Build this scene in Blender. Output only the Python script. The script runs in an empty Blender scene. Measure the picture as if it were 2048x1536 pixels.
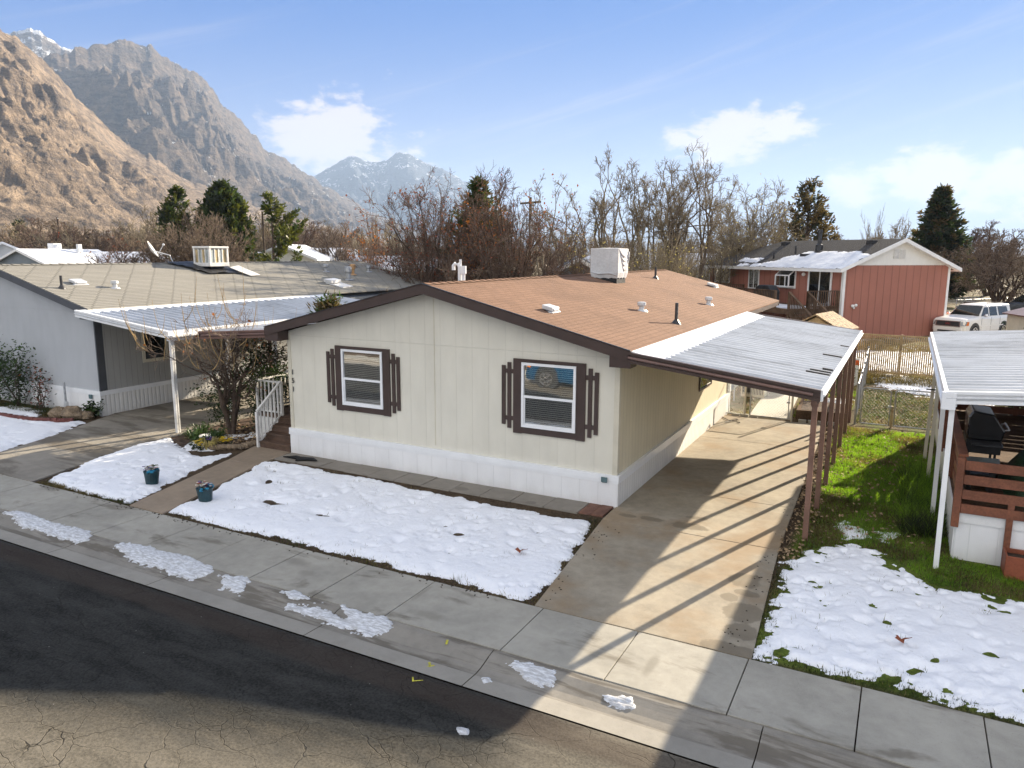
import bpy, math, random
import numpy as np
from mathutils import Vector, Matrix
sc = bpy.context.scene
COL = sc.collection
R_ = math.radians
rnd = random.Random(7)

# ---------------------------------------------------------------- materials
def lin(c):
    c = c / 255.0
    return c / 12.92 if c <= .04045 else ((c + .055) / 1.055) ** 2.4
def rgb(r, g, b, k=1.0):
    return (lin(r) * k, lin(g) * k, lin(b) * k, 1)
class NT:
    def __init__(s, tree): s.t = tree
    def put(s, inp, v):
        if isinstance(v, bpy.types.NodeSocket): s.t.links.new(v, inp)
        elif v is not None:
            if inp.type == 'RGBA' and not hasattr(v, '__len__'): v = (v, v, v, 1)
            if inp.type == 'VECTOR' and not hasattr(v, '__len__'): v = (v, v, v)
            inp.default_value = v
    def node(s, typ, ins=None, **pr):
        n = s.t.nodes.new('ShaderNode' + typ)
        for k, v in pr.items(): setattr(n, k, v)
        for k, v in (ins or {}).items(): s.put(n.inputs[k], v)
        return n
    def m(s, op, a, b=None, c=None, clamp=False):
        n = s.node('Math', operation=op, use_clamp=clamp)
        for i, v in enumerate((a, b, c)):
            if v is not None: s.put(n.inputs[i], v)
        return n.outputs[0]
    def vm(s, op, a, b=None):
        n = s.node('VectorMath', operation=op)
        s.put(n.inputs[0], a)
        if b is not None: s.put(n.inputs[1], b)
        return n.outputs[0]
    def mix(s, f, a, b, blend='MIX'):
        n = s.node('Mix', data_type='RGBA', blend_type=blend)
        s.put(n.inputs[0], f); s.put(n.inputs[6], a); s.put(n.inputs[7], b)
        return n.outputs[2]
    def noise(s, vec, scale, detail=3, rough=.55, dist=0):
        n = s.node('TexNoise', {'Vector': vec, 'Scale': scale, 'Detail': detail, 'Roughness': rough, 'Distortion': dist})
        return n.outputs[0]
    def vor(s, vec, scale, feature='F1', rand=1):
        n = s.node('TexVoronoi', {'Vector': vec, 'Scale': scale, 'Randomness': rand}, feature=feature)
        return n.outputs[0]
    def ss(s, v, a, b, lo=0., hi=1.):
        n = s.node('MapRange', {0: v, 1: a, 2: b, 3: lo, 4: hi}, interpolation_type='SMOOTHSTEP')
        return n.outputs[0]
    def pos(s): return s.node('NewGeometry').outputs['Position']
    def nrm(s): return s.node('NewGeometry').outputs['True Normal']
    def obj(s): return s.node('TexCoord').outputs['Object']
    def xyz(s, v):
        n = s.node('SeparateXYZ', {0: v}); return n.outputs[0], n.outputs[1], n.outputs[2]
    def comb(s, x, y, z): return s.node('CombineXYZ', {0: x, 1: y, 2: z}).outputs[0]
    def scl(s, v, k): return s.vm('MULTIPLY', v, k)
    def bump(s, h, strength=.3, dist=.02, normal=None):
        return s.node('Bump', {'Height': h, 'Strength': strength, 'Distance': dist, 'Normal': normal}).outputs[0]
    def box(s, x, y, x0, x1, y0, y1, e=.1):
        a = s.m('MULTIPLY', s.ss(x, x0 - e, x0 + e), s.ss(x, x1 - e, x1 + e, 1, 0))
        b = s.m('MULTIPLY', s.ss(y, y0 - e, y0 + e), s.ss(y, y1 - e, y1 + e, 1, 0))
        return s.m('MULTIPLY', a, b)
    def out(s, sh):
        o = s.node('OutputMaterial'); s.t.links.new(sh, o.inputs[0])
    def pbr(s, col, rough=.7, metal=0, spec=.35, normal=None, **kw):
        d = {'Base Color': col, 'Roughness': rough, 'Metallic': metal, 'Specular IOR Level': spec}
        if normal is not None: d['Normal'] = normal
        d.update(kw)
        n = s.node('BsdfPrincipled', d); s.out(n.outputs[0]); return n
MATS = {}
def mat(name):
    m = bpy.data.materials.new(name); m.use_nodes = True; m.node_tree.nodes.clear()
    MATS[name] = m; return m, NT(m.node_tree)
def plain(name, col, rough=.6, var=.14, scale=2.0, fine=45., bump=.12, metal=0, spec=.35, stretch=(1, 1, 1), bdist=.006):
    m, t = mat(name)
    p = t.scl(t.pos(), stretch)
    a = t.noise(p, scale, 4); b = t.noise(p, fine, 2)
    f = t.m('ADD', t.m('MULTIPLY', a, .65), t.m('MULTIPLY', b, .35))
    lo = tuple(c * (1 - var * 1.7) for c in col[:3]) + (1,); hi = tuple(min(1, c * (1 + var * 1.5)) for c in col[:3]) + (1,)
    t.pbr(t.mix(t.ss(f, .28, .72), lo, hi), rough, metal, spec, t.bump(t.noise(p, fine, 3), bump, bdist) if bump else None)
    return m
# ---------------------------------------------------------------- mesh builder
class MB:
    def __init__(s): s.v = []; s.f = []; s.mi = []; s.cur = 0
    def add(s, vs, fs):
        o = len(s.v); s.v.extend([tuple(v) for v in vs])
        s.f.extend([tuple(i + o for i in f) for f in fs]); s.mi.extend([s.cur] * len(fs)); return s
    def box(s, x0, y0, z0, x1, y1, z1):
        v = [(x0, y0, z0), (x1, y0, z0), (x1, y1, z0), (x0, y1, z0), (x0, y0, z1), (x1, y0, z1), (x1, y1, z1), (x0, y1, z1)]
        return s.add(v, [(0, 3, 2, 1), (4, 5, 6, 7), (0, 1, 5, 4), (1, 2, 6, 5), (2, 3, 7, 6), (3, 0, 4, 7)])
    def beam(s, a, b, w, h, up=(0, 0, 1)):
        a = Vector(a); b = Vector(b); d = (b - a).normalized(); u = Vector(up)
        r = d.cross(u)
        if r.length < 1e-4: r = d.cross(Vector((0, 1, 0)))
        r.normalize(); u = r.cross(d); r = r * w / 2; u = u * h / 2
        v = [a - r - u, a + r - u, a + r + u, a - r + u, b - r - u, b + r - u, b + r + u, b - r + u]
        return s.add(v, [(0, 1, 2, 3), (7, 6, 5, 4), (0, 4, 5, 1), (1, 5, 6, 2), (2, 6, 7, 3), (3, 7, 4, 0)])
    def ext(s, poly, vec):
        n = len(poly); vec = Vector(vec); p = [Vector(q) for q in poly]
        fs = [tuple(range(n)), tuple(range(2 * n - 1, n - 1, -1))] + [((i + 1) % n, i, i + n, (i + 1) % n + n) for i in range(n)]
        return s.add(p + [q + vec for q in p], fs)
    def tube(s, pts, rad, n=6, cap=True):
        pts = [Vector(p) for p in pts]; k = len(pts)
        if not hasattr(rad, '__len__'): rad = [rad] * k
        vs = []; ref = None
        for i in range(k):
            d = (pts[min(i + 1, k - 1)] - pts[max(i - 1, 0)])
            d = d.normalized() if d.length > 1e-9 else Vector((0, 0, 1))
            if ref is None: ref = Vector((1, 0, 0)) if abs(d.x) < .9 else Vector((0, 1, 0))
            u = d.cross(ref)
            if u.length < 1e-5: u = d.cross(Vector((.3, .9, .2)))
            u.normalize(); w = d.cross(u); ref = w.cross(d) if False else ref
            for j in range(n):
                a = 2 * math.pi * j / n; vs.append(pts[i] + (u * math.cos(a) + w * math.sin(a)) * rad[i])
        fs = [(i * n + j, i * n + (j + 1) % n, (i + 1) * n + (j + 1) % n, (i + 1) * n + j) for i in range(k - 1) for j in range(n)]
        if cap: fs += [tuple(range(n - 1, -1, -1)), tuple((k - 1) * n + j for j in range(n))]
        return s.add(vs, fs)
    def cyl(s, x, y, z0, z1, r0, r1=None, n=14): return s.tube([(x, y, z0), (x, y, z1)], [r0, r0 if r1 is None else r1], n)
    def ball(s, c, r, n=10, m=7, jit=0, rr=None):
        rx, ry, rz = r if hasattr(r, '__len__') else (r, r, r); vs = []; fs = []
        for i in range(m + 1):
            th = math.pi * i / m
            for j in range(n):
                ph = 2 * math.pi * j / n; k = 1 + (rr.uniform(-jit, jit) if rr and 0 < i < m else 0)
                vs.append((c[0] + rx * k * math.sin(th) * math.cos(ph), c[1] + ry * k * math.sin(th) * math.sin(ph), c[2] + rz * k * math.cos(th)))
        for i in range(m):
            for j in range(n): fs.append((i * n + j, (i + 1) * n + j, (i + 1) * n + (j + 1) % n, i * n + (j + 1) % n))
        return s.add(vs, fs)
    def quad(s, a, b, c, d): return s.add([a, b, c, d], [(0, 1, 2, 3)])
    def build(s, name, m, parent=None, smooth=False, local=False, bevel=0):
        me = bpy.data.meshes.new(name)
        v = np.array(s.v, dtype=float)
        if parent is not None and not local:
            root = parent
            while root.parent: root = root.parent
            mw = Matrix.Translation(root.location) @ Matrix.Rotation(root.rotation_euler.z, 4, 'Z')
            inv = np.array(mw.inverted()); v = v @ inv[:3, :3].T + inv[:3, 3]
        me.from_pydata(v.tolist(), [], s.f)
        for q in (m if isinstance(m, (list, tuple)) else [m]): me.materials.append(q)
        if any(s.mi): me.polygons.foreach_set('material_index', s.mi)
        if smooth: me.polygons.foreach_set('use_smooth', [True] * len(s.f))
        me.validate(); me.update()
        o = bpy.data.objects.new(name, me); COL.objects.link(o)
        if parent is not None: o.parent = parent
        if bevel:
            b = o.modifiers.new('b', 'BEVEL'); b.width = bevel; b.segments = 2; b.limit_method = 'ANGLE'
        return o
def tag(o, label=None, cat=None, group=None, kind=None):
    if label: o['label'] = label
    if cat: o['category'] = cat
    if group: o['group'] = group
    if kind: o['kind'] = kind
    return o
def thing(name, label, cat, loc, rz=0., group=None):
    o = bpy.data.objects.new(name, None); COL.objects.link(o); o.location = loc; o.rotation_euler = (0, 0, rz); o.empty_display_size = .3
    return tag(o, label, cat, group)
def copy_tree(o, parent=None):
    c = o.copy(); COL.objects.link(c)
    if parent: c.parent = parent
    for ch in list(o.children): copy_tree(ch, c)
    return c
def grid_obj(name, X, Y, Z, m, keep=None, kind=None, smooth=True):
    ny, nx = X.shape; idx = np.arange(nx * ny).reshape(ny, nx)
    q = np.stack([idx[:-1, :-1], idx[:-1, 1:], idx[1:, 1:], idx[1:, :-1]], -1).reshape(-1, 4)
    v = np.stack([X, Y, Z], -1).reshape(-1, 3)
    if keep is not None:
        k = keep.reshape(-1); q = q[k[q].any(1)]
        used = np.unique(q); re = np.full(len(v), -1); re[used] = np.arange(len(used)); v = v[used]; q = re[q]
    me = bpy.data.meshes.new(name); me.from_pydata(v.tolist(), [], q.tolist()); me.materials.append(m)
    if smooth: me.polygons.foreach_set('use_smooth', [True] * len(q))
    me.update(); o = bpy.data.objects.new(name, me); COL.objects.link(o)
    if kind: o['kind'] = kind
    return o
# value noise on arrays
def _h(ix, iy, seed):
    n = (ix.astype(np.int64) * 374761393 + iy.astype(np.int64) * 668265263 + seed * 974634777) & 0xffffffff
    n = ((n ^ (n >> 13)) * 1274126177) & 0xffffffff
    return ((n ^ (n >> 16)) & 0xffff) / 65535.0
def vnoise(x, y, seed=0):
    x = np.asarray(x, float); y = np.asarray(y, float); ix = np.floor(x); iy = np.floor(y); fx = x - ix; fy = y - iy
    fx = fx * fx * fx * (fx * (fx * 6 - 15) + 10); fy = fy * fy * fy * (fy * (fy * 6 - 15) + 10)
    a = _h(ix, iy, seed); b = _h(ix + 1, iy, seed); c = _h(ix, iy + 1, seed); d = _h(ix + 1, iy + 1, seed)
    return (a * (1 - fx) + b * fx) * (1 - fy) + (c * (1 - fx) + d * fx) * fy
def fbm(x, y, oct=4, seed=0, gain=.5):
    s = 0; a = 1; t = 0
    for i in range(oct): s = s + a * vnoise(x * 2 ** i, y * 2 ** i, seed + i * 17); t += a; a *= gain
    return s / t
def ridged(x, y, oct=5, seed=0, gain=.55):
    s = 0; a = 1; t = 0
    for i in range(oct): s = s + a * (1 - abs(2 * vnoise(x * 2 ** i, y * 2 ** i, seed + i * 31) - 1)); t += a; a *= gain
    return s / t
def polydist(X, Y, poly):
    """signed distance to a polygon, positive inside"""
    P = np.array(poly, float); n = len(P); d = np.full(X.shape, 1e9); ins = np.zeros(X.shape, bool)
    for i in range(n):
        ax, ay = P[i]; bx, by = P[(i + 1) % n]; ex, ey = bx - ax, by - ay
        t = np.clip(((X - ax) * ex + (Y - ay) * ey) / (ex * ex + ey * ey + 1e-12), 0, 1)
        d = np.minimum(d, np.hypot(X - ax - t * ex, Y - ay - t * ey))
        if ay != by:
            c = ((ay > Y) != (by > Y)) & (X < ex * (Y - ay) / (by - ay) + ax); ins ^= c
    return np.where(ins, d, -d)
# ---------------------------------------------------------------- camera
C0 = Vector((4.80065, -13.52145, 4.96418)); SRC_F = 1485.4252
F_ = Vector((-.4607431, .87053038, -.17289494)); Rt = Vector((.88355255, .46831937, .00344432)); Up = Vector((-.08396843, .15117481, .98493425))
cd = bpy.data.cameras.new('camera'); cam = bpy.data.objects.new('camera', cd); COL.objects.link(cam); sc.camera = cam
cd.sensor_width = 36; cd.lens = 36 * SRC_F / 2048; cd.clip_start = .1; cd.clip_end = 60000
mw = Matrix((Rt, Up, -F_)).transposed().to_4x4(); mw.translation = C0; cam.matrix_world = mw
# ---------------------------------------------------------------- light
SUN_AZ, SUN_EL = R_(18.8), R_(20.7)
sd = bpy.data.lights.new('sun', 'SUN'); sun = bpy.data.objects.new('sun', sd); COL.objects.link(sun)
sd.energy = SUN_E = 5.0; sd.angle = R_(.55); sd.color = (1, .86, .66)
sv = Vector((math.sin(SUN_AZ) * math.cos(SUN_EL), math.cos(SUN_AZ) * math.cos(SUN_EL), math.sin(SUN_EL)))
sun.rotation_euler = (-sv).to_track_quat('-Z', 'Y').to_euler()
SKY_K = .102; HAZE_D = 9e-5
w = bpy.data.worlds.new('World'); sc.world = w; w.use_nodes = True; w.node_tree.nodes.clear(); t = NT(w.node_tree)
skyn = t.node('TexSky', sky_type='NISHITA', sun_disc=False, sun_elevation=SUN_EL, sun_rotation=SUN_AZ, altitude=1300, air_density=1.0, dust_density=.5, ozone_density=2.2)
dirv = t.node('TexCoord').outputs['Generated']
dx, dy, dz = t.xyz(dirv)
az = t.m('MULTIPLY', t.m('ARCTAN2', dx, dy), 57.29578); el = t.m('MULTIPLY', t.m('ARCSINE', dz), 57.29578)
nv = t.comb(t.m('MULTIPLY', az, .11), t.m('MULTIPLY', el, .22), 0)
big = t.noise(nv, 1.6, 7, .58, .3); puff = t.noise(nv, 4.5, 6, .6, .2)
shape = None
# cumulus banks by compass bearing and elevation: centre az, el, half widths, weight
for (a, e, wa, we, k) in [(-41.5, 8.3, 5.5, 3.4, .95), (-37.5, 6.0, 5.0, 2.2, .8), (-44.5, 9.0, 3, 2.0, .7), (-12.6, 8.1, 4.6, 2.3, .95), (-8.6, 8.8, 3.0, 1.5, .8), (-15.6, 8.3, 1.5, 1.2, .8),
                          (1.0, 5.2, 4.2, 2.2, .95), (-4.0, 4.6, 3.0, 1.7, .85), (5.5, 4.4, 4.5, 2.6, .9), (-34, 8.8, 2.5, 1.2, .4), (14, 6, 7, 3, .9), (30, 7, 9, 3, .9)]:
    g = t.m('ADD', t.m('POWER', t.m('DIVIDE', t.m('SUBTRACT', az, a), wa), 2.), t.m('POWER', t.m('DIVIDE', t.m('SUBTRACT', el, e), we), 2.))
    g = t.m('MULTIPLY', t.m('EXPONENT', t.m('MULTIPLY', g, -1.)), k)
    shape = g if shape is None else t.m('MAXIMUM', shape, g)
dens = t.m('ADD', t.m('MULTIPLY', shape, .95), t.m('ADD', t.m('MULTIPLY', t.m('SUBTRACT', big, .5), 1.0), t.m('MULTIPLY', t.m('SUBTRACT', puff, .5), 1.15)))
cm = t.m('MULTIPLY', t.ss(dens, .36, .70), .9)
# cirrus veils: long streaks
cv = t.comb(t.m('ADD', t.m('MULTIPLY', az, .03), t.m('MULTIPLY', el, -.06)), t.m('ADD', t.m('MULTIPLY', el, .28), t.m('MULTIPLY', az, -.075)), 3.)
cir = t.m('MULTIPLY', t.ss(t.noise(cv, 1.5, 6, .62, .6), .5, .86), .42)
cir = t.m('MULTIPLY', cir, t.ss(el, 2, 9))
up = t.ss(el, -1, 19)
grad = t.mix(up, (1.18, 1.36, 1.95, 1), (.02, .50, 1.80, 1))
sky = t.mix(.13, grad, t.mix(1., skyn.outputs[0], (.40, .50, .62, 1), 'MULTIPLY'))
sky = t.mix(t.m('MAXIMUM', cm, cir), sky, (2.75, 2.5, 2.5, 1))
# unseen bright cloud added overhead and behind the viewer to fill the shade
fill_veil = t.ss(t.noise(t.comb(t.m('MULTIPLY', dx, 2.2), t.m('MULTIPLY', dy, 2.2), dz), 1.4, 6, .6), .30, .62, .55, 1.)
sky = t.mix(t.m('MULTIPLY', t.ss(el, 24, 46), fill_veil), sky, (1.95, 2.0, 2.2, 1))
sky = t.mix(t.m('MULTIPLY', t.m('MULTIPLY', t.ss(dy, -.15, -.6), t.ss(el, -1, 4)), fill_veil), sky, (5.0, 4.8, 4.55, 1))
bg = t.node('Background', {0: sky, 1: SKY_K}); t.t.links.new(bg.outputs[0], t.node('OutputWorld').inputs[0])
vs = sc.view_settings; sc.display_settings.display_device = 'sRGB'; vs.view_transform = 'Standard'; vs.look = 'None'; vs.gamma = 1; vs.exposure = 1.78
sc.cycles.max_bounces = 8; sc.cycles.transparent_max_bounces = 24; sc.cycles.use_denoising = True; sc.cycles.volume_bounces = 0
sc.cycles.use_adaptive_sampling = True; sc.cycles.adaptive_threshold = .015; sc.cycles.caustics_reflective = False; sc.cycles.caustics_refractive = False
# ---------------------------------------------------------------- material library
def siding(name, col, per, off=0., wid=.012, seam=None, dark=.72, rough=.62, pany=None, grain=.5, gk=1.):
    """painted panel siding: vertical grooves every per metres along whichever way the wall runs"""
    m, t = mat(name); p = t.pos(); x, y, z = t.xyz(p); nx, ny, nz = t.xyz(t.nrm())
    u = t.mix(t.m('GREATER_THAN', t.m('ABSOLUTE', nx), .6), t.comb(x, 0, 0), t.comb(y, 0, 0))
    u = t.xyz(u)[0]
    fr = t.m('ABSOLUTE', t.m('SUBTRACT', t.m('FRACT', t.m('DIVIDE', t.m('ADD', u, 50 + off), per)), .5))
    g = t.ss(t.m('MULTIPLY', fr, per), wid * .35, wid, 1, 0)
    if seam: g = t.m('MAXIMUM', g, t.ss(t.m('ABSOLUTE', t.m('SUBTRACT', z, seam)), .004, .012, 1, 0))
    gp = t.noise(t.scl(p, (14, 14, .9)), 4, 4, .6); big = t.noise(p, .5, 4); sp = t.noise(t.scl(p, (1, 1, .35)), 2.2, 5, .65)
    c = t.mix(t.ss(t.m('ADD', t.m('MULTIPLY', big, .5), t.m('MULTIPLY', sp, .5)), .3, .7), tuple(k * .92 for k in col[:3]) + (1,), tuple(min(1, k * 1.06) for k in col[:3]) + (1,))
    c = t.mix(t.m('MULTIPLY', t.ss(gp, .55, .8), .10 * grain * 2), c, tuple(k * .72 for k in col[:3]) + (1,))
    low = t.m('MULTIPLY', t.ss(t.m('ADD', z, t.m('MULTIPLY', sp, .3)), .05, .36, 1, 0), .2)
    c = t.mix(low, c, (.3, .25, .18, 1), 'MIX')
    c = t.mix(t.m('MULTIPLY', g, .55 * gk), c, tuple(k * dark for k in col[:3]) + (1,), 'MIX')
    h = t.m('SUBTRACT', t.m('MULTIPLY', gp, .12 * grain), t.m('MULTIPLY', g, gk))
    t.pbr(c, rough, 0, .3, t.bump(h, .55, .012)); return m
siding('cream_siding', (.685, .655, .56, 1), .405, .1, .008, seam=2.98, gk=.6)
siding('cream_side_siding', (.66, .60, .45, 1), .2, .0, .016)
siding('white_skirt', (.82, .82, .82, 1), .40, .17, .008, dark=.72, gk=.75)
siding('white_ribbed', (.80, .79, .76, 1), .145, .0, .035, dark=.8)
siding('grey_siding', (.42, .435, .45, 1), .405, .0, .007, seam=3.16, gk=.4)
siding('grey_side_siding', (.36, .36, .345, 1), .2, .0, .016)
siding('terracotta_siding', (.37, .155, .112, 1), .4, .0, .03, dark=.42)
siding('white_lap', (.78, .77, .73, 1), 3., .0, .002)
plain('brown_trim', (.055, .034, .028, 1), .42, .12, 3, 80, .08, spec=.5)
plain('brown_metal', (.15, .085, .07, 1), .38, .16, 2, 60, .05, spec=.5)
plain('post_brown', (.19, .105, .075, 1), .42, .16, 2.5, 60, .06, spec=.5)
plain('white_paint', (.80, .80, .79, 1), .45, .05, 2, 60, .05, spec=.4)
plain('white_vinyl', (.82, .83, .84, 1), .35, .04, 2, 60, .02, spec=.5)
plain('worn_white', (.68, .67, .64, 1), .6, .14, 3, 40, .12)
plain('cream_trim', (.60, .56, .45, 1), .5, .08, 2, 60, .06)
plain('dark_grey_trim', (.07, .075, .085, 1), .5, .12, 2, 60, .06)
plain('dark_metal', (.03, .03, .033, 1), .4, .2, 5, 60, .08, spec=.5)
plain('black_gloss', (.012, .012, .013, 1), .22, .2, 4, 60, .03, spec=.6)
plain('galvanised', (.42, .43, .44, 1), .42, .18, 8, 60, .08, metal=.6)
plain('pale_metal', (.6, .61, .62, 1), .45, .1, 6, 60, .06, metal=.25)
plain('rust_stain', (.42, .25, .12, 1), .7, .3, 6, 50, .2)
plain('pad_amber', (.46, .36, .20, 1), .85, .45, 3.2, 40, .4, stretch=(3, 3, .6))
plain('pad_blue', (.36, .40, .40, 1), .85, .3, 3.2, 40, .4, stretch=(3, 3, .6))
plain('cover_grey', (.56, .57, .58, 1), .75, .09, 1.6, 18, .5, bdist=.02)
plain('tarp_black', (.02, .02, .022, 1), .5, .3, 4, 14, .6, bdist=.02)
plain('redwood', (.20, .075, .04, 1), .55, .25, 2, 30, .25, stretch=(1, 1, 1))
plain('old_wood', (.12, .08, .055, 1), .9, .3, 2.2, 30, .35, spec=.05)
plain('step_wood', (.105, .065, .045, 1), .75, .28, 3, 40, .3)
plain('pole_wood', (.075, .055, .042, 1), .85, .3, 5, 30, .3)
plain('tan_wood', (.42, .31, .18, 1), .8, .25, 3, 30, .3)
plain('tan_slat', (.36, .26, .135, 1), .75, .25, 2, 20, .15)
plain('pot_teal', (.012, .045, .055, 1), .45, .2, 6, 50, .1, spec=.5)
plain('foil_blue', (.01, .22, .36, 1), .3, .3, 20, 60, .5, spec=.6)
plain('soil', (.045, .032, .022, 1), .95, .4, 6, 60, .7, bdist=.02)
plain('mulch', (.085, .055, .038, 1), .95, .45, 7, 50, .8, bdist=.03)
plain('rock', (.24, .18, .12, 1), .9, .35, 5, 40, .7, bdist=.03)
plain('red_edging', (.16, .06, .05, 1), .8, .3, 6, 40, .4)
plain('black_mat', (.008, .008, .009, 1), .8, .3, 6, 120, .4)
plain('red_paver', (.17, .085, .06, 1), .85, .25, 5, 50, .4)
plain('blue_grey_box', (.10, .16, .17, 1), .5, .1, 4, 40, .1)
plain('green_cover', (.035, .075, .035, 1), .7, .3, 1.6, 14, .5, bdist=.03)
plain('planter_red', (.24, .07, .035, 1), .6, .2, 3, 30, .2)
plain('plastic_grey', (.30, .34, .35, 1), .3, .12, 4, 40, .05, spec=.5)
plain('orange_plastic', (.65, .11, .02, 1), .5, .1, 4, 40, .05)
plain('bark_brown', (.085, .060, .045, 1), .92, .3, 6, 50, .6)
plain('bark_grey', (.135, .105, .08, 1), .92, .28, 6, 50, .6)
plain('bark_pale', (.20, .165, .12, 1), .92, .28, 6, 50, .6)
plain('twig_red', (.15, .10, .075, 1), .9, .3, .6, 20, 0)
plain('twig_brown', (.17, .125, .09, 1), .9, .3, .6, 20, 0)
plain('twig_tan', (.27, .22, .145, 1), .9, .28, .6, 20, 0)
plain('shoot_tan', (.40, .27, .12, 1), .7, .25, 4, 20, 0)
plain('litter', (.30, .21, .12, 1), .9, .55, 9, 30, 0)
plain('petal_white', (.7, .66, .58, 1), .7, .2, 20, 60, 0)
plain('petal_yellow', (.7, .50, .02, 1), .6, .2, 20, 60, 0)
plain('petal_violet', (.10, .06, .22, 1), .6, .3, 20, 60, 0)
plain('petal_rust', (.35, .10, .06, 1), .6, .3, 20, 60, 0)
plain('car_white', (.76, .75, .72, 1), .28, .03, 2, 60, 0, spec=.6)
plain('car_blue', (.003, .04, .095, 1), .22, .05, 2, 60, 0, spec=.6)
plain('car_dark', (.025, .027, .03, 1), .3, .1, 2, 60, 0, spec=.5)
plain('chrome', (.6, .6, .62, 1), .18, .05, 4, 60, 0, metal=.9)
plain('tyre', (.018, .018, .018, 1), .85, .2, 20, 80, .2)
plain('amber_lamp', (.6, .16, .02, 1), .3, .1, 5, 60, 0, spec=.6)
plain('lamp_lens', (.24, .26, .28, 1), .15, .1, 8, 40, 0, spec=.8)
plain('emblem_red', (.32, .03, .03, 1), .4, .1, 5, 60, 0)
plain('blind_slat', (.55, .50, .43, 1), .6, .06, 3, 60, 0)
plain('dark_room', (.012, .012, .013, 1), .9, .2, 2, 10, 0)
plain('curtain', (.33, .35, .33, 1), .9, .2, 1.2, 20, 0, stretch=(5, 5, .3))
plain('roof_dark', (.05, .048, .046, 1), .9, .3, .7, 22, .5, bdist=.02)
plain('steel_blue_wall', (.21, .24, .27, 1), .7, .12, 1, 20, .1)
plain('steel_blue_roof', (.20, .23, .27, 1), .8, .15, 1, 20, .1)
plain('pale_wall', (.58, .58, .56, 1), .7, .1, 1, 20, .1)
plain('brick_wall', (.25, .12, .085, 1), .85, .25, 3, 30, .3)
plain('leaf_dead_maple', (.22, .065, .03, 1), .8, .3, 20, 60, 0)
plain('spray_yellow', (.50, .46, .06, 1), .8, .3, 9, 40, 0)
plain('wire_dark', (.05, .05, .05, 1), .6, .1, 3, 30, 0)

def glass(name, refl=.3, tint=(.9, .93, .95, 1)):
    m, t = mat(name)
    lw = t.node('LayerWeight', {0: .35}).outputs['Facing']
    f = t.ss(lw, 0, 1, refl, .9)
    n = t.bump(t.noise(t.pos(), 1.6, 2), .025, .05)
    a = t.node('BsdfTransparent', {0: tint}); b = t.node('BsdfGlossy', {0: (1, 1, 1, 1), 'Roughness': .015, 'Normal': n})
    mx = t.node('MixShader', {0: f, 1: a.outputs[0], 2: b.outputs[0]}); t.out(mx.outputs[0]); return m
glass('window_glass', .30); glass('dark_glass', .12, (.35, .38, .38, 1))
m, t = mat('car_glass'); t.pbr((.010, .014, .014, 1), .05, 0, .7)

def shingle(name, c1, c2, w, h, slopek, axis='y', mort=.012, patch=.25, dark=.5, tab=None):
    """asphalt shingle courses; runs along axis, courses up the slope"""
    m, t = mat(name); p = t.pos(); x, y, z = t.xyz(p)
    u, v = (y, x) if axis == 'y' else (x, y)
    v = t.m('MULTIPLY', v, slopek)
    wob = t.m('MULTIPLY', t.m('SUBTRACT', t.noise(p, 3., 3), .5), .03)
    if tab is not None: u = t.m('ADD', u, t.m('MULTIPLY', t.m('FLOOR', t.m('DIVIDE', v, h)), tab))
    vec = t.comb(t.m('ADD', u, wob), t.m('ADD', v, t.m('MULTIPLY', wob, .6)), 0)
    b = t.node('TexBrick', {'Vector': vec, 'Color1': c1, 'Color2': c2, 'Mortar': tuple(k * dark for k in c1[:3]) + (1,), 'Scale': 1., 'Mortar Size': mort, 'Mortar Smooth': .3, 'Bias': -.1, 'Brick Width': w, 'Row Height': h}, offset=.5 if tab is None else 0.)
    fine = t.noise(p, 55, 3, .7); big = t.noise(p, .55, 5, .6)
    c = t.mix(.5, b.outputs[0], t.mix(fine, tuple(k * .55 for k in c1[:3]) + (1,), tuple(min(1, k * 1.5) for k in c2[:3]) + (1,)), 'MIX')
    c = t.mix(t.m('MULTIPLY', t.ss(big, .4, .75), patch), c, tuple(k * .62 for k in c1[:3]) + (1,))
    hh = t.m('ADD', t.m('MULTIPLY', b.outputs[1], -1.), t.m('ADD', t.m('MULTIPLY', t.m('FRACT', t.m('DIVIDE', v, h)), .6), t.m('MULTIPLY', fine, .7)))
    t.pbr(c, .92, 0, .15, t.bump(hh, .7, .014)); return m
shingle('brown_shingle', (.19, .112, .074, 1), (.25, .148, .098, 1), .33, .145, 1.03, patch=.45)
shingle('grey_shingle', (.25, .24, .21, 1), (.31, .295, .26, 1), .92, .16, 1.03, mort=.035, tab=.13, dark=.22)  # dark tab lines put the shadow of the tab edges into the colour
shingle('charcoal_shingle', (.065, .06, .058, 1), (.085, .08, .075, 1), .33, .145, 1.05)

def metal_roof(name, col, stain):
    m, t = mat(name); p = t.pos(); x, y, z = t.xyz(p)
    st = t.noise(t.scl(p, (.6, 9, 1)), 1.5, 5, .65); big = t.noise(p, .6, 4)
    c = t.mix(t.ss(t.m('ADD', t.m('MULTIPLY', st, .7), t.m('MULTIPLY', big, .4)), .45, .78), col, tuple(k * .62 for k in col[:3]) + (1,))
    c = t.mix(t.m('MULTIPLY', t.ss(st, .62, .8), stain), c, (.22, .19, .15, 1))
    t.pbr(c, .42, .05, .5, t.bump(t.noise(p, 9, 2), .06, .02)); return m
metal_roof('white_metal_roof', (.57, .595, .635, 1), .10)
metal_roof('blue_metal_roof', (.42, .46, .53, 1), .1)

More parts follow.
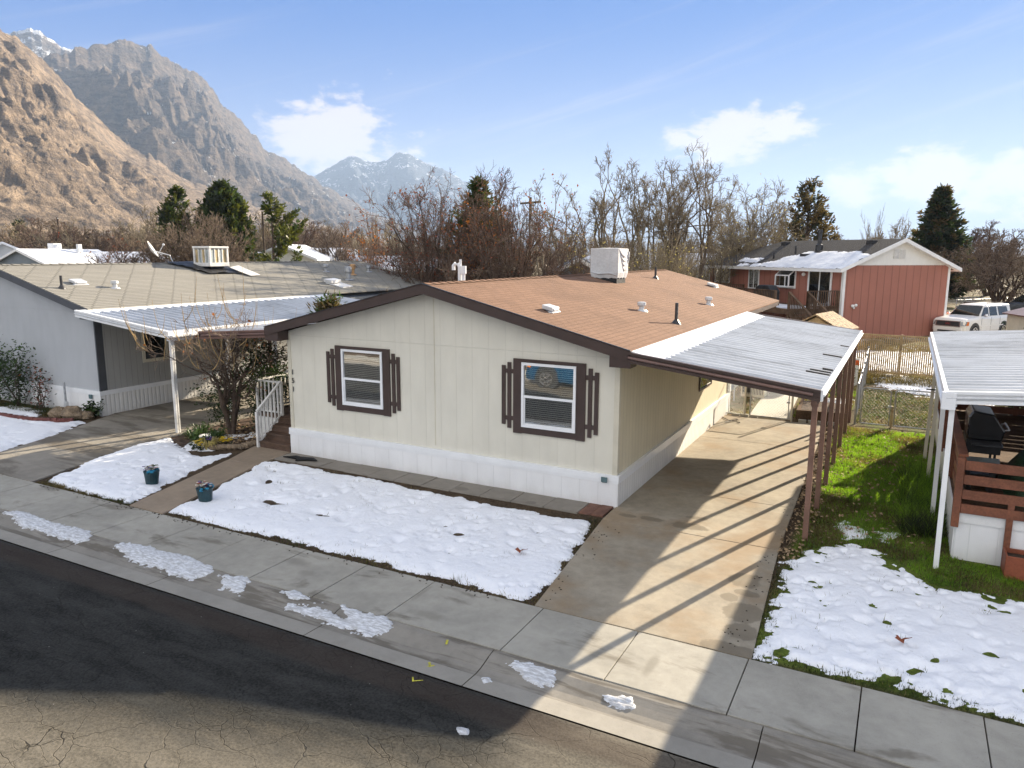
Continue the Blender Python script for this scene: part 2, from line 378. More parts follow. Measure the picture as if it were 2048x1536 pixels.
def concrete(name, col, spots=(), wet=None, rough=.85, mott=.5, warm=None, sk=.62, se=.82):
    m, t = mat(name); p = t.pos(); x, y, z = t.xyz(p)
    a = t.noise(p, .7, 6, .62); b = t.noise(p, 5, 5, .65); c3 = t.noise(p, 90, 2, .7)
    f = t.m('ADD', t.m('MULTIPLY', a, .5), t.m('ADD', t.m('MULTIPLY', b, .3), t.m('MULTIPLY', c3, .2)))
    c = t.mix(t.ss(f, .32, .68), tuple(k * (1 - mott * .55) for k in col[:3]) + (1,), tuple(k * (1 + mott * .35) for k in col[:3]) + (1,))
    if warm: c = t.mix(t.m('MULTIPLY', t.ss(t.noise(p, .5, 5, .6), warm[0], warm[0] + .2), .6), c, warm[1])
    c = t.mix(t.m('MULTIPLY', t.ss(t.vor(p, 11), .03, .085, 1, 0), .5), c, tuple(k * .4 for k in col[:3]) + (1,))
    rg = rough
    if spots:
        wob = t.m('MULTIPLY', t.m('SUBTRACT', t.noise(p, 4.5, 4, .6), .5), 1.1); d = None
        for (sx, sy, rx, ry) in spots:
            q = t.m('SQRT', t.m('ADD', t.m('POWER', t.m('DIVIDE', t.m('SUBTRACT', x, sx), rx), 2.), t.m('POWER', t.m('DIVIDE', t.m('SUBTRACT', y, sy), ry), 2.)))
            d = q if d is None else t.m('MINIMUM', d, q)
        k = t.ss(t.m('ADD', d, wob), se, 1.0, 1, 0)
        c = t.mix(t.m('MULTIPLY', k, sk), c, tuple(q * .42 for q in (col[0], col[1] * .93, col[2] * .82)) + (1,))
        rg = t.m('SUBTRACT', rough, t.m('MULTIPLY', k, .3))
    if wet:
        k = t.m('MULTIPLY', t.ss(t.noise(t.scl(p, wet[2]), wet[0], 5, .65, .4), wet[1], wet[1] + .12), .7)
        c = t.mix(k, c, tuple(q * .4 for q in (col[0], col[1] * .92, col[2] * .82)) + (1,))
    t.pbr(c, rg, 0, .3, t.bump(t.m('ADD', b, t.m('MULTIPLY', c3, .5)), .25, .01)); return m
concrete('sidewalk_concrete', (.36, .34, .29, 1), [(-3.65, -5.05, .42, .16), (-3.2, -5.3, .22, .13), (-3.45, -4.75, .3, .08), (-7.7, -5.5, .5, .12), (-.75, -5.55, .35, .14), (2.4, -5.3, .09, .42), (-1.2, -5.0, .06, .4)], mott=.45, sk=.4, se=.3, wet=(.9, .55, (.6, 1.6, 1)))
concrete('driveway_concrete', (.32, .28, .215, 1), [(2.95, -2.32, .26, .3), (3.05, -2.75, .2, .12), (2.85, -3.0, .15, .15), (3.12, -3.4, .3, .34), (3.22, -3.95, .24, .25), (3.18, -4.5, .4, .2), (1.58, -.42, .38, .18), (1.62, .08, .24, .09), (.4, -.42, .2, .1), (.85, -.38, .26, .12)], mott=.6, warm=(.46, (.27, .18, .095, 1)))
concrete('walk_concrete', (.30, .235, .17, 1), mott=.45)
concrete('paver_concrete', (.25, .225, .19, 1), [(-3.3, -.5, .16, .12), (-1.6, -.6, .12, .1)], mott=.4)
concrete('gutter_concrete', (.26, .24, .205, 1), wet=(1.1, .48, (.5, 3.5, 1)), mott=.45)
concrete('lip_concrete', (.31, .29, .25, 1), mott=.35)
concrete('path_concrete', (.44, .42, .36, 1), mott=.3)
concrete('left_driveway_concrete', (.27, .245, .205, 1), wet=(.7, .47, (.35, 1.6, 1)), mott=.5)

m, t = mat('asphalt'); p = t.pos(); x, y, z = t.xyz(p)
wv = t.vm('ADD', p, t.scl(t.vm('SUBTRACT', t.node('TexNoise', {'Vector': p, 'Scale': 1.3, 'Detail': 4.}).outputs[1], (.5, .5, .5)), .5))
sw = t.scl(wv, (.75, 1.25, 1))
cr1 = t.ss(t.vor(sw, 1.7, 'DISTANCE_TO_EDGE'), .002, .010, 1, 0); cr2 = t.ss(t.vor(wv, 3.4, 'DISTANCE_TO_EDGE'), .005, .018, 1, 0)
cr2 = t.m('MULTIPLY', cr2, t.ss(t.noise(p, .5, 3), .5, .58))
crk = t.m('MULTIPLY', t.m('MAXIMUM', cr1, cr2), t.ss(t.noise(p, .5, 4), .36, .56))
agg = t.m('ADD', t.m('MULTIPLY', t.noise(p, 38, 3, .8), .8), t.m('MULTIPLY', t.vor(p, 30), .3)); mid = t.noise(t.scl(p, (.6, 2.2, 1)), 1.6, 6, .65); big = t.noise(p, .4, 4)
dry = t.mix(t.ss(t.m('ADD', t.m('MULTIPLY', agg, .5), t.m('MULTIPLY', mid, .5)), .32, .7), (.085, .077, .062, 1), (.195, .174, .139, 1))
seal_shade = t.mix(t.ss(t.m('ADD', t.m('MULTIPLY', agg, .5), t.m('MULTIPLY', mid, .5)), .32, .7), (.009, .0095, .0095, 1), (.042, .043, .041, 1))
# sealed damp band, its dark colour shaped to the house's cast shadow; edge wanders
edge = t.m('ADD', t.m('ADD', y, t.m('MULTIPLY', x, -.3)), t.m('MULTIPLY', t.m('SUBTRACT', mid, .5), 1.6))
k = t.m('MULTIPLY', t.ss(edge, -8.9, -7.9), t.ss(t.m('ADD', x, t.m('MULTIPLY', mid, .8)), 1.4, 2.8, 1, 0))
c = t.mix(t.m('MULTIPLY', k, .93), dry, seal_shade)
c = t.mix(t.m('MULTIPLY', t.ss(t.m('ABSOLUTE', t.m('ADD', t.m('ADD', y, 6.95), t.m('MULTIPLY', t.m('SUBTRACT', mid, .5), .3))), .12, .3, 1, 0), .5), c, (.06, .045, .036, 1))
c = t.mix(t.m('MULTIPLY', t.ss(t.vor(p, 4.), .012, .04, 1, 0), .75), c, (.3, .29, .27, 1))
c = t.mix(t.m('MULTIPLY', t.m('MULTIPLY', crk, .75), t.m('SUBTRACT', 1., t.m('MULTIPLY', k, .65))), c, (.012, .011, .009, 1))
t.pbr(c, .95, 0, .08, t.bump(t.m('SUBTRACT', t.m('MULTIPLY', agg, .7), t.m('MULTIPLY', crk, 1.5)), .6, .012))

m, t = mat('snow'); p = t.pos()
a = t.noise(p, 2.2, 5, .6); b = t.noise(p, 22, 5, .7); cxx = t.noise(p, 130, 2, .7)
dirt = t.m('MULTIPLY', t.ss(t.m('ADD', t.m('MULTIPLY', t.noise(p, 9, 7, .78), .7), t.m('MULTIPLY', a, .3)), .585, .68), .75)
c = t.mix(t.ss(t.m('ADD', t.m('MULTIPLY', a, .5), t.m('MULTIPLY', b, .5)), .3, .7), (.88, .90, .945, 1), (.95, .96, .985, 1))
c = t.mix(dirt, c, (.42, .40, .38, 1))
t.pbr(c, .75, 0, .25, t.bump(t.m('ADD', t.m('MULTIPLY', b, 1.), t.m('MULTIPLY', cxx, .5)), .6, .02))
m, t = mat('ice_snow'); p = t.pos()
b = t.noise(t.scl(p, (3, 12, 3)), 3., 5, .7)
t.pbr(t.mix(t.ss(b, .35, .7), (.42, .42, .42, 1), (.8, .82, .85, 1)), .6, 0, .35, t.bump(b, .5, .02))
m, t = mat('roof_snow'); p = t.pos(); x, y, z = t.xyz(p)
t.pbr(t.mix(t.ss(t.noise(p, 1.1, 5, .6), .3, .72), (.60, .63, .70, 1), (.86, .87, .89, 1)), .8, 0, .2, t.bump(t.noise(p, 6, 4), .5, .05))

# ground: soil, turf, back-yard leaf litter and thawing snow far away
m, t = mat('ground'); p = t.pos(); x, y, z = t.xyz(p)
fine = t.noise(p, 26, 5, .72); mid = t.noise(p, 2.4, 6, .65); big = t.noise(p, .22, 5, .6); huge = t.noise(p, .03, 5, .6)
soil = t.mix(t.ss(t.m('ADD', t.m('MULTIPLY', fine, .6), t.m('MULTIPLY', mid, .4)), .34, .66), (.035, .026, .018, 1), (.13, .092, .058, 1))
turf = t.mix(t.ss(t.m('ADD', t.m('MULTIPLY', fine, .5), t.m('MULTIPLY', mid, .5)), .36, .64), (.05, .075, .014, 1), (.16, .21, .035, 1))
dead = t.mix(t.ss(t.m('ADD', t.m('MULTIPLY', fine, .55), t.m('MULTIPLY', mid, .45)), .34, .66), (.075, .058, .034, 1), (.26, .20, .115, 1))
gm = t.box(t.m('ADD', x, t.m('MULTIPLY', mid, .3)), y, 3.55, 30., -4.5, 10.0, .12)
c = t.mix(gm, soil, turf)
bk = t.ss(t.m('ADD', y, t.m('MULTIPLY', mid, .8)), 10.2, 10.7)
c = t.mix(bk, c, dead)
yd = t.m('MULTIPLY', t.box(x, y, 3.6, 14, 10, 16.4, .3), t.ss(mid, .38, .58))
c = t.mix(t.m('MULTIPLY', yd, .8), c, t.mix(t.ss(fine, .4, .6), (.04, .032, .022, 1), (.10, .085, .045, 1)))
tg = t.m('MULTIPLY', t.m('MULTIPLY', bk, t.ss(t.noise(p, .6, 4), .5, .62)), .55)
c = t.mix(tg, c, turf)
far = t.ss(y, 17.5, 24)
sn = t.m('MULTIPLY', t.m('MULTIPLY', far, t.ss(t.m('ADD', y, t.m('ABSOLUTE', x)), 45, 80, 1, .25)), t.ss(t.m('ADD', t.m('MULTIPLY', big, .55), t.m('MULTIPLY', mid, .45)), .5, .56))
c = t.mix(t.m('MULTIPLY', sn, .85), c, (.74, .76, .80, 1))
vf = t.ss(t.m('ADD', y, t.m('ABSOLUTE', x)), 150, 400)
c = t.mix(t.m('MULTIPLY', vf, .7), c, t.mix(t.ss(huge, .4, .6), (.12, .09, .06, 1), (.30, .25, .18, 1)))
t.pbr(c, .95, 0, .1, t.bump(t.m('ADD', fine, mid), .8, .05))
def leafy(name, a, b, k=.45, sc=(1.3, 23)):
    m, t = mat(name + '_') ; m.name = name; MATS[name] = m; p = t.pos()
    c = t.mix(t.ss(t.m('ADD', t.m('MULTIPLY', t.noise(p, sc[0], 4), .5), t.m('MULTIPLY', t.noise(p, sc[1], 2), .5)), .36, .64), a, b)
    d = t.node('BsdfDiffuse', {0: c}); tr = t.node('BsdfTranslucent', {0: t.mix(.5, c, t.mix(1., c, (1.75, 1.95, .75, 1), 'MULTIPLY'))}); gl = t.node('BsdfGlossy', {0: (.5, .5, .5, 1), 'Roughness': .45})
    x = t.node('MixShader', {0: k, 1: d.outputs[0], 2: tr.outputs[0]}); y = t.node('MixShader', {0: .05, 1: x.outputs[0], 2: gl.outputs[0]}); t.out(y.outputs[0]); return m
blade = lambda n, a, b: leafy(n, a, b, .55)
leafy('leaf_rust', (0.1785, 0.0625, 0.0178, 1), (0.462, 0.1617, 0.0462, 1), .35, (.8, 9))
leafy('leaf_red', (0.128, 0.0384, 0.0224, 1), (0.296, 0.0888, 0.0518, 1), .35, (.8, 9))
leafy('leaf_dark', (0.0141, 0.0224, 0.0102, 1), (0.0326, 0.0518, 0.0237, 1), .35, (.8, 9))
leafy('leaf_mid', (0.032, 0.0544, 0.016, 1), (0.074, 0.1258, 0.037, 1), .35, (.8, 9))
leafy('leaf_yellow', (0.2688, 0.2176, 0.0896, 1), (0.6216, 0.5032, 0.2072, 1), .35, (.8, 9))
leafy('needle_green', (0.022, 0.033, 0.0099, 1), (0.064, 0.096, 0.0288, 1), .35, (.8, 9))
leafy('needle_lit', (0.0506, 0.0535, 0.0131, 1), (0.1309, 0.1386, 0.0339, 1), .35, (.8, 9))
leafy('needle_blue', (0.0202, 0.0268, 0.0178, 1), (0.0524, 0.0693, 0.0462, 1), .35, (.8, 9))
leafy('needle_dry', (0.0578, 0.0413, 0.0198, 1), (0.168, 0.12, 0.0576, 1), .35, (.8, 9))
blade('blade_green', (.085, .17, .012, 1), (.25, .40, .04, 1)); blade('blade_dead', (.06, .045, .02, 1), (.24, .18, .085, 1)); blade('blade_dark', (.02, .03, .01, 1), (.07, .09, .025, 1))

# mountain rock
def hills_mat(name, rockA, rockB, brush, snowamt, slopec):
    m, t = mat(name); p = t.pos(); x, y, z = t.xyz(p); nz = t.xyz(t.node('NewGeometry').outputs['Normal'])[2]
    q = t.scl(p, .001)
    a = t.noise(q, 9, 8, .66); b = t.noise(q, 55, 6, .68); d = t.noise(t.scl(q, (1, 1, 2.5)), 22, 7, .7)
    c = t.mix(t.ss(t.m('ADD', t.m('MULTIPLY', d, .6), t.m('MULTIPLY', b, .4)), .36, .64), rockA, rockB)
    bd = t.noise(t.scl(t.vm('ADD', q, t.scl(t.node('TexNoise', {'Vector': q, 'Scale': 6., 'Detail': 4.}).outputs[1], .06)), (2., 2., 34.)), 3.2, 5, .6)
    c = t.mix(t.m('MULTIPLY', t.ss(bd, .50, .62), .5), c, tuple(k * .55 for k in rockA[:3]) + (1,))
    c = t.mix(t.m('MULTIPLY', t.ss(t.m('ADD', t.m('MULTIPLY', b, .55), t.m('MULTIPLY', a, .45)), .5, .6), .75), c, brush)
    c = t.mix(t.m('MULTIPLY', t.ss(t.vor(q, 75), .10, .22, 1, 0), .6), c, tuple(k * .7 for k in brush[:3]) + (1,))
    c = t.mix(t.m('MULTIPLY', t.ss(t.vor(t.vm('ADD', q, (3.3, 1.7, .4)), 62), .06, .13, 1, 0), .55), c, tuple(min(1, k * 1.5) for k in rockB[:3]) + (1,))
    s = t.ss(t.m('ADD', t.m('ADD', t.m('MULTIPLY', t.noise(q, 30, 7, .7), .6), t.m('MULTIPLY', a, .4)), t.m('MULTIPLY', t.m('SUBTRACT', nz, slopec[0]), .35)), slopec[1], slopec[1] + .06)
    if snowamt[0] is not None: s = t.m('MULTIPLY', s, t.ss(z, snowamt[0], snowamt[1], snowamt[2], 1.))
    c = t.mix(t.m('MULTIPLY', s, .8), c, (.72, .75, .80, 1))
    t.pbr(c, .95, 0, .1, t.bump(t.m('ADD', t.m('MULTIPLY', b, 1.), t.m('MULTIPLY', d, 1.3)), .9, 14.)); return m
hills_mat('near_hill', (.13, .10, .075, 1), (.36, .272, .188, 1), (.07, .062, .06, 1), (0, 300, .35), (.8, .66))
hills_mat('mid_hill', (.055, .047, .042, 1), (.19, .145, .105, 1), (.03, .029, .03, 1), (100, 700, .6), (.75, .60))
hills_mat('back_hill', (.08, .07, .065, 1), (.22, .18, .15, 1), (.06, .058, .055, 1), (None,), (.75, .47))
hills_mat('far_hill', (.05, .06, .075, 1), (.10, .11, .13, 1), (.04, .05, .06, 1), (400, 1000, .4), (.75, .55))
M = MATS
# ---------------------------------------------------------------- ground, road, pavements
nr = np.random.RandomState(5)
GZ = -.03
ys = [-12000, -3000, -600, -100, -15.4, -15.0, -5.3, -4.9, 0, 10, 25, 60, 150, 400, 1000, 3000, 12000]
zs = [GZ if (y_ <= -15.4 or y_ >= -4.9) else -.3 for y_ in ys]
xs = [-12000, -3000, -800, -200, -60, -20, 0, 10, 40, 200, 800, 3000, 12000]
X, Y = np.meshgrid(np.array(xs, float), np.array(ys, float)); Z = np.repeat(np.array(zs)[:, None], len(xs), 1)
grid_obj('ground', X, Y, Z, M['ground'], kind='structure', smooth=False)
b = MB(); ry = [-6.70, -7.2, -8.4, -10.0, -11.6, -12.8, -13.3]; rz = [-.088, -.078, -.05, -.03, -.05, -.078, -.088]
rx = [-400, -60] + list(np.linspace(-30, 20, 11)) + [60, 400]
X, Y = np.meshgrid(np.array(rx, float), np.array(ry)); Z = np.repeat(np.array(rz)[:, None], len(rx), 1)
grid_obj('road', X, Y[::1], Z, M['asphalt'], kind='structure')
def slabs(name, y0, y1, joints, m, z0=-.14, z1=0., gap=.007):
    b = MB()
    for a, c in zip(joints[:-1], joints[1:]): b.box(a + gap, y0, z0, c - gap, y1, z1 + rnd.uniform(-.004, .004))
    o = b.build(name, m, bevel=.006); o['kind'] = 'structure'; return o
jl = [-1.25 - 1.3 * k for k in range(40)][::-1] + [.6, 2.0, 3.43, 4.71, 5.92] + [7.2 + 1.3 * k for k in range(24)]
slabs('sidewalk', -5.88, -4.60, jl, M['sidewalk_concrete'])
slabs('sidewalk', -15.0, -13.95, jl, M['sidewalk_concrete'])
def kerb(y0, sgn):
    prof = [(0, -.01), (.10, -.02), (.22, -.055), (.34, -.085), (.46, -.098), (.50, -.096), (.545, -.093), (.66, -.088), (.79, -.082)]
    b = MB(); js = [-60 + 2.9 * k + (rnd.uniform(-.4, .4)) for k in range(36)]
    for a, c in zip(js[:-1], js[1:]):
        for (p, q) in zip(prof[:-1], prof[1:]):
            b.cur = 1 if p[0] >= .49 else 0
            b.quad((a + .006, y0 - sgn * p[0], p[1]), (a + .006, y0 - sgn * q[0], q[1]), (c - .006, y0 - sgn * q[0], q[1]), (c - .006, y0 - sgn * p[0], p[1]))
    o = b.build('kerb', [M['gutter_concrete'], M['lip_concrete']]); o['kind'] = 'structure'
kerb(-5.89, 1); kerb(-13.94, -1)
def panels(name, rows, m, z=.004, gap=.006):
    """rows: (y, xl, xr) from the street back"""
    b = MB()
    for (ya, la, ra), (yb, lb, rb) in zip(rows[:-1], rows[1:]):
        zz = z + rnd.uniform(-.003, .003)
        b.ext([(la, ya + gap, zz - .14), (ra, ya + gap, zz - .14), (rb, yb - gap, zz - .14), (lb, yb - gap, zz - .14)], (0, 0, .14))
    o = b.build(name, m, bevel=.006); o['kind'] = 'structure'
panels('driveway', [(-4.59, .45, 3.46), (-.80, .03, 3.22), (1.55, .0, 3.16), (3.9, .0, 3.1), (6.6, .0, 3.03), (9.75, .0, 2.98)], M['driveway_concrete'])
panels('walkway', [(-4.59, -8.54, -7.55), (-1.3, -9.48, -8.5), (-.02, -9.93, -8.66)], M['walk_concrete'])
panels('left_driveway', [(-4.59, -14.75, -11.85), (-2.0, -15.55, -12.55), (.9, -16.9, -12.75), (5, -16.9, -12.8), (14, -16.9, -12.8)], M['left_driveway_concrete'])
panels('garden_path', [(10.05, .72, 1.95), (12.3, .6, 1.75), (14.4, .5, 1.65), (17, .4, 1.5)], M['path_concrete'], -.012)
b = MB()
for k in range(11):
    x0 = -8.62 + k * .735
    b.box(x0 + .008, -.66 - .05 * (k > 3) - rnd.uniform(0, .03), -.1, x0 + .727, -.045, -.005 + rnd.uniform(-.006, .006))
tag(b.build('paver_strip', M['paver_concrete'], bevel=.006), kind='structure')
b = MB(); b.box(-.53, -.66, -.1, -.28, -.045, -.002); b.box(-.27, -.66, -.1, -.03, -.045, .004)
tag(b.build('paver_strip', M['red_paver'], bevel=.006), kind='structure')
# garden bed soil
b = MB(); b.ext([(-12.7, .7, GZ - .02), (-12.6, -.5, GZ - .02), (-11.3, -1.1, GZ - .02), (-10.05, -.45, GZ - .02), (-10.0, .15, GZ - .02), (-10.2, 3., GZ - .02), (-12.7, 3., GZ - .02)], (0, 0, .045))
tag(b.build('garden_bed', M['mulch']), kind='structure')
# ---------------------------------------------------------------- snow lying on the lawns
KP = ([0, .10, .22, .34, .46, .50, .545, .66, .79], [-.01, -.02, -.055, -.085, -.098, -.096, -.093, -.088, -.082])
def snow(poly, h, res, seed, edge=.14, lump=.5, pits=0, m='snow', base=GZ - .005, ramp=.3, thin=0., hole=0., ax=1., hf=.7):
    P = np.array(poly); x0, y0 = P.min(0) - .2; x1, y1 = P.max(0) + .2
    X, Y = np.meshgrid(np.arange(x0, x1, res), np.arange(y0, y1, res))
    d = polydist(X, Y, poly) + (fbm(X * 3 * ax, Y * 3, 4, seed) - .5) * edge * 2 + (fbm(X * 16 * max(ax, .6), Y * 16, 4, seed + 3, .65) - .5) * edge * hf
    s = np.clip(d / ramp, 0, 1); s = s * (2 - s); s = np.sqrt(np.maximum(s, 0)) * .5 + s * .5
    n = fbm(X * 2.2, Y * 2.2, 4, seed + 9); n2 = fbm(X * 9, Y * 9, 4, seed + 11, .6)
    n3 = fbm(X * 26, Y * 26, 3, seed + 13, .6); Z = h * s * (1 - lump * .3 + lump * .6 * n) + s * h * .2 * (n2 - .5) + s * h * .16 * (n3 - .5)
    rs = np.random.RandomState(seed)
    for _ in range(pits):
        px, py = rs.uniform(x0, x1), rs.uniform(y0, y1); rr = rs.uniform(.05, .13); an = rs.uniform(0, 3.14); ex = rs.uniform(1.0, 1.9)
        u = (X - px) * math.cos(an) + (Y - py) * math.sin(an); v = -(X - px) * math.sin(an) + (Y - py) * math.cos(an)
        Z -= h * rs.uniform(.3, .85) * np.exp(-((u / (rr * ex)) ** 2 + (v / rr) ** 2)) * s
    if thin: Z -= h * thin * np.clip((fbm(X * 5, Y * 5, 4, seed + 21) - .5) * 5, 0, 1) * np.clip(1 - d / .9, 0, 1)
    Z -= h * hole * np.clip((fbm(X * 4.5 * ax, Y * 4.5, 5, seed + 41, .62) - .62) * 9, 0, 1.3) * s
    if base is None: base = np.interp(-5.89 - Y, *KP) - .003
    o = grid_obj('snow', X, Y, base + Z, M[m], keep=(d > .004) & (Z > .001), kind='stuff')
    return o
SP = {
'main':[(-7.56,-4.40),(-7.80,-3.26),(-8.61,-1.11),(-8.3,-.80),(-7.4,-.82),(-6.36,-.86),(-4.72,-.95),(-3.29,-1.02),(-2.04,-1.09),(-0.88,-1.10),(-0.12,-0.95),(0.06,-1.55),(0.20,-3.09),(0.36,-4.45),(-0.19,-4.50),(-1.07,-4.42),(-2.11,-4.42),(-4.04,-4.38),(-5.60,-4.42),(-6.85,-4.44)],
'left':[(-11.65,-4.41),(-12.40,-2.78),(-12.75,-1.6),(-12.62,-0.55),(-11.71,-1.03),(-10.35,-1.39),(-9.95,-0.75),(-9.55,-2.0),(-9.12,-3.30),(-8.72,-4.45),(-10.09,-4.48)],
'nbleft':[(-30,-.4),(-21.70,-0.43),(-20.61,-0.30),(-19.74,-0.47),(-18.3,-.9),(-17.03,-0.9),(-16.55,-0.47),(-15.72,-1.68),(-15.52,-2.72),(-14.96,-3.64),(-14.9,-4.45),(-30,-4.45)],
'right':[(3.50,-4.52),(3.38,-1.05),(3.56,-0.80),(3.81,-0.27),(4.27,0.12),(4.74,0.10),(5.06,-0.27),(5.41,-1.05),(6.07,-0.99),(7.2,-0.84),(10,-.9),(12,-1.2),(12,-4.48),(6.84,-4.48),(5.60,-4.42),(4.84,-4.38),(4.01,-4.40)]}
snow(SP['main'], .085, .028, 3, .14, .5, 140, hole=.3)
snow(SP['left'], .085, .035, 5, .14, .45, 30, hole=.4)
snow(SP['nbleft'], .08, .06, 8, .3, .5, 30, hole=.6)
snow(SP['right'], .075, .028, 12, .22, .5, 300, thin=1.0, hole=.45)
snow([(4.06,.86),(4.20,1.24),(4.52,.83),(4.27,.16),(4.10,.33)], .045, .03, 14, .3, .6)
snow([(4.71,1.02),(4.92,1.05),(4.97,.54),(4.77,.56)], .04, .03, 15, .25, .6)
snow([(-12.3,.5),(-11.4,.9),(-10.4,1.3),(-10.5,.5),(-11.4,-.2),(-12.2,-.1)], .04, .05, 16, .5, .6)
snow([(-11.9,-.45),(-11.2,-.35),(-10.7,-.7),(-11.1,-1.1),(-11.8,-.9)], .05, .04, 17, .3, .6)
snow([(-21,.0),(-19.2,-.1),(-18.6,-.7),(-19.5,-.9),(-21,-.7)], .05, .06, 18, .4, .6)
snow([(3.8,21.3),(5.98,20.96),(7.5,20.5),(7.5,15.5),(5.93,16.29),(4.85,17.13),(3.9,18.31)], .05, .06, 19, .6, .7, 90, thin=1.)
snow([(2.4,12.6),(3.3,12.9),(3.3,14.6),(2.3,14.2)], .05, .06, 20, .4, .7)
for i, q in enumerate([[(-10.48,-5.95),(-9.97,-5.75),(-9.02,-5.85),(-7.91,-5.84),(-7.59,-6.0),(-7.73,-6.16),(-9.21,-6.2)],
    [(-7.03,-5.98),(-6.62,-5.8),(-5.71,-5.8),(-4.74,-5.83),(-4.57,-5.96),(-4.75,-6.2),(-5.50,-6.17),(-6.37,-6.18)],
    [(-4.40,-5.98),(-3.99,-5.8),(-3.70,-5.95),(-3.64,-6.21),(-4.01,-6.22)], [(-3.15,-5.95),(-2.86,-5.85),(-2.30,-5.95),(-2.74,-6.05)],
    [(-2.75,-6.16),(-2.20,-6.05),(-1.65,-6.12),(-1.95,-5.90),(-1.20,-5.85),(-.95,-6.05),(-1.16,-6.38),(-1.76,-6.26)],
    [(.84,-6.05),(1.0,-5.99),(1.42,-6.0),(1.52,-6.2),(1.24,-6.24)], [(2.08,-6.1),(2.38,-6.05),(2.43,-6.17),(2.22,-6.22)]]):
    snow(q, .022, .013, 30 + i, .10, .6, 0, 'ice_snow', None, .04, hole=.45, ax=.3, hf=1.8)
snow([(.88,-7.38),(1.02,-7.34),(1.09,-7.44),(.98,-7.49)], .03, .012, 41, .03, .5, 0, 'ice_snow', -.082, .05)
snow([(.62,-6.42),(.72,-6.36),(.80,-6.42),(.72,-6.5)], .04, .012, 43, .03, .5, 0, 'ice_snow', -.095, .05)
# utility locate marks sprayed on the gutter and road edge
b = MB()
def dash(pts, w, zf):
    for (x0, y0), (x1, y1) in zip(pts[:-1], pts[1:]):
        d = Vector((x1 - x0, y1 - y0, 0)).normalized(); n = Vector((-d.y, d.x, 0)) * w / 2
        b.quad(Vector((x0, y0, zf(y0))) - n, Vector((x1, y1, zf(y1))) - n, Vector((x1, y1, zf(y1))) + n, Vector((x0, y0, zf(y0))) + n)
zk = lambda y_: (-.090 + .003 * (-6.4 - y_)) if y_ < -6.38 else (-.0 - (-5.9 - y_) * .2 + .012)
dash([(-.13, -5.98), (-.10, -6.06)], .03, zk); tag(b.build('spray_mark', M['spray_yellow']), 'short yellow sprayed dash at the sidewalk edge of the gutter', 'paint mark')
b = MB(); dash([(-.12, -6.42), (-.05, -6.5), (-.12, -6.56), (.0, -6.58)], .03, zk); dash([(-.17, -6.60), (-.02, -6.45)], .025, zk); tag(b.build('spray_mark', M['spray_yellow']), 'yellow sprayed scribble on the lower gutter lip', 'paint mark')
b = MB(); dash([(-.10, -6.80), (-.04, -6.88)], .02, lambda y_: -.0815); dash([(-.045, -6.87), (.05, -6.80)], .018, lambda y_: -.0805); tag(b.build('spray_mark', M['spray_yellow']), 'faint yellow sprayed tick on the asphalt beside the gutter', 'paint mark')
# ---------------------------------------------------------------- grass
def blades(name, poly, n, h, w, mats, seed, mask=None, z=GZ, lean=.7, kind='stuff'):
    rs = np.random.RandomState(seed); P = np.array(poly); x0, y0 = P.min(0); x1, y1 = P.max(0)
    X = rs.uniform(x0, x1, n * 3); Y = rs.uniform(y0, y1, n * 3); k = polydist(X, Y, poly) > 0
    if mask is not None: k &= mask(X, Y)
    X = X[k][:n]; Y = Y[k][:n]; n = len(X); cl = fbm(X * 4, Y * 4, 3, seed)
    H = h * (0.35 + 1.0 * cl) * rs.uniform(.6, 1.35, n); a = rs.uniform(0, 6.283, n); t2 = rs.uniform(0, 6.283, n); ln = rs.uniform(0, lean, n) * H
    c, s = np.cos(a) * w / 2, np.sin(a) * w / 2; zz = np.full(n, z)
    v = np.empty((n, 3, 3)); v[:, 0] = np.stack([X - c, Y - s, zz], 1); v[:, 1] = np.stack([X + c, Y + s, zz], 1); v[:, 2] = np.stack([X + np.cos(t2) * ln, Y + np.sin(t2) * ln, zz + H], 1)
    me = bpy.data.meshes.new(name); me.from_pydata(v.reshape(-1, 3).tolist(), [], np.arange(n * 3).reshape(n, 3).tolist())
    for q in mats: me.materials.append(M[q])
    if len(mats) > 1: me.polygons.foreach_set('material_index', (rs.uniform(0, 1, n) < .10 + .75 * np.clip((fbm(X * .9, Y * .9, 4, seed + 5) - .47) * 6, 0, 1)).astype(np.int32))
    me.update(); o = bpy.data.objects.new(name, me); COL.objects.link(o); o['kind'] = kind; return o
blades('grass', [(3.5,-1.2),(3.3,9.9),(6.0,9.9),(6.0,.2),(9,-.2),(9,-1.0),(5.5,-1.0),(5,-.2),(4.3,.2),(3.7,-.4)], 62000, .075, .011, ['blade_green', 'blade_dead'], 1)
blades('grass', [(5.05,1.0),(5.0,5.6),(5.6,6.2),(5.75,1.2)], 5000, .33, .014, ['blade_dark', 'blade_green'], 2, lean=1.1)
blades('grass', [(3.45,-4.58),(3.2,-1.0),(3.5,-.9),(3.62,-4.3),(12,-4.3),(12,-4.58)], 15000, .05, .011, ['blade_dark', 'blade_dead'], 3)
blades('dead_grass', [(-7.5,-4.59),(.44,-4.59),(.02,-.8),(-.25,-.75),(.0,-1.5),(.22,-4.35),(-7.5,-4.35)], 9000, .045, .011, ['blade_dead', 'blade_dark'], 4)
blades('dead_grass', [(-11.8,-4.59),(-8.6,-4.59),(-8.6,-4.3),(-11.7,-4.3)], 2600, .045, .012, ['blade_dead', 'blade_dark'], 5)
blades('dead_grass', [(-.1,10.1),(.7,10.1),(.4,17),(-.6,17)], 3500, .06, .014, ['blade_dead', 'blade_dark'], 6)
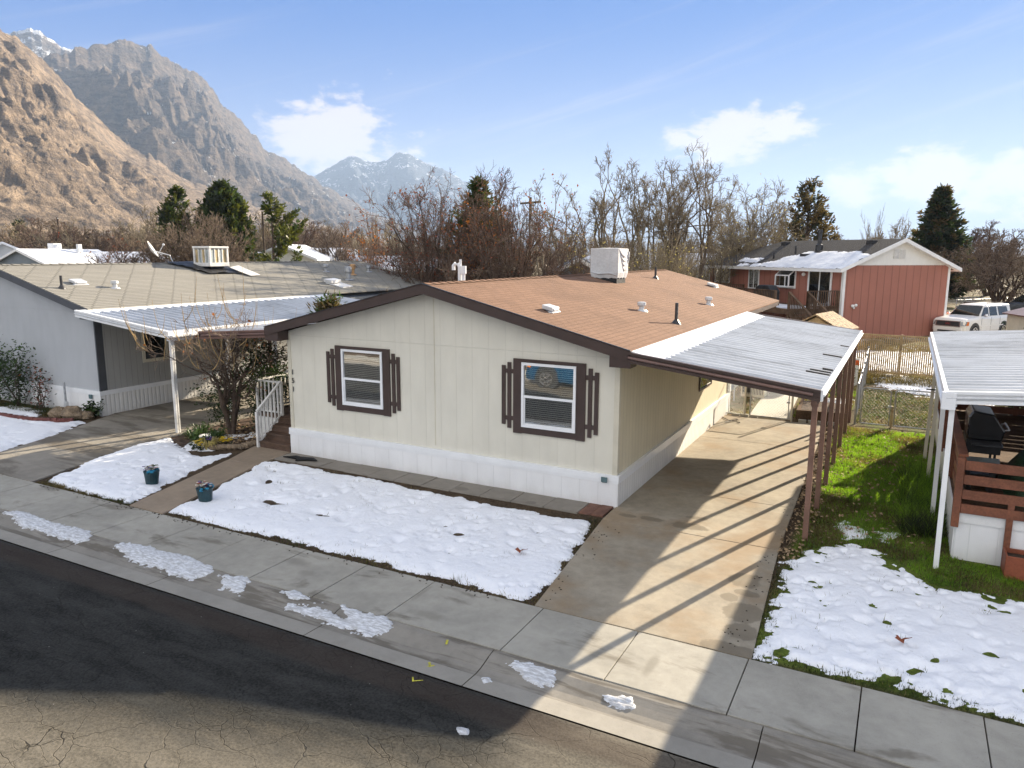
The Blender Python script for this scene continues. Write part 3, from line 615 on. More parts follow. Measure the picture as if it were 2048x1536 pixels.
blades('dead_grass', [(1.95,10.6),(3.5,10.6),(3.5,20),(1.5,20)], 14000, .08, .015, ['blade_dead', 'blade_green'], 7)
blades('dead_grass', [(3.7,10.6),(8,10.6),(8,17),(3.7,17)], 20000, .055, .016, ['blade_dark', 'blade_dead'], 8)
blades('dead_grass', [(2.8,18.4),(9.5,18.4),(9.5,20.6),(2.8,21)], 9000, .2, .02, ['blade_dead', 'blade_dead'], 9)
blades('dead_grass', [(-24,.2),(-17,.3),(-17,-.5),(-20,-.5),(-24,-.6)], 7000, .12, .015, ['blade_dead', 'blade_dark'], 10)
for q, n_, s_ in (('main', 2600, 21), ('left', 700, 22), ('right', 1600, 23)): blades('dead_grass', SP[q], n_, .10, .010, ['blade_dead', 'blade_dark'], s_, mask=lambda X, Y: fbm(X * 3.2, Y * 3.2, 4, 77) > .60)
snow([(2.2, 22.4), (9, 21.8), (9.4, 27), (6, 30), (1.5, 29)], .05, .08, 27, .9, .7, 60, thin=1., hole=1.6, base=GZ + .02)
blades('dead_grass', [(-10,22),(9.5,21.2),(9.5,33),(-10,33)], 16000, .16, .03, ['blade_dead', 'blade_dead'], 11)
def scatter_leaves(name, poly, n, size, m, seed, z=GZ + .03):
    rs = random.Random(seed); P = np.array(poly); b = MB(); c = 0
    while c < n:
        x = rs.uniform(P[:, 0].min(), P[:, 0].max()); y = rs.uniform(P[:, 1].min(), P[:, 1].max())
        if polydist(np.array([x]), np.array([y]), poly)[0] < 0: continue
        s = size * rs.uniform(.5, 1.2); e = [Vector((rs.uniform(-1, 1), rs.uniform(-1, 1), rs.uniform(-.35, .35))).normalized() for _ in range(2)]
        o = Vector((x, y, z + rs.uniform(0, .03))); u = e[0] * s; v = e[0].cross(e[1]).cross(e[0]).normalized() * s * .7
        b.add([o - u, o + v * .9, o + u, o - v], [(0, 1, 2, 3)]); c += 1
    o = b.build(name, m); o['kind'] = 'stuff'; return o
scatter_leaves('fallen_leaves', [(3.5,-.3),(3.3,9.9),(5.6,9.9),(5.5,.6)], 700, .04, M['litter'], 1, GZ + .045)
scatter_leaves('fallen_leaves', [(3.2,-1.2),(3.0,9.7),(3.55,9.7),(3.65,-1.0)], 900, .04, M['litter'], 2, GZ + .02)
scatter_leaves('fallen_leaves', [(1.95,10.4),(3.4,10.4),(3.4,17),(1.6,17)], 900, .045, M['litter'], 3, GZ + .02)
scatter_leaves('fallen_leaves', [(-.65,10.3),(.6,10.3),(.35,17),(-.65,17)], 900, .045, M['litter'], 13, GZ + .02)
scatter_leaves('fallen_leaves', [(3.7,10.6),(8,10.6),(8,18),(3.7,18)], 1100, .045, M['litter'], 4, GZ + .02)
scatter_leaves('fallen_leaves', [(-12.4,1.4),(-11.5,-.3),(-10.2,-.2),(-10.0,2.5)], 500, .045, M['litter'], 5, GZ + .04)
b = MB()   # crumbs of soil kicked onto the paving
for _ in range(260):
    k = rnd.random()
    x, y = (rnd.uniform(-11.5, -.0), -4.6 - abs(rnd.gauss(0, .08))) if k < .5 else ((rnd.uniform(.1, .6), rnd.uniform(-4.4, -1)) if k < .7 else (rnd.uniform(3.0, 3.3), rnd.uniform(-4.5, 6)))
    b.ball((x, y, .005), (rnd.uniform(.006, .02), rnd.uniform(.006, .02), .008), 5, 3, .3, rnd)
tag(b.build('soil_crumbs', M['soil']), kind='stuff')
for (x, y, z, lab) in [(-.55, -3.1, .085, 'curled rust brown leaf lying on the front lawn snow near the driveway'), (5.1, -3.35, .085, 'curled rust brown leaf lying on the right hand snow patch')]:
    b = MB(); o = Vector((x, y, z)); pts = []
    for k in range(10):
        a = k * .628; r = .095 if k % 2 == 0 else .045; pts.append(o + Vector((math.cos(a) * r, math.sin(a) * r * .8, .035 * math.cos(a * 2) + .02)))
    b.add([o + Vector((0, 0, .01))] + pts, [(0, 1 + k, 1 + (k + 1) % 10) for k in range(10)])
    b.beam(o, o + Vector((.12, .05, .04)), .006, .006)
    tag(b.build('leaf', M['leaf_dead_maple']), lab, 'leaf')
# ---------------------------------------------------------------- the cream manufactured house
W_, HE, HR, SK = 8.62, 3.07, 4.145, .62
SL = .245
def roof_z(x): return 4.33 - SL * abs(x + 4.33)
H = thing('manufactured_house', 'cream single-storey manufactured house with brown shingle roof and white skirting', 'house', (-4.31, 5, 0))
b = MB()
b.ext([(-W_, 0, SK), (0, 0, SK), (0, 0, HE), (-W_ / 2, 0, HR), (-W_, 0, HE)], (0, 10.2, 0))
front_back = [(-W_, 10.2, SK), (-.75, 10.2, SK), (-.75, 10.2, 3.1), (-W_ / 2, 10.2, HR - .01), (-W_, 10.2, HE)]
b.ext(front_back, (0, 7.1, 0))
wall = b.build('wall', [M['cream_siding'], M['cream_side_siding']], H)
for p in wall.data.polygons: p.material_index = 1 if abs(p.normal.x) > .7 else 0
b = MB(); b.box(-.09, -.016, SK, .016, .0, 3.03); b.box(0.001, .0, SK, .016, .09, 3.03); b.build('corner_trim', M['cream_trim'], H)
b = MB(); b.box(-W_ - .012, -.016, SK, -W_ + .09, 0, 3.03); b.build('corner_trim', M['cream_trim'], H)
b = MB(); b.box(-4.30, -.008, SK + .1, -4.285, 0, HR - .06); b.build('seam_batten', M['cream_trim'], H)
b = MB()
b.box(-W_ - .02, -.05, -.04, .05, 0.0, SK - .10); b.box(0, .0, -.04, .05, 10.2, SK - .10); b.box(-.78, 10.2, -.04, -.70, 17.3, SK - .02); b.box(-W_ - .05, 0, -.04, -W_, 17.3, SK - .1)
sk = b.build('skirting', [M['white_skirt'], M['white_ribbed']], H)
for p in sk.data.polygons: p.material_index = 1 if abs(p.normal.x) > .7 else 0
b = MB(); b.box(-W_ - .04, -.066, SK - .10, .066, -.0, SK + .02); b.box(.0, .0, SK - .10, .066, 10.22, SK + .02); b.box(-W_ - .055, -.058, SK - .145, .058, -.05, SK - .10); b.box(.05, -.05, SK - .145, .058, 10.2, SK - .10)
b.box(.02, 10.2, -.03, .075, 10.28, 3.0)
b.build('skirting_cap', M['white_vinyl'], H)
# roof: two slopes, edge metal, ridge caps
b = MB(); y0, y1 = -.36, 17.45
for sgn in (1, -1):
    xe = -4.33 + sgn * 4.67; ze = roof_z(xe)
    b.ext([(-4.33, y0, 4.33), (xe, y0, ze), (xe, y0, ze - .05), (-4.33, y0, 4.28)] if sgn > 0 else [(xe, y0, ze), (-4.33, y0, 4.33), (-4.33, y0, 4.28), (xe, y0, ze - .05)], (0, y1 - y0, 0))
roof = b.build('roof', M['brown_shingle'], H)
b = MB(); n = 60
for k in range(n):
    ya = y0 + .02 + k * (y1 - y0 - .04) / n; yb = ya + .33
    for sgn in (1, -1):
        b.add([(-4.33, ya, 4.352), (-4.33 + sgn * .15, ya, 4.352 - .0385), (-4.33 + sgn * .15, yb, 4.337 - .0385), (-4.33, yb, 4.337)], [(0, 1, 2, 3) if sgn > 0 else (3, 2, 1, 0)])
b.build('ridge_cap', M['brown_shingle'], roof)
b = MB()   # rake fascia on the front gable, with the stepped return blocks at the eaves
for sgn in (1, -1):
    xe = -4.33 + sgn * 4.67; ze = roof_z(xe)
    b.ext([(-4.33, -.39, 4.315), (xe, -.39, ze - .012), (xe, -.39, ze - .21), (-4.33, -.39, 4.115)], (0, .03, 0))
    b.ext([(-4.33, -.375, 4.30), (xe, -.375, ze - .03), (xe, -.375, ze - .10), (-4.33, -.375, 4.23)], (0, .37, 0))
    x0 = xe - sgn * .42
    b.ext([(xe, -.37, ze - .20), (x0, -.37, ze - .20 + .42 * SL), (x0, -.37, ze - .33), (xe, -.37, ze - .33)], (0, .36, 0))
    b.box(min(xe - sgn * .02, xe - sgn * .05), 0, ze - .2, max(xe - sgn * .02, xe - sgn * .05), 17.4, ze - .055)
    b.ext([(-4.33, 17.42, 4.315), (xe, 17.42, ze - .012), (xe, 17.42, ze - .2), (-4.33, 17.42, 4.12)], (0, .03, 0))
b.build('fascia', M['brown_trim'], H)
b = MB()
for sgn in (1, -1):
    xe = -4.33 + sgn * 4.67; ze = roof_z(xe)
    b.beam((-4.33, -.385, 4.336), (xe, -.385, ze + .006), .04, .014)
b.build('drip_edge', M['dark_metal'], H)
b = MB(); b.box(0.0, .02, 2.985, .30, 17.3, 3.0); b.box(-W_ - .42, .02, 2.985, -W_, 17.3, 3.0); b.box(-.75, 10.25, 2.95, 0, 17.3, 2.985)
b.build('soffit', M['cream_trim'], H)
def text_obj(name, body, size, m, parent, loc, rot, depth=.006, spacing=1.):
    cu = bpy.data.curves.new(name, 'FONT'); cu.body = body; cu.size = size; cu.extrude = depth; cu.align_x = 'CENTER'; cu.space_line = spacing; cu.materials.append(m)
    tmp = bpy.data.objects.new('tmp', cu); me = bpy.data.meshes.new_from_object(tmp); me.materials.clear(); me.materials.append(m); bpy.data.objects.remove(tmp)
    o = bpy.data.objects.new(name, me); COL.objects.link(o); o.parent = parent; o.location = loc; o.rotation_euler = rot; return o
hl = Vector(H.location)
for k, ch in enumerate('151'):
    text_obj('house_number', ch, .18, M['dark_metal'], H, Vector((-8.49, -.02, 2.0 - k * .215)) - hl, (R_(90), 0, 0), .006)
def front_window(x0, x1, z0, z1, lab):
    w = MB()
    w.box(x0 - .14, -.035, z0 - .14, x1 + .14, -.002, z0 - .0); w.box(x0 - .14, -.035, z1, x1 + .14, -.002, z1 + .07); w.box(x0 - .20, -.04, z0 - .15, x0, -.002, z1 + .07); w.box(x1, -.04, z0 - .15, x1 + .20, -.002, z1 + .07)
    win = w.build('window', M['brown_trim'], H, bevel=.004); win['label'] = lab
    f = MB(); t_ = .055; d0 = -.062
    zm = (z0 + z1) / 2 - .03
    for (a, c, e, g) in [(x0, z0, x1, z0 + t_), (x0, z1 - t_, x1, z1)]: f.box(a, d0, c, e, -.003, g)
    for (a, c, e, g) in [(x0, z0 + t_, x0 + t_, z1 - t_), (x1 - t_, z0 + t_, x1, z1 - t_)]: f.box(a, d0, c, e, -.003, g)
    f.box(x0 + t_, d0 + .012, zm - .025, x1 - t_, -.003, zm + .025)
    f.box(x0 + t_, d0 + .018, z0 + t_, x1 - t_, -.003, z0 + t_ + .03); f.box(x0 + t_, d0 + .018, z0 + t_ + .03, x0 + t_ + .025, -.003, zm - .025); f.box(x1 - t_ - .025, d0 + .018, z0 + t_ + .03, x1 - t_, -.003, zm - .025)
    f.build('frame', M['white_vinyl'], win, bevel=.004)
    g = MB(); g.box(x0 + t_, -.032, zm + .025, x1 - t_, -.028, z1 - t_); g.box(x0 + t_ + .02, -.030, z0 + t_ + .02, x1 - t_ - .02, -.026, zm - .02); g.build('pane', M['window_glass'], win)
    s = MB(); s.cur = 1; s.box(x0 + t_ - .01, -.004, z0 + t_ - .01, x1 - t_ + .01, -.0015, z1 - t_ + .01); s.cur = 0
    z = z0 + t_ + .03
    while z < z1 - t_:
        s.add([(x0 + t_ + .005, -.024, z), (x1 - t_ - .005, -.024, z), (x1 - t_ - .005, -.0065, z + .026), (x0 + t_ + .005, -.0065, z + .026)], [(0, 1, 2, 3)]); z += .042
    s.build('blind', [M['blind_slat'], M['dark_room']], win)
    for sgn, xb in ((-1, x0 - .20), (1, x1 + .20)):
        s = MB(); L = [(0.055, -.02, -.07), (.19, -.10, -.15)]
        L = [(.055, z0 - .06, z1 - .02), (.19, z0 + .01, z1 - .09)]
        for (off, za, zb) in L:
            xa = xb + sgn * off; s.box(min(xa, xa + sgn * .085), -.036, za, max(xa, xa + sgn * .085), -.004, zb)
        for zr in (z0 + .11, z1 - .25): s.box(min(xb, xb + sgn * .27), -.030, zr, max(xb, xb + sgn * .27), -.006, zr + .09)
        s.build('shutter', M['brown_trim'], H, bevel=.003)
    return win
front_window(-6.90, -5.70, 1.40, 2.74, 'window on the left half of the front wall')
front_window(-2.11, -.89, 1.40, 2.76, 'window on the right half of the front wall')
b = MB(); b.box(.018, 6.35, 1.30, .045, 7.75, 1.36); b.box(.018, 6.35, 1.94, .045, 7.75, 2.0); b.box(.018, 6.35, 1.36, .045, 6.42, 1.94); b.box(.018, 7.68, 1.36, .045, 7.75, 1.94)
w2 = b.build('window', M['brown_trim'], H); w2['label'] = 'small high window on the carport side wall'
b = MB(); b.box(.02, 6.42, 1.36, .028, 7.68, 1.94); b.build('pane', M['car_glass'], w2)
b = MB(); b.box(-.27, -.11, .485, -.17, -.066, .585); b.box(-.285, -.12, .495, -.155, -.10, .60); b.build('outlet_box', M['blue_grey_box'], H, bevel=.006)
# little things through the roof
def rz_at(x): return roof_z(x)
def low_vent(x, y, zf, par, L=.42, wv=.30, m='pale_metal', sl=-SL):
    b = MB(); z = zf(x)
    b.ext([(x - wv / 2, y - L / 2, z - sl * -wv / 2 + .0), (x + wv / 2, y - L / 2, z + sl * wv / 2), (x + wv / 2, y + L / 2, z + sl * wv / 2), (x - wv / 2, y + L / 2, z - sl * wv / 2)], (0, 0, .03))
    b.ext([(x - wv * .42, y - L * .42, z + .03 - sl * wv * .42), (x + wv * .42, y - L * .42, z + .03 + sl * wv * .42), (x + wv * .42, y + L * .42, z + .03 + sl * wv * .42), (x - wv * .42, y + L * .42, z + .03 - sl * wv * .42)], (0, 0, .085))
    b.box(x + wv * .40, y - L * .3, z - wv * .4 * SL + .035, x + wv * .47, y + L * .3, z - wv * .4 * SL + .09)
    return b.build('roof_vent', M[m], par, bevel=.02)
def mushroom(x, y, z, par, r=.10, h=.2, m='pale_metal'):
    b = MB(); b.tube([(x, y, z - .03), (x, y, z + h * .55)], r * .6, 12); b.tube([(x, y, z + h * .5), (x, y, z + h * .62), (x, y, z + h * .95), (x, y, z + h)], [r * .8, r, r, r * .6], 14)
    b.tube([(x, y, z - .03), (x, y, z + .02)], [r * 1.5, r * 1.1], 14)
    return b.build('roof_vent', M[m], par)
def pipe(x, y, z, par, h=.45, r=.04, m='dark_metal'):
    b = MB(); b.tube([(x, y, z - .03), (x, y, z + h)], r, 10); b.tube([(x, y, z - .04), (x, y, z + .02), (x, y, z + .10)], [r * 3.4, r * 2.6, r * 1.1], 12)
    return b.build('vent_pipe', M[m], par)
low_vent(-1.96, 1.02, roof_z, H); mushroom(-1.15, 4.75, roof_z(-1.15), H, .11, .22); pipe(-.13, 4.33, roof_z(-.13), H, .5); mushroom(-.65, 9.81, roof_z(-.65), H, .11, .24)
low_vent(-1.91, 15.73, roof_z, H, .5, .4); pipe(-3.36, 13.02, roof_z(-3.36), H, .4)
b = MB(); x, y = -4.55, 1.5; z = roof_z(x)
b.tube([(x, y, z - .05), (x, y, z + .38), (x - .04, y, z + .44), (x - .12, y, z + .45), (x - .17, y, z + .40), (x - .17, y, z + .30)], .045, 10); b.tube([(x + .10, y, z - .05), (x + .10, y, z + .36)], .045, 10)
b.tube([(x + .10, y, z + .22), (x + .10, y, z + .40)], [.075, .075], 10); b.tube([(x + .02, y, z + .35), (x + .02, y, z + .55)], .03, 8)
b.build('vent_pipe', M['white_vinyl'], H)
# swamp cooler wrapped in a cloth cover
cx, cy = -3.62, 8.95
E_ = thing('evaporative_cooler', 'evaporative cooler wrapped in a grey cloth cover on the brown roof', 'roof cooler', (cx, cy, roof_z(cx)))
X, Y = [], []
b = MB(); zb = roof_z(cx) + .10; zt = zb + .88; n = 9; hw = .46
rings = []
for iz in range(8):
    f = iz / 7; z = zb + (zt - zb) * f; ring = []
    for side in range(4):
        for k in range(n):
            u = -1 + 2 * k / n; wv = .010 * math.sin(7 * u + 3 * f + side * 2) * (1 - f) + .006 * math.sin(13 * u + side)
            h = hw * (1 + wv) * (1 if f > .12 else .93); q = [(u, -1), (1, u), (-u, 1), (-1, -u)][side]
            ring.append((cx + q[0] * h * 1., cy + q[1] * h, z - (.05 * abs(math.sin(5 * u + side)) if iz == 0 else 0) - (.015 if iz == 7 and k == 0 else 0)))
    rings.append(ring)
vs_ = [v for r in rings for v in r]; m_ = 4 * n
fs = [(i * m_ + j, i * m_ + (j + 1) % m_, (i + 1) * m_ + (j + 1) % m_, (i + 1) * m_ + j) for i in range(7) for j in range(m_)]
vs_.append((cx, cy, zt + .02)); fs += [(7 * m_ + j, 7 * m_ + (j + 1) % m_, len(vs_) - 1) for j in range(m_)]
b.add(vs_, fs); cover = b.build('cover', M['cover_grey'], E_)
b = MB()   # folds hanging on the right-hand face, drawstring hem
for k in range(4):
    z = zt - .12 - k * .17; b.tube([(cx + .46, cy - .42 + .1 * k, z + .1), (cx + .475, cy - .2 + .1 * k, z - .06), (cx + .472, cy + .1, z - .14 + .04 * k), (cx + .465, cy + .36, z - .04)], [.008, .02, .02, .008], 6)
b.tube([(cx - .44, cy - .46, zb + .16), (cx - .2, cy - .47, zb + .1), (cx + .2, cy - .47, zb + .12), (cx + .44, cy - .46, zb + .05)], [.012, .02, .02, .012], 6)
b.tube([(cx + .3, cy + .44, zt - .02), (cx + .47, cy + .46, zt - .12), (cx + .48, cy + .45, zt - .45)], [.02, .035, .01], 6)
b.build('fold', M['cover_grey'], cover, smooth=True)
b = MB(); b.box(cx - .40, cy - .40, roof_z(cx) - .12, cx + .40, cy + .40, zb + .06); b.build('base', M['tarp_black'], E_)
# ---------------------------------------------------------------- carport on the right
K = thing('carport', 'white ribbed metal carport with brown front fascia and brown posts over the driveway', 'carport', (3.5, 5, 0))
def ribbed(x0, z0, x1, z1, y0, y1, m, name, parent, per=.305, th=.02, rib=.058):
    """pan roof: pans run from x0 (house) to x1 (outer edge), ribs repeat along y"""
    prof = []; y = y0
    while y < y1 - 1e-6:
        for dy, dz in ((0, 0), (.11, 0), (.125, rib * .35), (.16, rib * .35), (.18, 0), (.262, 0), (.272, rib), (.292, rib), (.303, 0)):
            if y + dy < y1: prof.append((y + dy, dz))
        y += per
    prof.append((y1, 0)); b = MB(); n = len(prof)
    vs = [(x0, yy, z0 + dz) for yy, dz in prof] + [(x1, yy, z1 + dz) for yy, dz in prof]
    b.add(vs, [(i, i + 1, n + i + 1, n + i) if x1 < x0 else (i + 1, i, n + i, n + i + 1) for i in range(n - 1)])
    b.ext([(x0, y0, z0 - th), (x1, y0, z1 - th), (x1, y1, z1 - th), (x0, y1, z0 - th)], (0, 0, th * .8))
    return b.build(name, m, parent)
ribbed(.92, 3.02, 3.66, 2.70, -.34, 10.85, M['white_metal_roof'], 'roof_panel', K)
b = MB(); b.ext([(.30, -.345, 3.19), (.95, -.345, 3.045), (.95, -.345, 3.02), (.30, -.345, 3.165)], (0, 11.19, 0)); b.build('flashing', M['white_vinyl'], K)
def chan_front(x0, z0, x1, z1, y, par, m1, m2, name='fascia'):
    b = MB(); b.cur = 0
    d = Vector((x1 - x0, 0, z1 - z0))
    b.ext([(x0, y - .03, z0 + .035), (x1, y - .03, z1 + .035), (x1, y - .03, z1 - .15), (x0, y - .03, z0 - .15)], (0, .035, 0))
    b.ext([(x0, y - .055, z0 + .045), (x1, y - .055, z1 + .045), (x1, y - .055, z1 + .0), (x0, y - .055, z0 + .0)], (0, .09, 0))
    b.cur = 1
    b.tube([(x0, y - .045, z0 - .055), (x1 - .12 * (1 if x1 > x0 else -1), y - .045, z1 - .055 + .12 * abs(z1 - z0) / abs(x1 - x0))], .028, 8)
    b.cur = 0; b.ext([(x0, y - .05, z0 - .10), (x1, y - .05, z1 - .10), (x1, y - .05, z1 - .15), (x0, y - .05, z0 - .15)], (0, .08, 0))
    return b.build(name, [m1, m2], par)
chan_front(.30, 3.12, 3.66, 2.70, -.36, K, M['brown_trim'], M['brown_metal'])
chan_front(.30, 3.12, 3.66, 2.70, 10.93, K, M['brown_trim'], M['brown_metal'])
b = MB(); b.box(3.60, -.34, 2.555, 3.70, 10.85, 2.60); b.box(3.66, -.38, 2.555, 3.70, 10.9, 2.745); b.tube([(3.715, -.36, 2.655), (3.715, 10.88, 2.655)], .02, 8); b.build('gutter', M['white_vinyl'], K)
b = MB(); b.box(3.50, -.25, 2.47, 3.60, 10.75, 2.575); b.build('beam', M['post_brown'], K)
for k, y in enumerate([.0, 1.85, 3.62, 5.45, 7.25, 9.0, 10.65]):
    b = MB(); b.box(3.505, y - .045, -.1, 3.595, y + .045, 2.475); b.box(3.51, y - .055, .55, 3.59, y + .055, .56); b.box(3.49, y - .07, 2.40, 3.61, y + .07, 2.475)
    b.build('post', M['post_brown'], K)
for (y, x0) in ((1.32, 3.22), (1.62, 3.26), (2.0, 3.45), (4.1, 3.25), (6.2, 3.45)): b = MB(); b.ext([(x0, y, 2.702 + (3.66 - x0) * .117), (3.64, y, 2.704), (3.64, y + .03, 2.704), (x0, y + .03, 2.702 + (3.66 - x0) * .117)], (0, 0, .064)); b.build('tar_strip', M['tarp_black'], K)
# ---------------------------------------------------------------- porch on the left side
A = thing('porch_awning', 'small porch awning with brown metal edge left of the cream house', 'awning', (-10.6, 1.5, 0))
ribbed(-9.0, 3.05, -11.75, 2.86, .05, 4.2, M['white_metal_roof'], 'roof_panel', A)
chan_front(-9.05, 3.04, -11.8, 2.84, .03, A, M['brown_metal'], M['brown_metal'])
b = MB(); b.box(-11.82, .0, 2.70, -11.75, 4.2, 2.90); b.build('gutter', M['brown_metal'], A)
for y in (2.3, 4.0):
    b = MB(); b.box(-11.66, y - .04, -.1, -11.58, y + .04, 2.80); b.build('post', M['post_brown'], A)
Pt = thing('porch', 'raised porch with brown steps and white railing beside the cream house', 'porch', (-9.6, 1.5, 0))
b = MB(); b.box(-10.62, .72, .60, -8.64, 3.9, .68); b.build('platform', M['step_wood'], Pt)
b = MB(); b.box(-10.60, .76, -.05, -10.56, 3.8, .6); b.box(-10.56, .74, -.05, -9.78, .78, .6); b.build('skirting', M['worn_white'], Pt)
b = MB()
for k in range(4): b.box(-9.76, -.06 + k * .24, -.03, -8.66, -.06 + k * .24 + .26, .165 * (k + 1) - .04); b.box(-9.78, -.08 + k * .24, .165 * (k + 1) - .04, -8.65, -.06 + k * .24 + .26, .165 * (k + 1))
b.build('steps', M['step_wood'], Pt)
PW = [.052]
def railing(pts0, h0, par, name, sp=.145, post=True, m='worn_white'):
    b = MB(); a = Vector(pts0[0]); c = Vector(pts0[1]); L = (c - a).length; n = max(2, int(L / sp)); up = Vector((0, 0, 1))
    b.beam(a + up * h0, c + up * h0, .06, .045); b.beam(a + up * .10, c + up * .10, .04, .04)
    for k in range(n + 1):
        q = a + (c - a) * k / n; w = PW[0] if k in (0, n) and post else .032
        b.beam(q + up * (.0 if k in (0, n) else .1), q + up * (h0 - .02), w, w, (0, 1, 0))
    PW[0] += .005; return b.build(name, M[m], par)
railing([(-10.58, .76, .66), (-9.70, .76, .66)], .92, Pt, 'railing'); railing([(-10.58, .76, .66), (-10.58, 3.85, .66)], .92, Pt, 'railing'); railing([(-10.58, 3.85, .66), (-8.7, 3.85, .66)], .92, Pt, 'railing')
railing([(-9.74, -.08, .0), (-9.70, .76, .66)], .95, Pt, 'railing')
b = MB()
mp = [(-8.45, -.52), (-8.2, -.30), (-8.05, -.33), (-7.7, -.25), (-7.45, -.40), (-7.7, -.46), (-7.95, -.62), (-8.02, -.50)]
b.ext([(x, y, .012) for x, y in mp], (0, 0, .022)); tag(b.build('door_mat', M['black_mat']), 'crumpled black mat lying on the pavers at the corner of the cream house', 'mat')
# flower pots
def flower_pot(x, y, seed, lab, tilt):
    rs = random.Random(seed); T = thing('flower_pot', lab, 'flower pot', (x, y, GZ + .02), 0, 'pots of artificial flowers beside the walkway')
    b = MB(); b.tube([(x, y, .0), (x, y, .02), (x + tilt, y, .27), (x + tilt, y, .30), (x + tilt, y, .31), (x + tilt, y, .30)], [.11, .125, .155, .165, .165, .145], 18); b.build('pot', M['pot_teal'], T, smooth=False)
    b = MB()
    for k in range(9):
        a = rs.uniform(-1.2, 2.4); b.ball((x + tilt + .14 * math.cos(a), y + .14 * math.sin(a), .315 + rs.uniform(-.02, .03)), (.045, .045, .022), 6, 4, .5, rs)
    b.build('foil', M['foil_blue'], T)
    b = MB(); cs = ['petal_white', 'petal_white', 'petal_rust', 'petal_violet', 'leaf_mid']
    for k in range(46):
        a = rs.uniform(0, 6.28); r = .15 * math.sqrt(rs.random()); b.cur = rs.randrange(5); c = (x + tilt + r * math.cos(a), y + r * math.sin(a), .38 + rs.uniform(-.03, .06) - r * .2)
        for q in range(5):
            e = q * 1.257 + a; b.add([c, (c[0] + .035 * math.cos(e), c[1] + .035 * math.sin(e), c[2] + .018), (c[0] + .035 * math.cos(e + .9), c[1] + .035 * math.sin(e + .9), c[2] + .012)], [(0, 1, 2)])
    b.build('flowers', [M[q] for q in cs], T)
flower_pot(-9.35, -3.47, 1, 'teal pot of pale artificial flowers on the snow left of the walkway', .01)
flower_pot(-7.36, -3.73, 2, 'teal pot of pale artificial flowers on the snow right of the walkway', -.015)
# ---------------------------------------------------------------- grey house on the left
G = thing('manufactured_house', 'grey manufactured house with grey shingle roof and dark rake trim at the left', 'house', (-21.6, 8, 0))
gx0, gx1, gr = -26.4, -16.87, -21.63; ge = 3.06
def groof(x): return 4.55 - .2525 * abs(x - gr)
b = MB(); b.ext([(gx0, .4, .72), (gx1, .4, .72), (gx1, .4, ge), (gr, .4, 4.32), (gx0, .4, ge)], (0, 18.3, 0))
gw = b.build('wall', [M['grey_siding'], M['grey_side_siding']], G)
for p in gw.data.polygons: p.material_index = 1 if abs(p.normal.x) > .7 else 0
b = MB(); b.box(gx0, .35, -.05, gx1 + .04, .4, .62); b.box(gx1, .4, -.05, gx1 + .04, 18.6, .62)
sk = b.build('skirting', [M['white_skirt'], M['white_ribbed']], G)
for p in sk.data.polygons: p.material_index = 1 if abs(p.normal.x) > .7 else 0
b = MB(); b.box(gx0, .33, .62, gx1 + .06, .40, .75); b.box(gx1, .4, .62, gx1 + .06, 18.6, .75); b.build('skirting_cap', M['white_vinyl'], G)
b = MB(); b.box(gx1 - .02, .37, .75, gx1 + .03, .44, 3.06); b.box(gx1 + .001, .44, .75, gx1 + .012, .62, 3.0); b.build('corner_trim', M['dark_grey_trim'], G)
b = MB()
for sgn in (1, -1):
    xe = gr + sgn * 4.95; ze = groof(xe)
    P_ = [(gr, .12, 4.55), (xe, .12, ze), (xe, .12, ze - .05), (gr, .12, 4.5)]
    b.ext(P_ if sgn > 0 else P_[::-1], (0, 18.7, 0))
gro = b.build('roof', M['grey_shingle'], G)
b = MB()
for k in range(58):
    ya = .14 + k * .318
    for sgn in (1, -1): b.add([(gr, ya, 4.575), (gr + sgn * .16, ya, 4.535), (gr + sgn * .16, ya + .35, 4.515), (gr, ya + .35, 4.555)], [(0, 1, 2, 3) if sgn > 0 else (3, 2, 1, 0)])
b.build('ridge_cap', M['grey_shingle'], gro)
b = MB()
for sgn in (1, -1):
    xe = gr + sgn * 4.95; ze = groof(xe)
    b.ext([(gr, .08, 4.53), (xe, .08, ze - .015), (xe, .08, ze - .22), (gr, .08, 4.32)], (0, .035, 0)); b.ext([(gr, .1, 4.5), (xe, .1, ze - .05), (xe, .1, ze - .12), (gr, .1, 4.42)], (0, .3, 0))
    x0 = xe - sgn * .4; b.ext([(xe, .085, ze - .2), (x0, .085, ze - .1), (x0, .085, ze - .32), (xe, .085, ze - .32)], (0, .31, 0))
b.build('fascia', M['dark_grey_trim'], G)
for (y0, y1, z0, z1) in [(2.0, 2.75, 1.55, 2.5), (5.1, 6.3, 1.35, 2.45), (9, 10, 1.4, 2.4)]:
    b = MB(); X1 = gx1 + .03
    b.box(gx1, y0 - .1, z0 - .1, X1, y1 + .1, z0); b.box(gx1, y0 - .1, z1, X1, y1 + .1, z1 + .1); b.box(gx1, y0 - .1, z0, X1, y0, z1); b.box(gx1, y1, z0, X1, y1 + .1, z1)
    wn = b.build('window', M['cream_trim'], G); b = MB(); b.box(gx1, y0, z0, gx1 + .008, y1, z1); b.build('pane', M['car_glass'], wn)
b = MB(); b.box(gx1 - .45, .28, .50, gx1 - .33, .33, .63); b.build('outlet_box', M['blue_grey_box'], G, bevel=.006)
pipe(-18.81, .69, groof(-18.81), G, .4); low_vent(-19.25, 1.5, groof, G, .5, .4, sl=-.2525); mushroom(-18.63, 2.36, groof(-18.63), G, .12, .24)
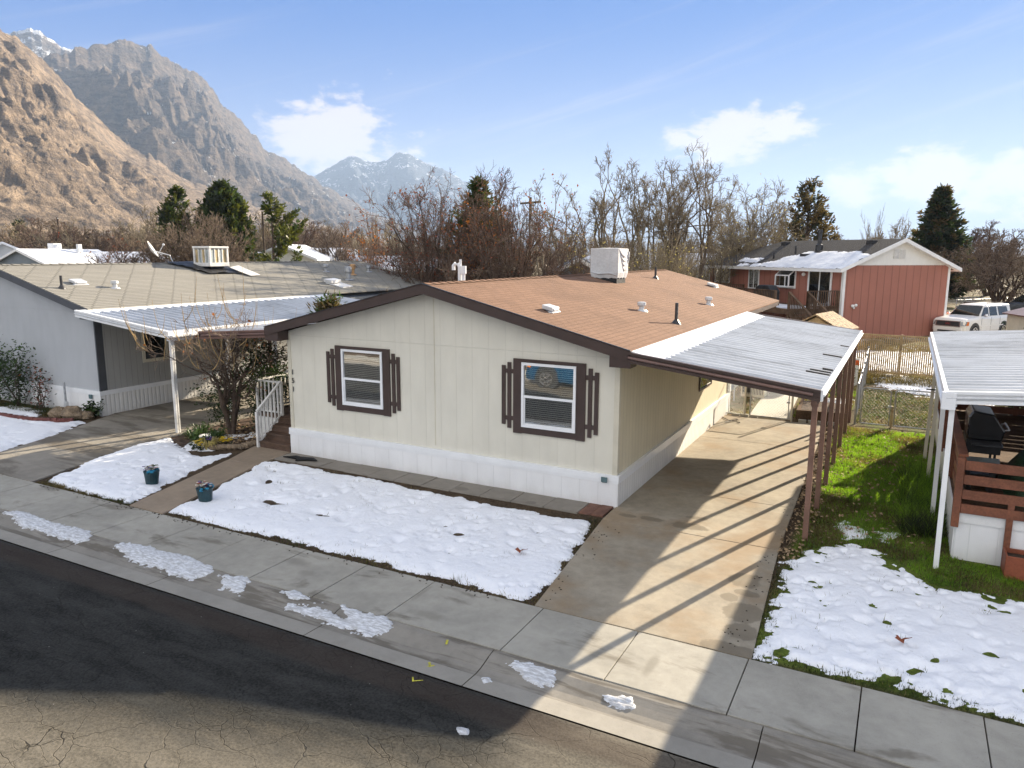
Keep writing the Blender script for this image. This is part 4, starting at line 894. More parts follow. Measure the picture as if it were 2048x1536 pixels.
mushroom(-19.83, 13.99, groof(-19.83), G, .13, .34, 'galvanised'); mushroom(-18.43, 13.94, groof(-18.43), G, .17, .6, 'galvanised'); mushroom(-19.19, 15.19, groof(-19.19), G, .13, .5, 'rust_stain'); mushroom(-19.6, 16.9, groof(-19.6), G, .13, .3, 'galvanised')
b = MB(); b.ext([(-18.0, 11.9, groof(-18.0) + .01), (-17.2, 12.1, groof(-17.2) + .01), (-17.3, 12.9, groof(-17.3) + .01), (-18.1, 12.7, groof(-18.1) + .01)], (0, 0, .05)); b.ext([(-18.1, 11.9, groof(-18.1) + .05), (-17.7, 11.95, groof(-17.7) + .09), (-17.8, 12.7, groof(-17.8) + .09), (-18.2, 12.7, groof(-18.2) + .05)], (0, 0, .12)); b.build('roof_vent', M['pale_metal'], G)
# old swamp cooler with worn pads, its tarp flap
cx, cy = -20.75, 8.15; cz = groof(cx) + .10
Q = thing('evaporative_cooler', 'weathered evaporative cooler with rusty slatted pads on the grey roof', 'roof cooler', (cx, cy, cz))
b = MB(); hw = .44; hh = .74
for sx in (-1, 1):
    for sy in (-1, 1): b.box(cx + sx * hw - .045, cy + sy * hw - .045, cz, cx + sx * hw + .045, cy + sy * hw + .045, cz + hh)
b.box(cx - hw - .06, cy - hw - .06, cz + hh - .03, cx + hw + .06, cy + hw + .06, cz + hh + .05); b.box(cx - hw - .05, cy - hw - .05, cz - .02, cx + hw + .05, cy + hw + .05, cz + .13); b.box(cx - hw + .05, cy - hw + .05, cz + hh - .1, cx + hw - .05, cy + hw - .05, cz + hh - .03)
body = b.build('body', M['worn_white'], Q, bevel=.012)
for (ax, s) in (('y', -1), ('x', 1), ('x', -1), ('y', 1)):
    b = MB()
    for k in range(4):
        u0 = -hw + .05 + k * (2 * hw - .1) / 4; u1 = u0 + (2 * hw - .1) / 4; b.cur = (k + (ax == 'x')) % 2
        if ax == 'y': b.box(cx + u0 + .012, cy + s * (hw - .01) - .01, cz + .14, cx + u1 - .012, cy + s * (hw - .01) + .01, cz + hh - .09)
        else: b.box(cx + s * (hw - .01) - .01, cy + u0 + .012, cz + .14, cx + s * (hw - .01) + .01, cy + u1 - .012, cz + hh - .09)
    b.cur = 2
    for k in range(1, 4):
        u = -hw + .05 + k * (2 * hw - .1) / 4
        if ax == 'y': b.box(cx + u - .022, cy + s * hw - .02, cz + .12, cx + u + .022, cy + s * hw + .02, cz + hh - .04)
        else: b.box(cx + s * hw - .02, cy + u - .022, cz + .12, cx + s * hw + .02, cy + u + .022, cz + hh - .04)
    b.build('pad_panel', [M['pad_amber'], M['pad_blue'], M['worn_white']], body)
b = MB(); b.box(cx - .34, cy - .34, groof(cx) - .3, cx + .34, cy + .34, cz - .01); b.build('base', M['tarp_black'], Q)
b = MB(); rr = random.Random(4)
X, Y = np.meshgrid(np.linspace(cx - .95, cx + .95, 14), np.linspace(cy - 1.55, cy + .9, 18)); Z = np.vectorize(groof)(X) + .03 + .10 * np.clip(fbm(X * 2.3, Y * 2.3, 3, 3) - .3, 0, 1) + .03
d = polydist(X, Y, [(cx - .7, cy - 1.5), (cx + .3, cy - 1.0), (cx + .85, cy - .9), (cx + .9, cy + .6), (cx - .9, cy + .8)])
tp = grid_obj('tarp', X, Y, Z, M['tarp_black'], keep=d > 0); tag(tp, 'crumpled black tarp spread under the weathered cooler on the grey roof', 'tarp')
b = MB(); x = cx + .55; b.ext([(x, cy + .45, groof(x) + .16), (x + .85, cy + .75, groof(x + .85) + .04), (x + .75, cy + 1.35, groof(x + .75) + .04), (x - .1, cy + 1.0, groof(x - .1) + .2)], (0, 0, .02))
tag(b.build('metal_sheet', M['worn_white']), 'loose pale metal sheet lying beside the weathered cooler on the grey roof', 'sheet')
# satellite dish behind the ridge
D = thing('satellite_dish', 'pale satellite dish on a bent mast at the grey roof ridge', 'satellite dish', (-21.8, 6.6, groof(-21.8)))
b = MB(); ax = Vector((.55, .55, .45)).normalized(); c = Vector((-21.85, 6.3, 5.1)); u = ax.cross(Vector((0, 0, 1))).normalized(); v = u.cross(ax)
rg = [[c + (u * math.cos(a) * .30 + v * math.sin(a) * .36) * f + ax * (-.10 * (1 - f * f)) for a in [k * .3927 for k in range(16)]] for f in (.02, .4, .75, 1)]
vs_ = [q for r in rg for q in r]; b.add(vs_, [(i * 16 + j, i * 16 + (j + 1) % 16, (i + 1) * 16 + (j + 1) % 16, (i + 1) * 16 + j) for i in range(3) for j in range(16)]); b.build('reflector', M['worn_white'], D, smooth=True)
b = MB(); b.tube([(-21.5, 6.95, groof(-21.5) - .05), (-21.6, 6.85, 4.85), tuple(c - ax * .1)], .025, 8); b.tube([tuple(c - v * .3), tuple(c + ax * .42 - v * .05)], .014, 6); b.ball(tuple(c + ax * .42 - v * .05), .05, 8, 5); b.build('mast', M['pale_metal'], D)
# white awning with posts
LA = thing('carport', 'white ribbed carport awning with white posts attached to the grey house', 'carport', (-14.8, 6, 0))
ribbed(-16.45, 3.18, -12.78, 2.84, -.2, 10.6, M['blue_metal_roof'], 'roof_panel', LA)
b = MB(); b.ext([(-16.72, -.2, 3.285), (-16.40, -.2, 3.20), (-16.40, -.2, 3.18), (-16.72, -.2, 3.26)], (0, 10.8, 0)); b.build('flashing', M['white_vinyl'], LA)
chan_front(-16.72, 3.25, -12.74, 2.83, -.22, LA, M['white_vinyl'], M['pale_metal'])
b = MB(); b.box(-12.80, -.27, 2.68, -12.70, 10.6, 2.87); b.box(-12.71, -.24, 2.70, -12.66, 10.6, 2.75); b.build('gutter', M['white_vinyl'], LA)
b = MB(); b.box(-12.98, -.1, 2.58, -12.86, 10.5, 2.70); b.build('beam', M['white_vinyl'], LA)
for y in (.0, 1.9, 3.75, 5.6, 7.5, 9.5):
    b = MB(); b.box(-12.97, y - .05, -.1, -12.87, y - .02, 2.6); b.box(-12.97, y + .02, -.1, -12.87, y + .05, 2.6); b.box(-12.945, y - .02, -.1, -12.895, y + .02, 2.6); b.build('post', M['worn_white'], LA)
# rocks, edging and a stand pipe in its front bed
def rock(x, y, r, lab, seed):
    b = MB(); rs = random.Random(seed); b.ball((x, y, r * .35), (r * 1.25, r * .9, r * .75), 12, 8, .16, rs); tag(b.build('rock', M['rock'], smooth=False), lab, 'rock', 'rocks at the corner of the grey house')
rock(-17.35, -.25, .33, 'larger brown rock at the corner of the grey house', 1); rock(-17.95, -.32, .26, 'smaller brown rock left of the larger one by the grey house', 2); rock(-16.95, -.05, .2, 'small brown rock nearest the grey house driveway', 3)
b = MB(); pts = [(-21.5, -1.15), (-20, -1.2), (-18.8, -1.22), (-17.8, -1.12), (-17.1, -.85), (-16.75, -.6)]
for (p, q) in zip(pts[:-1], pts[1:]):
    for k in range(4):
        a = Vector((p[0] + (q[0] - p[0]) * k / 4, p[1] + (q[1] - p[1]) * k / 4, .05)); c = Vector((p[0] + (q[0] - p[0]) * (k + .92) / 4, p[1] + (q[1] - p[1]) * (k + .92) / 4, .05 + rnd.uniform(-.02, .02))); b.beam(a, c, .10, .14)
tag(b.build('edging', M['red_edging']), 'curved row of dark red edging blocks poking from the snow', 'edging')
S_ = thing('standpipe', 'grey water standpipe beside the rocks at the grey house corner', 'pipe', (-18.3, .15, 0))
b = MB(); b.tube([(-18.3, .15, -.05), (-18.3, .15, .95)], .035, 8); b.build('pipe', M['galvanised'], S_); b = MB(); b.tube([(-18.3, .15, .0), (-18.29, .15, .32), (-18.29, .15, .34)], [.07, .065, .04], 8); b.build('insulation', M['cover_grey'], S_)
# ---------------------------------------------------------------- neighbour on the right
N_ = thing('carport', 'white ribbed metal carport with white posts at the right edge', 'carport', (8, 5, 0))
ribbed(11.5, 3.25, 5.50, 2.82, -.3, 10.1, M['white_metal_roof'], 'roof_panel', N_)
b = MB(); b.box(5.44, -.36, 2.62, 5.50, 10.15, 2.855); b.box(5.40, -.34, 2.66, 5.44, 10.1, 2.71); b.box(5.50, -.30, 2.64, 5.62, 10.1, 2.70); b.build('gutter', M['white_vinyl'], N_)
chan_front(5.46, 2.84, 11.5, 3.26, -.33, N_, M['white_vinyl'], M['pale_metal'])
b = MB(); b.box(5.40, -.40, 2.60, 5.60, -.30, 2.875); b.build('end_cap', M['white_vinyl'], N_, bevel=.01)
for y, tilt in ((-.28, .0), (2.28, .0), (5.0, -.03), (7.15, -.06)):
    b = MB(); b.beam((5.57 + tilt, y, -.1), (5.56, y, 2.66), .075, .075, (0, 1, 0)); b.build('post', M['white_paint' if y < 4 else 'cream_trim'], N_)
b = MB(); b.beam((5.40, 7.11, 1.72), (5.66, 7.11, 1.72), .03, .03); b.build('bracket', M['dark_metal'], N_)
Dk = thing('deck', 'raised deck with red-brown board railing and white skirting at the right edge', 'deck', (8, 4, 0))
b = MB()
for k in range(68): b.box(5.80, .34 + k * .145, .72, 11.5, .34 + k * .145 + .138, .755)
b.build('platform', M['old_wood'], Dk)
b = MB(); b.box(5.83, .30, -.05, 11.5, .335, .72); b.box(5.80, .33, -.05, 5.835, 10.2, .72)
skd = b.build('skirting', [M['white_skirt'], M['white_ribbed']], Dk)
for p in skd.data.polygons: p.material_index = 1 if abs(p.normal.x) > .7 else 0
b = MB(); b.box(5.79, .275, .62, 11.5, .30, .78); b.box(5.775, .275, .62, 5.80, 10.2, .78); b.build('skirting_cap', M['white_paint'], Dk)
for (x, y) in [(5.80, .26), (7.35, .26), (8.9, .26), (10.4, .26), (5.80, 2.6), (5.80, 5.0), (5.80, 7.4), (5.80, 9.9), (7.6, 9.9), (9.4, 9.9)]:
    b = MB(); b.box(x - .055, y - .06, .55 if y < 1 else .70, x + .055, y + .05, 1.72); b.build('rail_post', M['redwood'], Dk, bevel=.004)
for (ax, c0, a0, a1) in [('x', .30, 5.86, 11.5), ('y', 5.84, .34, 9.9), ('x', 9.86, 5.86, 11.5)]:
    for k, z in enumerate((.80, 1.04, 1.29, 1.53)):
        b = MB(); h = .155
        if ax == 'x': b.box(a0, c0 - .09 + .0, z, a1, c0 - .05, z + h)
        else: b.box(c0 - .0, a0, z, c0 + .04, a1, z + h)
        b.build('rail_board', M['redwood'], Dk, bevel=.004)
b = MB(); b.box(5.74, .19, 1.72, 11.5, .33, 1.755) if False else b.box(5.76, .33, 1.72, 5.90, 9.95, 1.755); b.box(5.90, 9.78, 1.72, 11.5, 9.92, 1.755); b.build('rail_cap', M['redwood'], Dk)
for k in range(10):  # extra back boards, carried above the rail, added to shade the deck
    b = MB(); b.box(5.86, 9.93, .80 + k * .18, 11.5, 9.96, .80 + k * .18 + .155); b.build('shade_board', M['redwood'], Dk)
# gas grill on the deck
gx, gy, gz = 6.28, 3.05, .755
Gr = thing('gas_grill', 'black gas grill with closed hood and side handles on the right deck', 'grill', (gx, gy, gz))
b = MB(); b.ext([(gx - .26, gy - .42, gz + .78), (gx + .30, gy - .42, gz + .78), (gx + .34, gy - .42, gz + .98), (gx + .14, gy - .42, gz + 1.28), (gx - .20, gy - .42, gz + 1.33), (gx - .27, gy - .42, gz + 1.2)], (0, .84, 0)); b.build('hood', M['black_gloss'], Gr, bevel=.03)
b = MB(); b.box(gx - .27, gy - .42, gz + .52, gx + .30, gy + .42, gz + .78); b.box(gx - .24, gy - .36, gz + .12, gx - .2, gy + .36, gz + .52); b.box(gx - .25, gy - .38, gz + .06, gx + .26, gy + .38, gz + .11); b.build('firebox', M['dark_metal'], Gr, bevel=.01)
b = MB(); b.tube([(gx + .40, gy - .32, gz + 1.0), (gx + .40, gy + .32, gz + 1.0)], .022, 8); b.beam((gx + .33, gy - .3, gz + .98), (gx + .41, gy - .3, gz + 1.0), .02, .02); b.beam((gx + .33, gy + .3, gz + .98), (gx + .41, gy + .3, gz + 1.0), .02, .02); b.build('handle', M['chrome'], Gr)
for s in (-1, 1):
    b = MB(); b.box(gx - .2, gy + s * .62 - .2, gz + .74, gx + .28, gy + s * .62 + .2, gz + .78); b.build('side_shelf', M['dark_metal'], Gr, bevel=.01)
for sx in (-.22, .22):
    for sy in (-.36, .36):
        b = MB(); b.box(gx + sx - .02, gy + sy - .02, gz + .0, gx + sx + .02, gy + sy + .02, gz + .55); b.build('leg', M['dark_metal'], Gr)
for k in range(3):
    b = MB(); b.tube([(gx + .30, gy - .22 + k * .22, gz + .66), (gx + .35, gy - .22 + k * .22, gz + .66)], .035, 10); b.build('knob', M['chrome'], Gr)
Tb = thing('side_table', 'small grey plastic table beside the black grill on the right deck', 'table', (6.2, 1.75, .755))
b = MB(); b.ext([(5.93, 1.42, 1.30), (6.48, 1.48, 1.30), (6.52, 2.1, 1.30), (5.97, 2.05, 1.30)], (0, 0, .04)); b.build('table_top', M['plastic_grey'], Tb, bevel=.015)
for (x, y) in ((6.0, 1.5), (6.42, 1.55), (6.44, 2.02), (6.03, 1.99)):
    b = MB(); b.beam((x + (6.2 - x) * .3, y + (1.75 - y) * .3, .755), (x, y, 1.30), .05, .05); b.build('leg', M['dark_metal'], Tb)
X, Y = np.meshgrid(np.linspace(6.55, 8.9, 36), np.linspace(1.0, 3.9, 40)); d = polydist(X, Y, [(6.7, 1.2), (8.7, 1.1), (8.8, 3.6), (7.0, 3.75), (6.65, 3.0)])
Z = .757 + .70 * np.sqrt(np.clip(d / .38, 0, 1)) + .10 * (fbm(X * 2, Y * 2, 3, 5) - .5) * np.clip(d / .3, 0, 1) + .05 * np.sin(9 * np.arctan2(Y - 2.4, X - 7.7)) * np.clip(1 - d / .5, 0, 1) * np.clip(d * 8, 0, 1)
tag(grid_obj('furniture_cover', X, Y, Z, M['green_cover'], keep=d > 0), 'dark green cover draped over furniture on the right deck', 'cover')
Pl = thing('planter_box', 'red-brown planter box with a tall post at the bottom right', 'planter', (6.95, .05, 0))
b = MB(); x0, x1, y0, y1 = 6.50, 7.6, -.22, .20
b.box(x0, y0, GZ, x1, y0 + .03, .34); b.box(x0, y1 - .03, GZ, x1, y1, .34); b.box(x0, y0 + .03, GZ, x0 + .03, y1 - .03, .34); b.box(x1 - .03, y0 + .03, GZ, x1, y1 - .03, .34); b.build('box', M['planter_red'], Pl, bevel=.006)
b = MB(); b.box(x0 + .03, y0 + .03, .1, x1 - .03, y1 - .03, .27); b.build('soil', M['soil'], Pl)
b = MB(); b.box(6.50, .215, GZ, 6.59, .27, 1.12); b.build('post', M['redwood'], Pl)
# the neighbour's own house stands just outside the frame; it shades the deck
NH = thing('manufactured_house', 'white manufactured house beside the red-brown deck beyond the right edge', 'house', (14, 9, 0))
b = MB(); b.ext([(10.2, 1.6, .7), (18.5, 1.6, .7), (18.5, 1.6, 3.1), (14.35, 1.6, 4.2), (10.2, 1.6, 3.1)], (0, 17, 0)); b.build('wall', M['white_lap'], NH)
b = MB(); b.box(10.17, 1.57, -.05, 18.5, 18.6, .7); b.build('skirting', M['white_ribbed'], NH)
b = MB()
for sgn in (1, -1): P_ = [(14.35, 1.3, 4.42), (14.35 + sgn * 4.5, 1.3, 3.22), (14.35 + sgn * 4.5, 1.3, 3.16), (14.35, 1.3, 4.36)]; b.ext(P_ if sgn > 0 else P_[::-1], (0, 17.6, 0))
b.build('roof', M['charcoal_shingle'], NH)
b = MB(); b.box(10.14, 4, .78, 10.2, 5, 2.8); b.build('door', M['worn_white'], NH)
# ---------------------------------------------------------------- fences and yard things behind
def chainlink(b, p0, p1, z0, z1, s=.09, r=.0015):
    p0 = Vector(p0); p1 = Vector(p1); d = p1 - p0; L = d.length; d = d / L; H = z1 - z0; k = -H
    while k < L:
        for sg in (0, 1):
            a0, a1 = max(k, 0), min(k + H, L)
            if a1 > a0 + .01:
                za, zb = (z0 + a0 - k, z0 + a1 - k) if sg == 0 else (z1 - (a0 - k), z1 - (a1 - k))
                b.beam(p0 + d * a0 + Vector((0, 0, za)), p0 + d * a1 + Vector((0, 0, zb)), r * 2, r * 2)
        k += s
def link_fence(lab, pts, h, posts, name='chain_link_fence', cat='fence', s=.1, r=.0015, top=.022):
    T = thing(name, lab, cat, (pts[0][0], pts[0][1], GZ)); b = MB()
    for p, q in zip(pts[:-1], pts[1:]): chainlink(b, (*p, 0), (*q, 0), .03, h - .03, s, r)
    b.build('wire_mesh', M['galvanised'], T); b = MB()
    for p, q in zip(pts[:-1], pts[1:]): b.tube([(*p, h), (*q, h)], top, 8)
    b.build('top_rail', M['galvanised'], T)
    for (x, y) in posts:
        b = MB(); b.tube([(x, y, -.1), (x, y, h + .06)], .032, 8); b.ball((x, y, h + .07), .04, 8, 5); b.build('post', M['galvanised'], T)
    return T
link_fence('galvanised chain link fence running back from the double yard gates', [(3.72, 10.45), (3.66, 15), (3.55, 20.6)], 1.12, [(3.72, 10.45), (3.69, 13), (3.66, 15.5), (3.61, 18), (3.55, 20.6)])
def gate(lab, x0, x1, y, z0, z1, name='yard_gate', r=.02, s=.1):
    T = thing(name, lab, 'gate', ((x0 + x1) / 2, y, GZ)); c = .10
    b = MB(); b.tube([(x0, y, z0), (x1, y, z0), (x1, y, z1 - c), (x1 - c * .3, y, z1 - c * .3), (x1 - c, y, z1), (x0 + c, y, z1), (x0 + c * .3, y, z1 - c * .3), (x0, y, z1 - c), (x0, y, z0)], r, 8); b.build('frame', M['galvanised'], T)
    b = MB(); chainlink(b, (x0, y, 0), (x1, y, 0), z0, z1 - .02, s); b.build('wire_mesh', M['galvanised'], T)
    b = MB(); xm = (x1 - .03); b.box(xm - .03, y - .04, (z0 + z1) / 2, xm + .07, y + .04, (z0 + z1) / 2 + .05); b.build('latch', M['galvanised'], T); return T
gate('narrow left leaf of the double chain link yard gates', 3.86, 4.62, 10.42, .04, 1.10); gate('wide right leaf of the double chain link yard gates', 4.74, 6.5, 10.42, .04, 1.12)
b = MB(); b.box(4.655, 10.38, -.1, 4.705, 10.46, .62); tag(b.build('gate_stop', M['tan_wood']), 'short tan wooden gate stop between the double yard gates', 'post')
T = gate('chain link gate across the garden path behind the driveway', .78, 1.90, 9.86, .05, 1.02, s=.085)
for x in (.62, 2.0):
    b = MB(); b.tube([(x, 9.86, -.1), (x, 9.86, 1.12)], .03, 8); b.ball((x, 9.86, 1.13), .038, 8, 5); b.build('post', M['cream_trim'], T)
b = MB(); b.tube([(.62, 9.86, 1.05), (.05, 9.86, 1.05)], .018, 8); b.tube([(.62, 9.86, .05), (.05, 9.86, .05)], .018, 8); chainlink(b, (.06, 9.86, 0), (.62, 9.86, 0), .05, 1.05, .085); b.build('side_panel', M['galvanised'], T)
B = thing('raised_bed', 'low timber raised bed beside the garden path behind the carport', 'garden bed', (2.7, 10.3, 0))
b = MB(); b.beam((2.10, 10.25, .12), (3.45, 10.38, .12), .12, .34); b.build('timber', M['old_wood'], B); b = MB(); b.beam((2.12, 10.32, .10), (2.0, 12.5, .10), .10, .3); b.build('timber', M['old_wood'], B)
b = MB(); b.ext([(2.1, 10.3, .0), (3.45, 10.42, .0), (3.4, 12.4, .0), (2.05, 12.4, .0)], (0, 0, .2)); b.build('soil', M['mulch'], B)
for k, (x, y, n_, lab) in enumerate([(2.2, 9.83, 4, 'row of pale bricks along the driveway end'), (.25, 9.8, 3, 'row of pale bricks at the house corner')]):
    for q in range(n_):
        b = MB(); b.box(x + q * .27, y + q * .02, -.02, x + q * .27 + .22, y + q * .02 + .1, .07); tag(b.build('brick', M['path_concrete'], bevel=.006), lab, 'brick', lab.replace('row of ', ''))
# gas meter and condenser against the set-back wall
GM = thing('gas_meter', 'grey gas meter with pipes beside the set-back house wall', 'gas meter', (-.15, 12.3, 0))
b = MB(); b.tube([(-.2, 12.3, -.1), (-.2, 12.3, .75), (-.14, 12.3, .82), (.12, 12.3, .82), (.16, 12.3, .76), (.16, 12.3, .6)], .025, 8); b.tube([(.3, 12.3, .62), (.3, 12.3, .85), (-.5, 12.35, .9), (-.65, 12.35, .9)], .02, 8); b.build('pipe', M['galvanised'], GM)
b = MB(); b.box(.10, 12.18, .34, .36, 12.42, .62); b.ball((.23, 12.15, .5), (.13, .05, .13), 12, 8); b.build('meter_body', M['dark_metal'], GM, bevel=.02)
AC = thing('condenser_unit', 'tan air conditioner condenser standing in the leaf litter', 'air conditioner', (.25, 13.6, 0))
b = MB(); b.box(-.15, 13.2, .0, .65, 14.0, .86); b.build('casing', M['cream_trim'], AC, bevel=.02); b = MB()
for k in range(14): b.box(-.16, 13.25 + k * .05, .1, -.152, 13.27 + k * .05, .78); b.box(-.1 + k * .052, 13.19, .1, -.08 + k * .052, 13.197, .78)
b.build('louvre', M['dark_metal'], AC); b = MB(); b.tube([(.25, 13.6, .86), (.25, 13.6, .885)], .3, 18); b.build('fan_guard', M['dark_metal'], AC)
b = MB(); b.tube([(-.0, 9.4, .02), (.35, 8.9, .03), (.7, 8.75, .03), (.55, 9.15, .03), (.3, 8.6, .025)], .012, 6); tag(b.build('hose', M['tarp_black']), 'black hose lying on the driveway by the house corner', 'hose')
UM = thing('utility_marker', 'pale utility marker post with an orange band by the chain link fence', 'marker post', (3.29, 17.7, 0))
b = MB(); b.box(3.24, 17.66, -.1, 3.36, 17.72, 1.05); b.build('post', M['worn_white'], UM); b = MB(); b.box(3.235, 17.655, .78, 3.365, 17.725, .98); b.build('band', M['orange_plastic'], UM)
# tan slatted fence across the back
FL = thing('slat_fence', 'see-through tan slatted fence across the back yards', 'fence', (6, 21, 0))
b = MB(); fx0, fx1 = 2.55, 12.6; fy = lambda x: 21.2 - (x - 2.55) * .1
x = fx0
while x < fx1: b.box(x, fy(x) - .006, .05, x + .052, fy(x) + .006, 1.70); x += .078
b.build('slat_panel', M['tan_slat'], FL)
b = MB()
for z in (.12, 1.66): b.beam((fx0, fy(fx0) + .02, z), (fx1, fy(fx1) + .02, z), .03, .05)
b.build('rail', M['tan_slat'], FL)
for x in (2.6, 4.75, 6.6, 8.6, 10.6, 12.5):
    b = MB(); b.box(x - .04, fy(x) + .03, -.1, x + .04, fy(x) + .11, 1.72); b.build('post', M['tan_wood'], FL)
link_fence('older chain link fence section left of the tan slatted fence', [(2.5, 21.3), (-1.5, 21.6), (-6, 22)], 1.1, [(2.5, 21.3), (.5, 21.45), (-1.5, 21.6), (-3.7, 21.8), (-6, 22)], s=.14, r=.003)
# small garden shed with a tan gable roof
SH = thing('garden_shed', 'small tan garden shed roof peeking over the white carport', 'shed', (1.75, 19.3, 0), R_(-12))
b = MB(); b.ext([(-.85, -.6, 0), (.85, -.6, 0), (.85, -.6, 2.0), (0, -.6, 2.5), (-.85, -.6, 2.0)], (0, 1.9, 0)); b.build('wall', M['tan_wood'], SH, local=True)
b = MB()
for s in (1, -1): b.ext([(0, -.75, 2.62), (s * 1.1, -.75, 2.0), (s * 1.1, -.75, 1.95), (0, -.75, 2.56)], (0, 2.2, 0))
b.build('roof', M['litter'], SH, local=True)
# ---------------------------------------------------------------- terracotta house behind
RH = thing('terracotta_house', 'terracotta sided house with dark roof and white gable behind the yards', 'house', (1.4, 34.4, 0), R_(90 - 43.5))
# local frame: x runs along the gable wall, y along the long wall away to the left
W2, L2, E2, A2 = 8.1, 13.9, 4.36, 5.93
def LB(name, m, fn, par=RH, **k):
    b = MB(); fn(b); return b.build(name, m, par, local=True, **k)
LB('wall', M['terracotta_siding'], lambda b: b.box(0, 0, 0, W2, L2, E2))
LB('gable', M['white_lap'], lambda b: b.ext([(0, .0, E2 - .02), (W2, .0, E2 - .02), (W2 / 2, .0, A2 - .12)], (0, .3, 0)))
def _roof(b):
    ov = .5; k = (A2 - E2) / (W2 / 2); hip = 4.0
    zl = E2 - ov * k
    a0, a1 = (W2 / 2, -.35, A2), (W2 / 2, L2 - 3.2, A2)
    b.add([(-ov, -.35, zl), a0, a1, (-ov, L2 + ov, zl)], [(0, 3, 2, 1)]); b.add([(W2 + ov, -.35, zl), a0, a1, (W2 + ov, L2 + ov, zl)], [(0, 1, 2, 3)]); b.add([(-ov, L2 + ov, zl), a1, (W2 + ov, L2 + ov, zl)], [(0, 2, 1)])
    b.add([(-ov, -.35, zl - .12), (W2 / 2, -.35, A2 - .12), (W2 / 2, L2 - 3.2, A2 - .12), (-ov, L2 + ov, zl - .12), (W2 + ov, -.35, zl - .12), (W2 + ov, L2 + ov, zl - .12)], [(0, 1, 2, 3), (4, 5, 2, 1), (3, 2, 5)])
RF = LB('roof', M['charcoal_shingle'], _roof)
kk = (A2 - E2) / (W2 / 2)
def _fa(b):
    ov = .52
    for s in (0, 1):
        xe = -ov if s == 0 else W2 + ov
        b.ext([(W2 / 2, -.40, A2 + .02), (xe, -.40, E2 - ov * kk + .02), (xe, -.40, E2 - ov * kk - .2), (W2 / 2, -.40, A2 - .2)], (0, .05, 0))
        b.ext([(W2 / 2, -.35, A2 - .13), (xe, -.35, E2 - ov * kk - .13), (xe, -.35, E2 - ov * kk - .17), (W2 / 2, -.35, A2 - .17)], (0, .35, 0))
        b.box(xe - .05, -.38, E2 - ov * kk - .20, xe + .04, L2 + .5, E2 - ov * kk + .0)
    b.box(-.5, L2 + .45, E2 - .4, W2 + .5, L2 + .52, E2 - .2)
    b.box(-.50, -.05, E2 - ov * kk - .2, .0, L2, E2 - ov * kk - .16)
LB('fascia', M['white_paint'], _fa)
LB('corner_trim', M['white_paint'], lambda b: (b.box(-.03, -.03, 0, .14, .0, E2 - .1), b.box(-.03, .0, 0, .0, .14, E2 - .1)))
LB('corner_trim', M['white_paint'], lambda b: b.box(W2 - .14, -.03, 0, W2 + .03, .0, E2 - .1)); LB('corner_trim', M['white_paint'], lambda b: b.box(-.03, L2 - .1, 0, .0, L2 + .03, E2 - .2))
def _gv(b):
    for s in (-1, 1):
        c = W2 / 2 - .05 + s * .24; b.box(c - .21, -.04, 4.75, c + .21, -.0, 5.28)
        for q in range(9): b.box(c - .16, -.055, 4.80 + q * .05, c + .16, -.04, 4.825 + q * .05)
LB('gable_vent', M['worn_white'], _gv)
def lw(name, y0, y1, z0, z1, mull, fr=.09, label=None, m='white_paint', gm='dark_glass'):
    def f(b):
        b.box(-.05, y0 - fr, z0 - fr, 0, y1 + fr, z0); b.box(-.05, y0 - fr, z1, 0, y1 + fr, z1 + fr); b.box(-.05, y0 - fr, z0, 0, y0, z1); b.box(-.05, y1, z0, 0, y1 + fr, z1)
        for q in mull: b.box(-.045, y0 + (y1 - y0) * q - .035, z0, 0, y0 + (y1 - y0) * q + .035, z1)
    o = LB(name, M[m], f)
    LB('pane', M['dark_glass'], lambda b: b.box(-.03, y0, z0, -.02, y1, z1), o); LB('curtain', M['curtain'], lambda b: b.box(-.012, y0, z0, -.002, y1, z1), o)
    if label: o['label'] = label
    return o
lw('sliding_door', 1.05, 2.85, 1.92, 4.0, [.5], .13); lw('window', 11.3, 13.0, 3.0, 4.05, [.55]); lw('window', 7.9, 8.9, 2.7, 4.05, [.5])
gw = lw('window', 4.2, 5.6, 2.92, 4.02, [], .1); gw['label'] = 'projecting garden window with a sloped glass top'
def _gwf(b):
    y0, y1 = 4.25, 5.55
    for y in (y0, y1):
        b.beam((-.45, y, 2.95), (-.45, y, 3.65), .07, .07); b.beam((-.45, y, 3.65), (-.03, y, 4.0), .06, .06); b.beam((-.45, y, 2.95), (0, y, 2.95), .07, .07)
    b.beam((-.45, y0, 2.95), (-.45, y1, 2.95), .08, .08); b.beam((-.45, y0, 3.65), (-.45, y1, 3.65), .07, .07); b.beam((-.45, 4.6, 2.95), (-.45, 4.6, 3.65), .05, .05)
LB('frame', M['white_vinyl'], _gwf, gw)
LB('pane', M['dark_glass'], lambda b: (b.quad((-.45, 4.25, 2.95), (-.45, 5.55, 2.95), (-.45, 5.55, 3.65), (-.45, 4.25, 3.65)), b.quad((-.45, 4.25, 3.65), (-.45, 5.55, 3.65), (-.03, 5.55, 4.0), (-.03, 4.25, 4.0))), gw)
LB('wall_lamp', M['white_paint'], lambda b: b.ball((-.08, 3.35, 3.75), .12, 8, 6)); LB('wall_lamp', M['white_paint'], lambda b: (b.box(.72, -.06, 1.92, .9, 0, 2.05), b.ball((.70, -.12, 1.98), .09, 8, 6), b.ball((.95, -.12, 2.02), .09, 8, 6), b.ball((.83, -.1, 1.86), .06, 8, 6)))
rz2 = lambda x: E2 + kk * min(x, W2 - x)
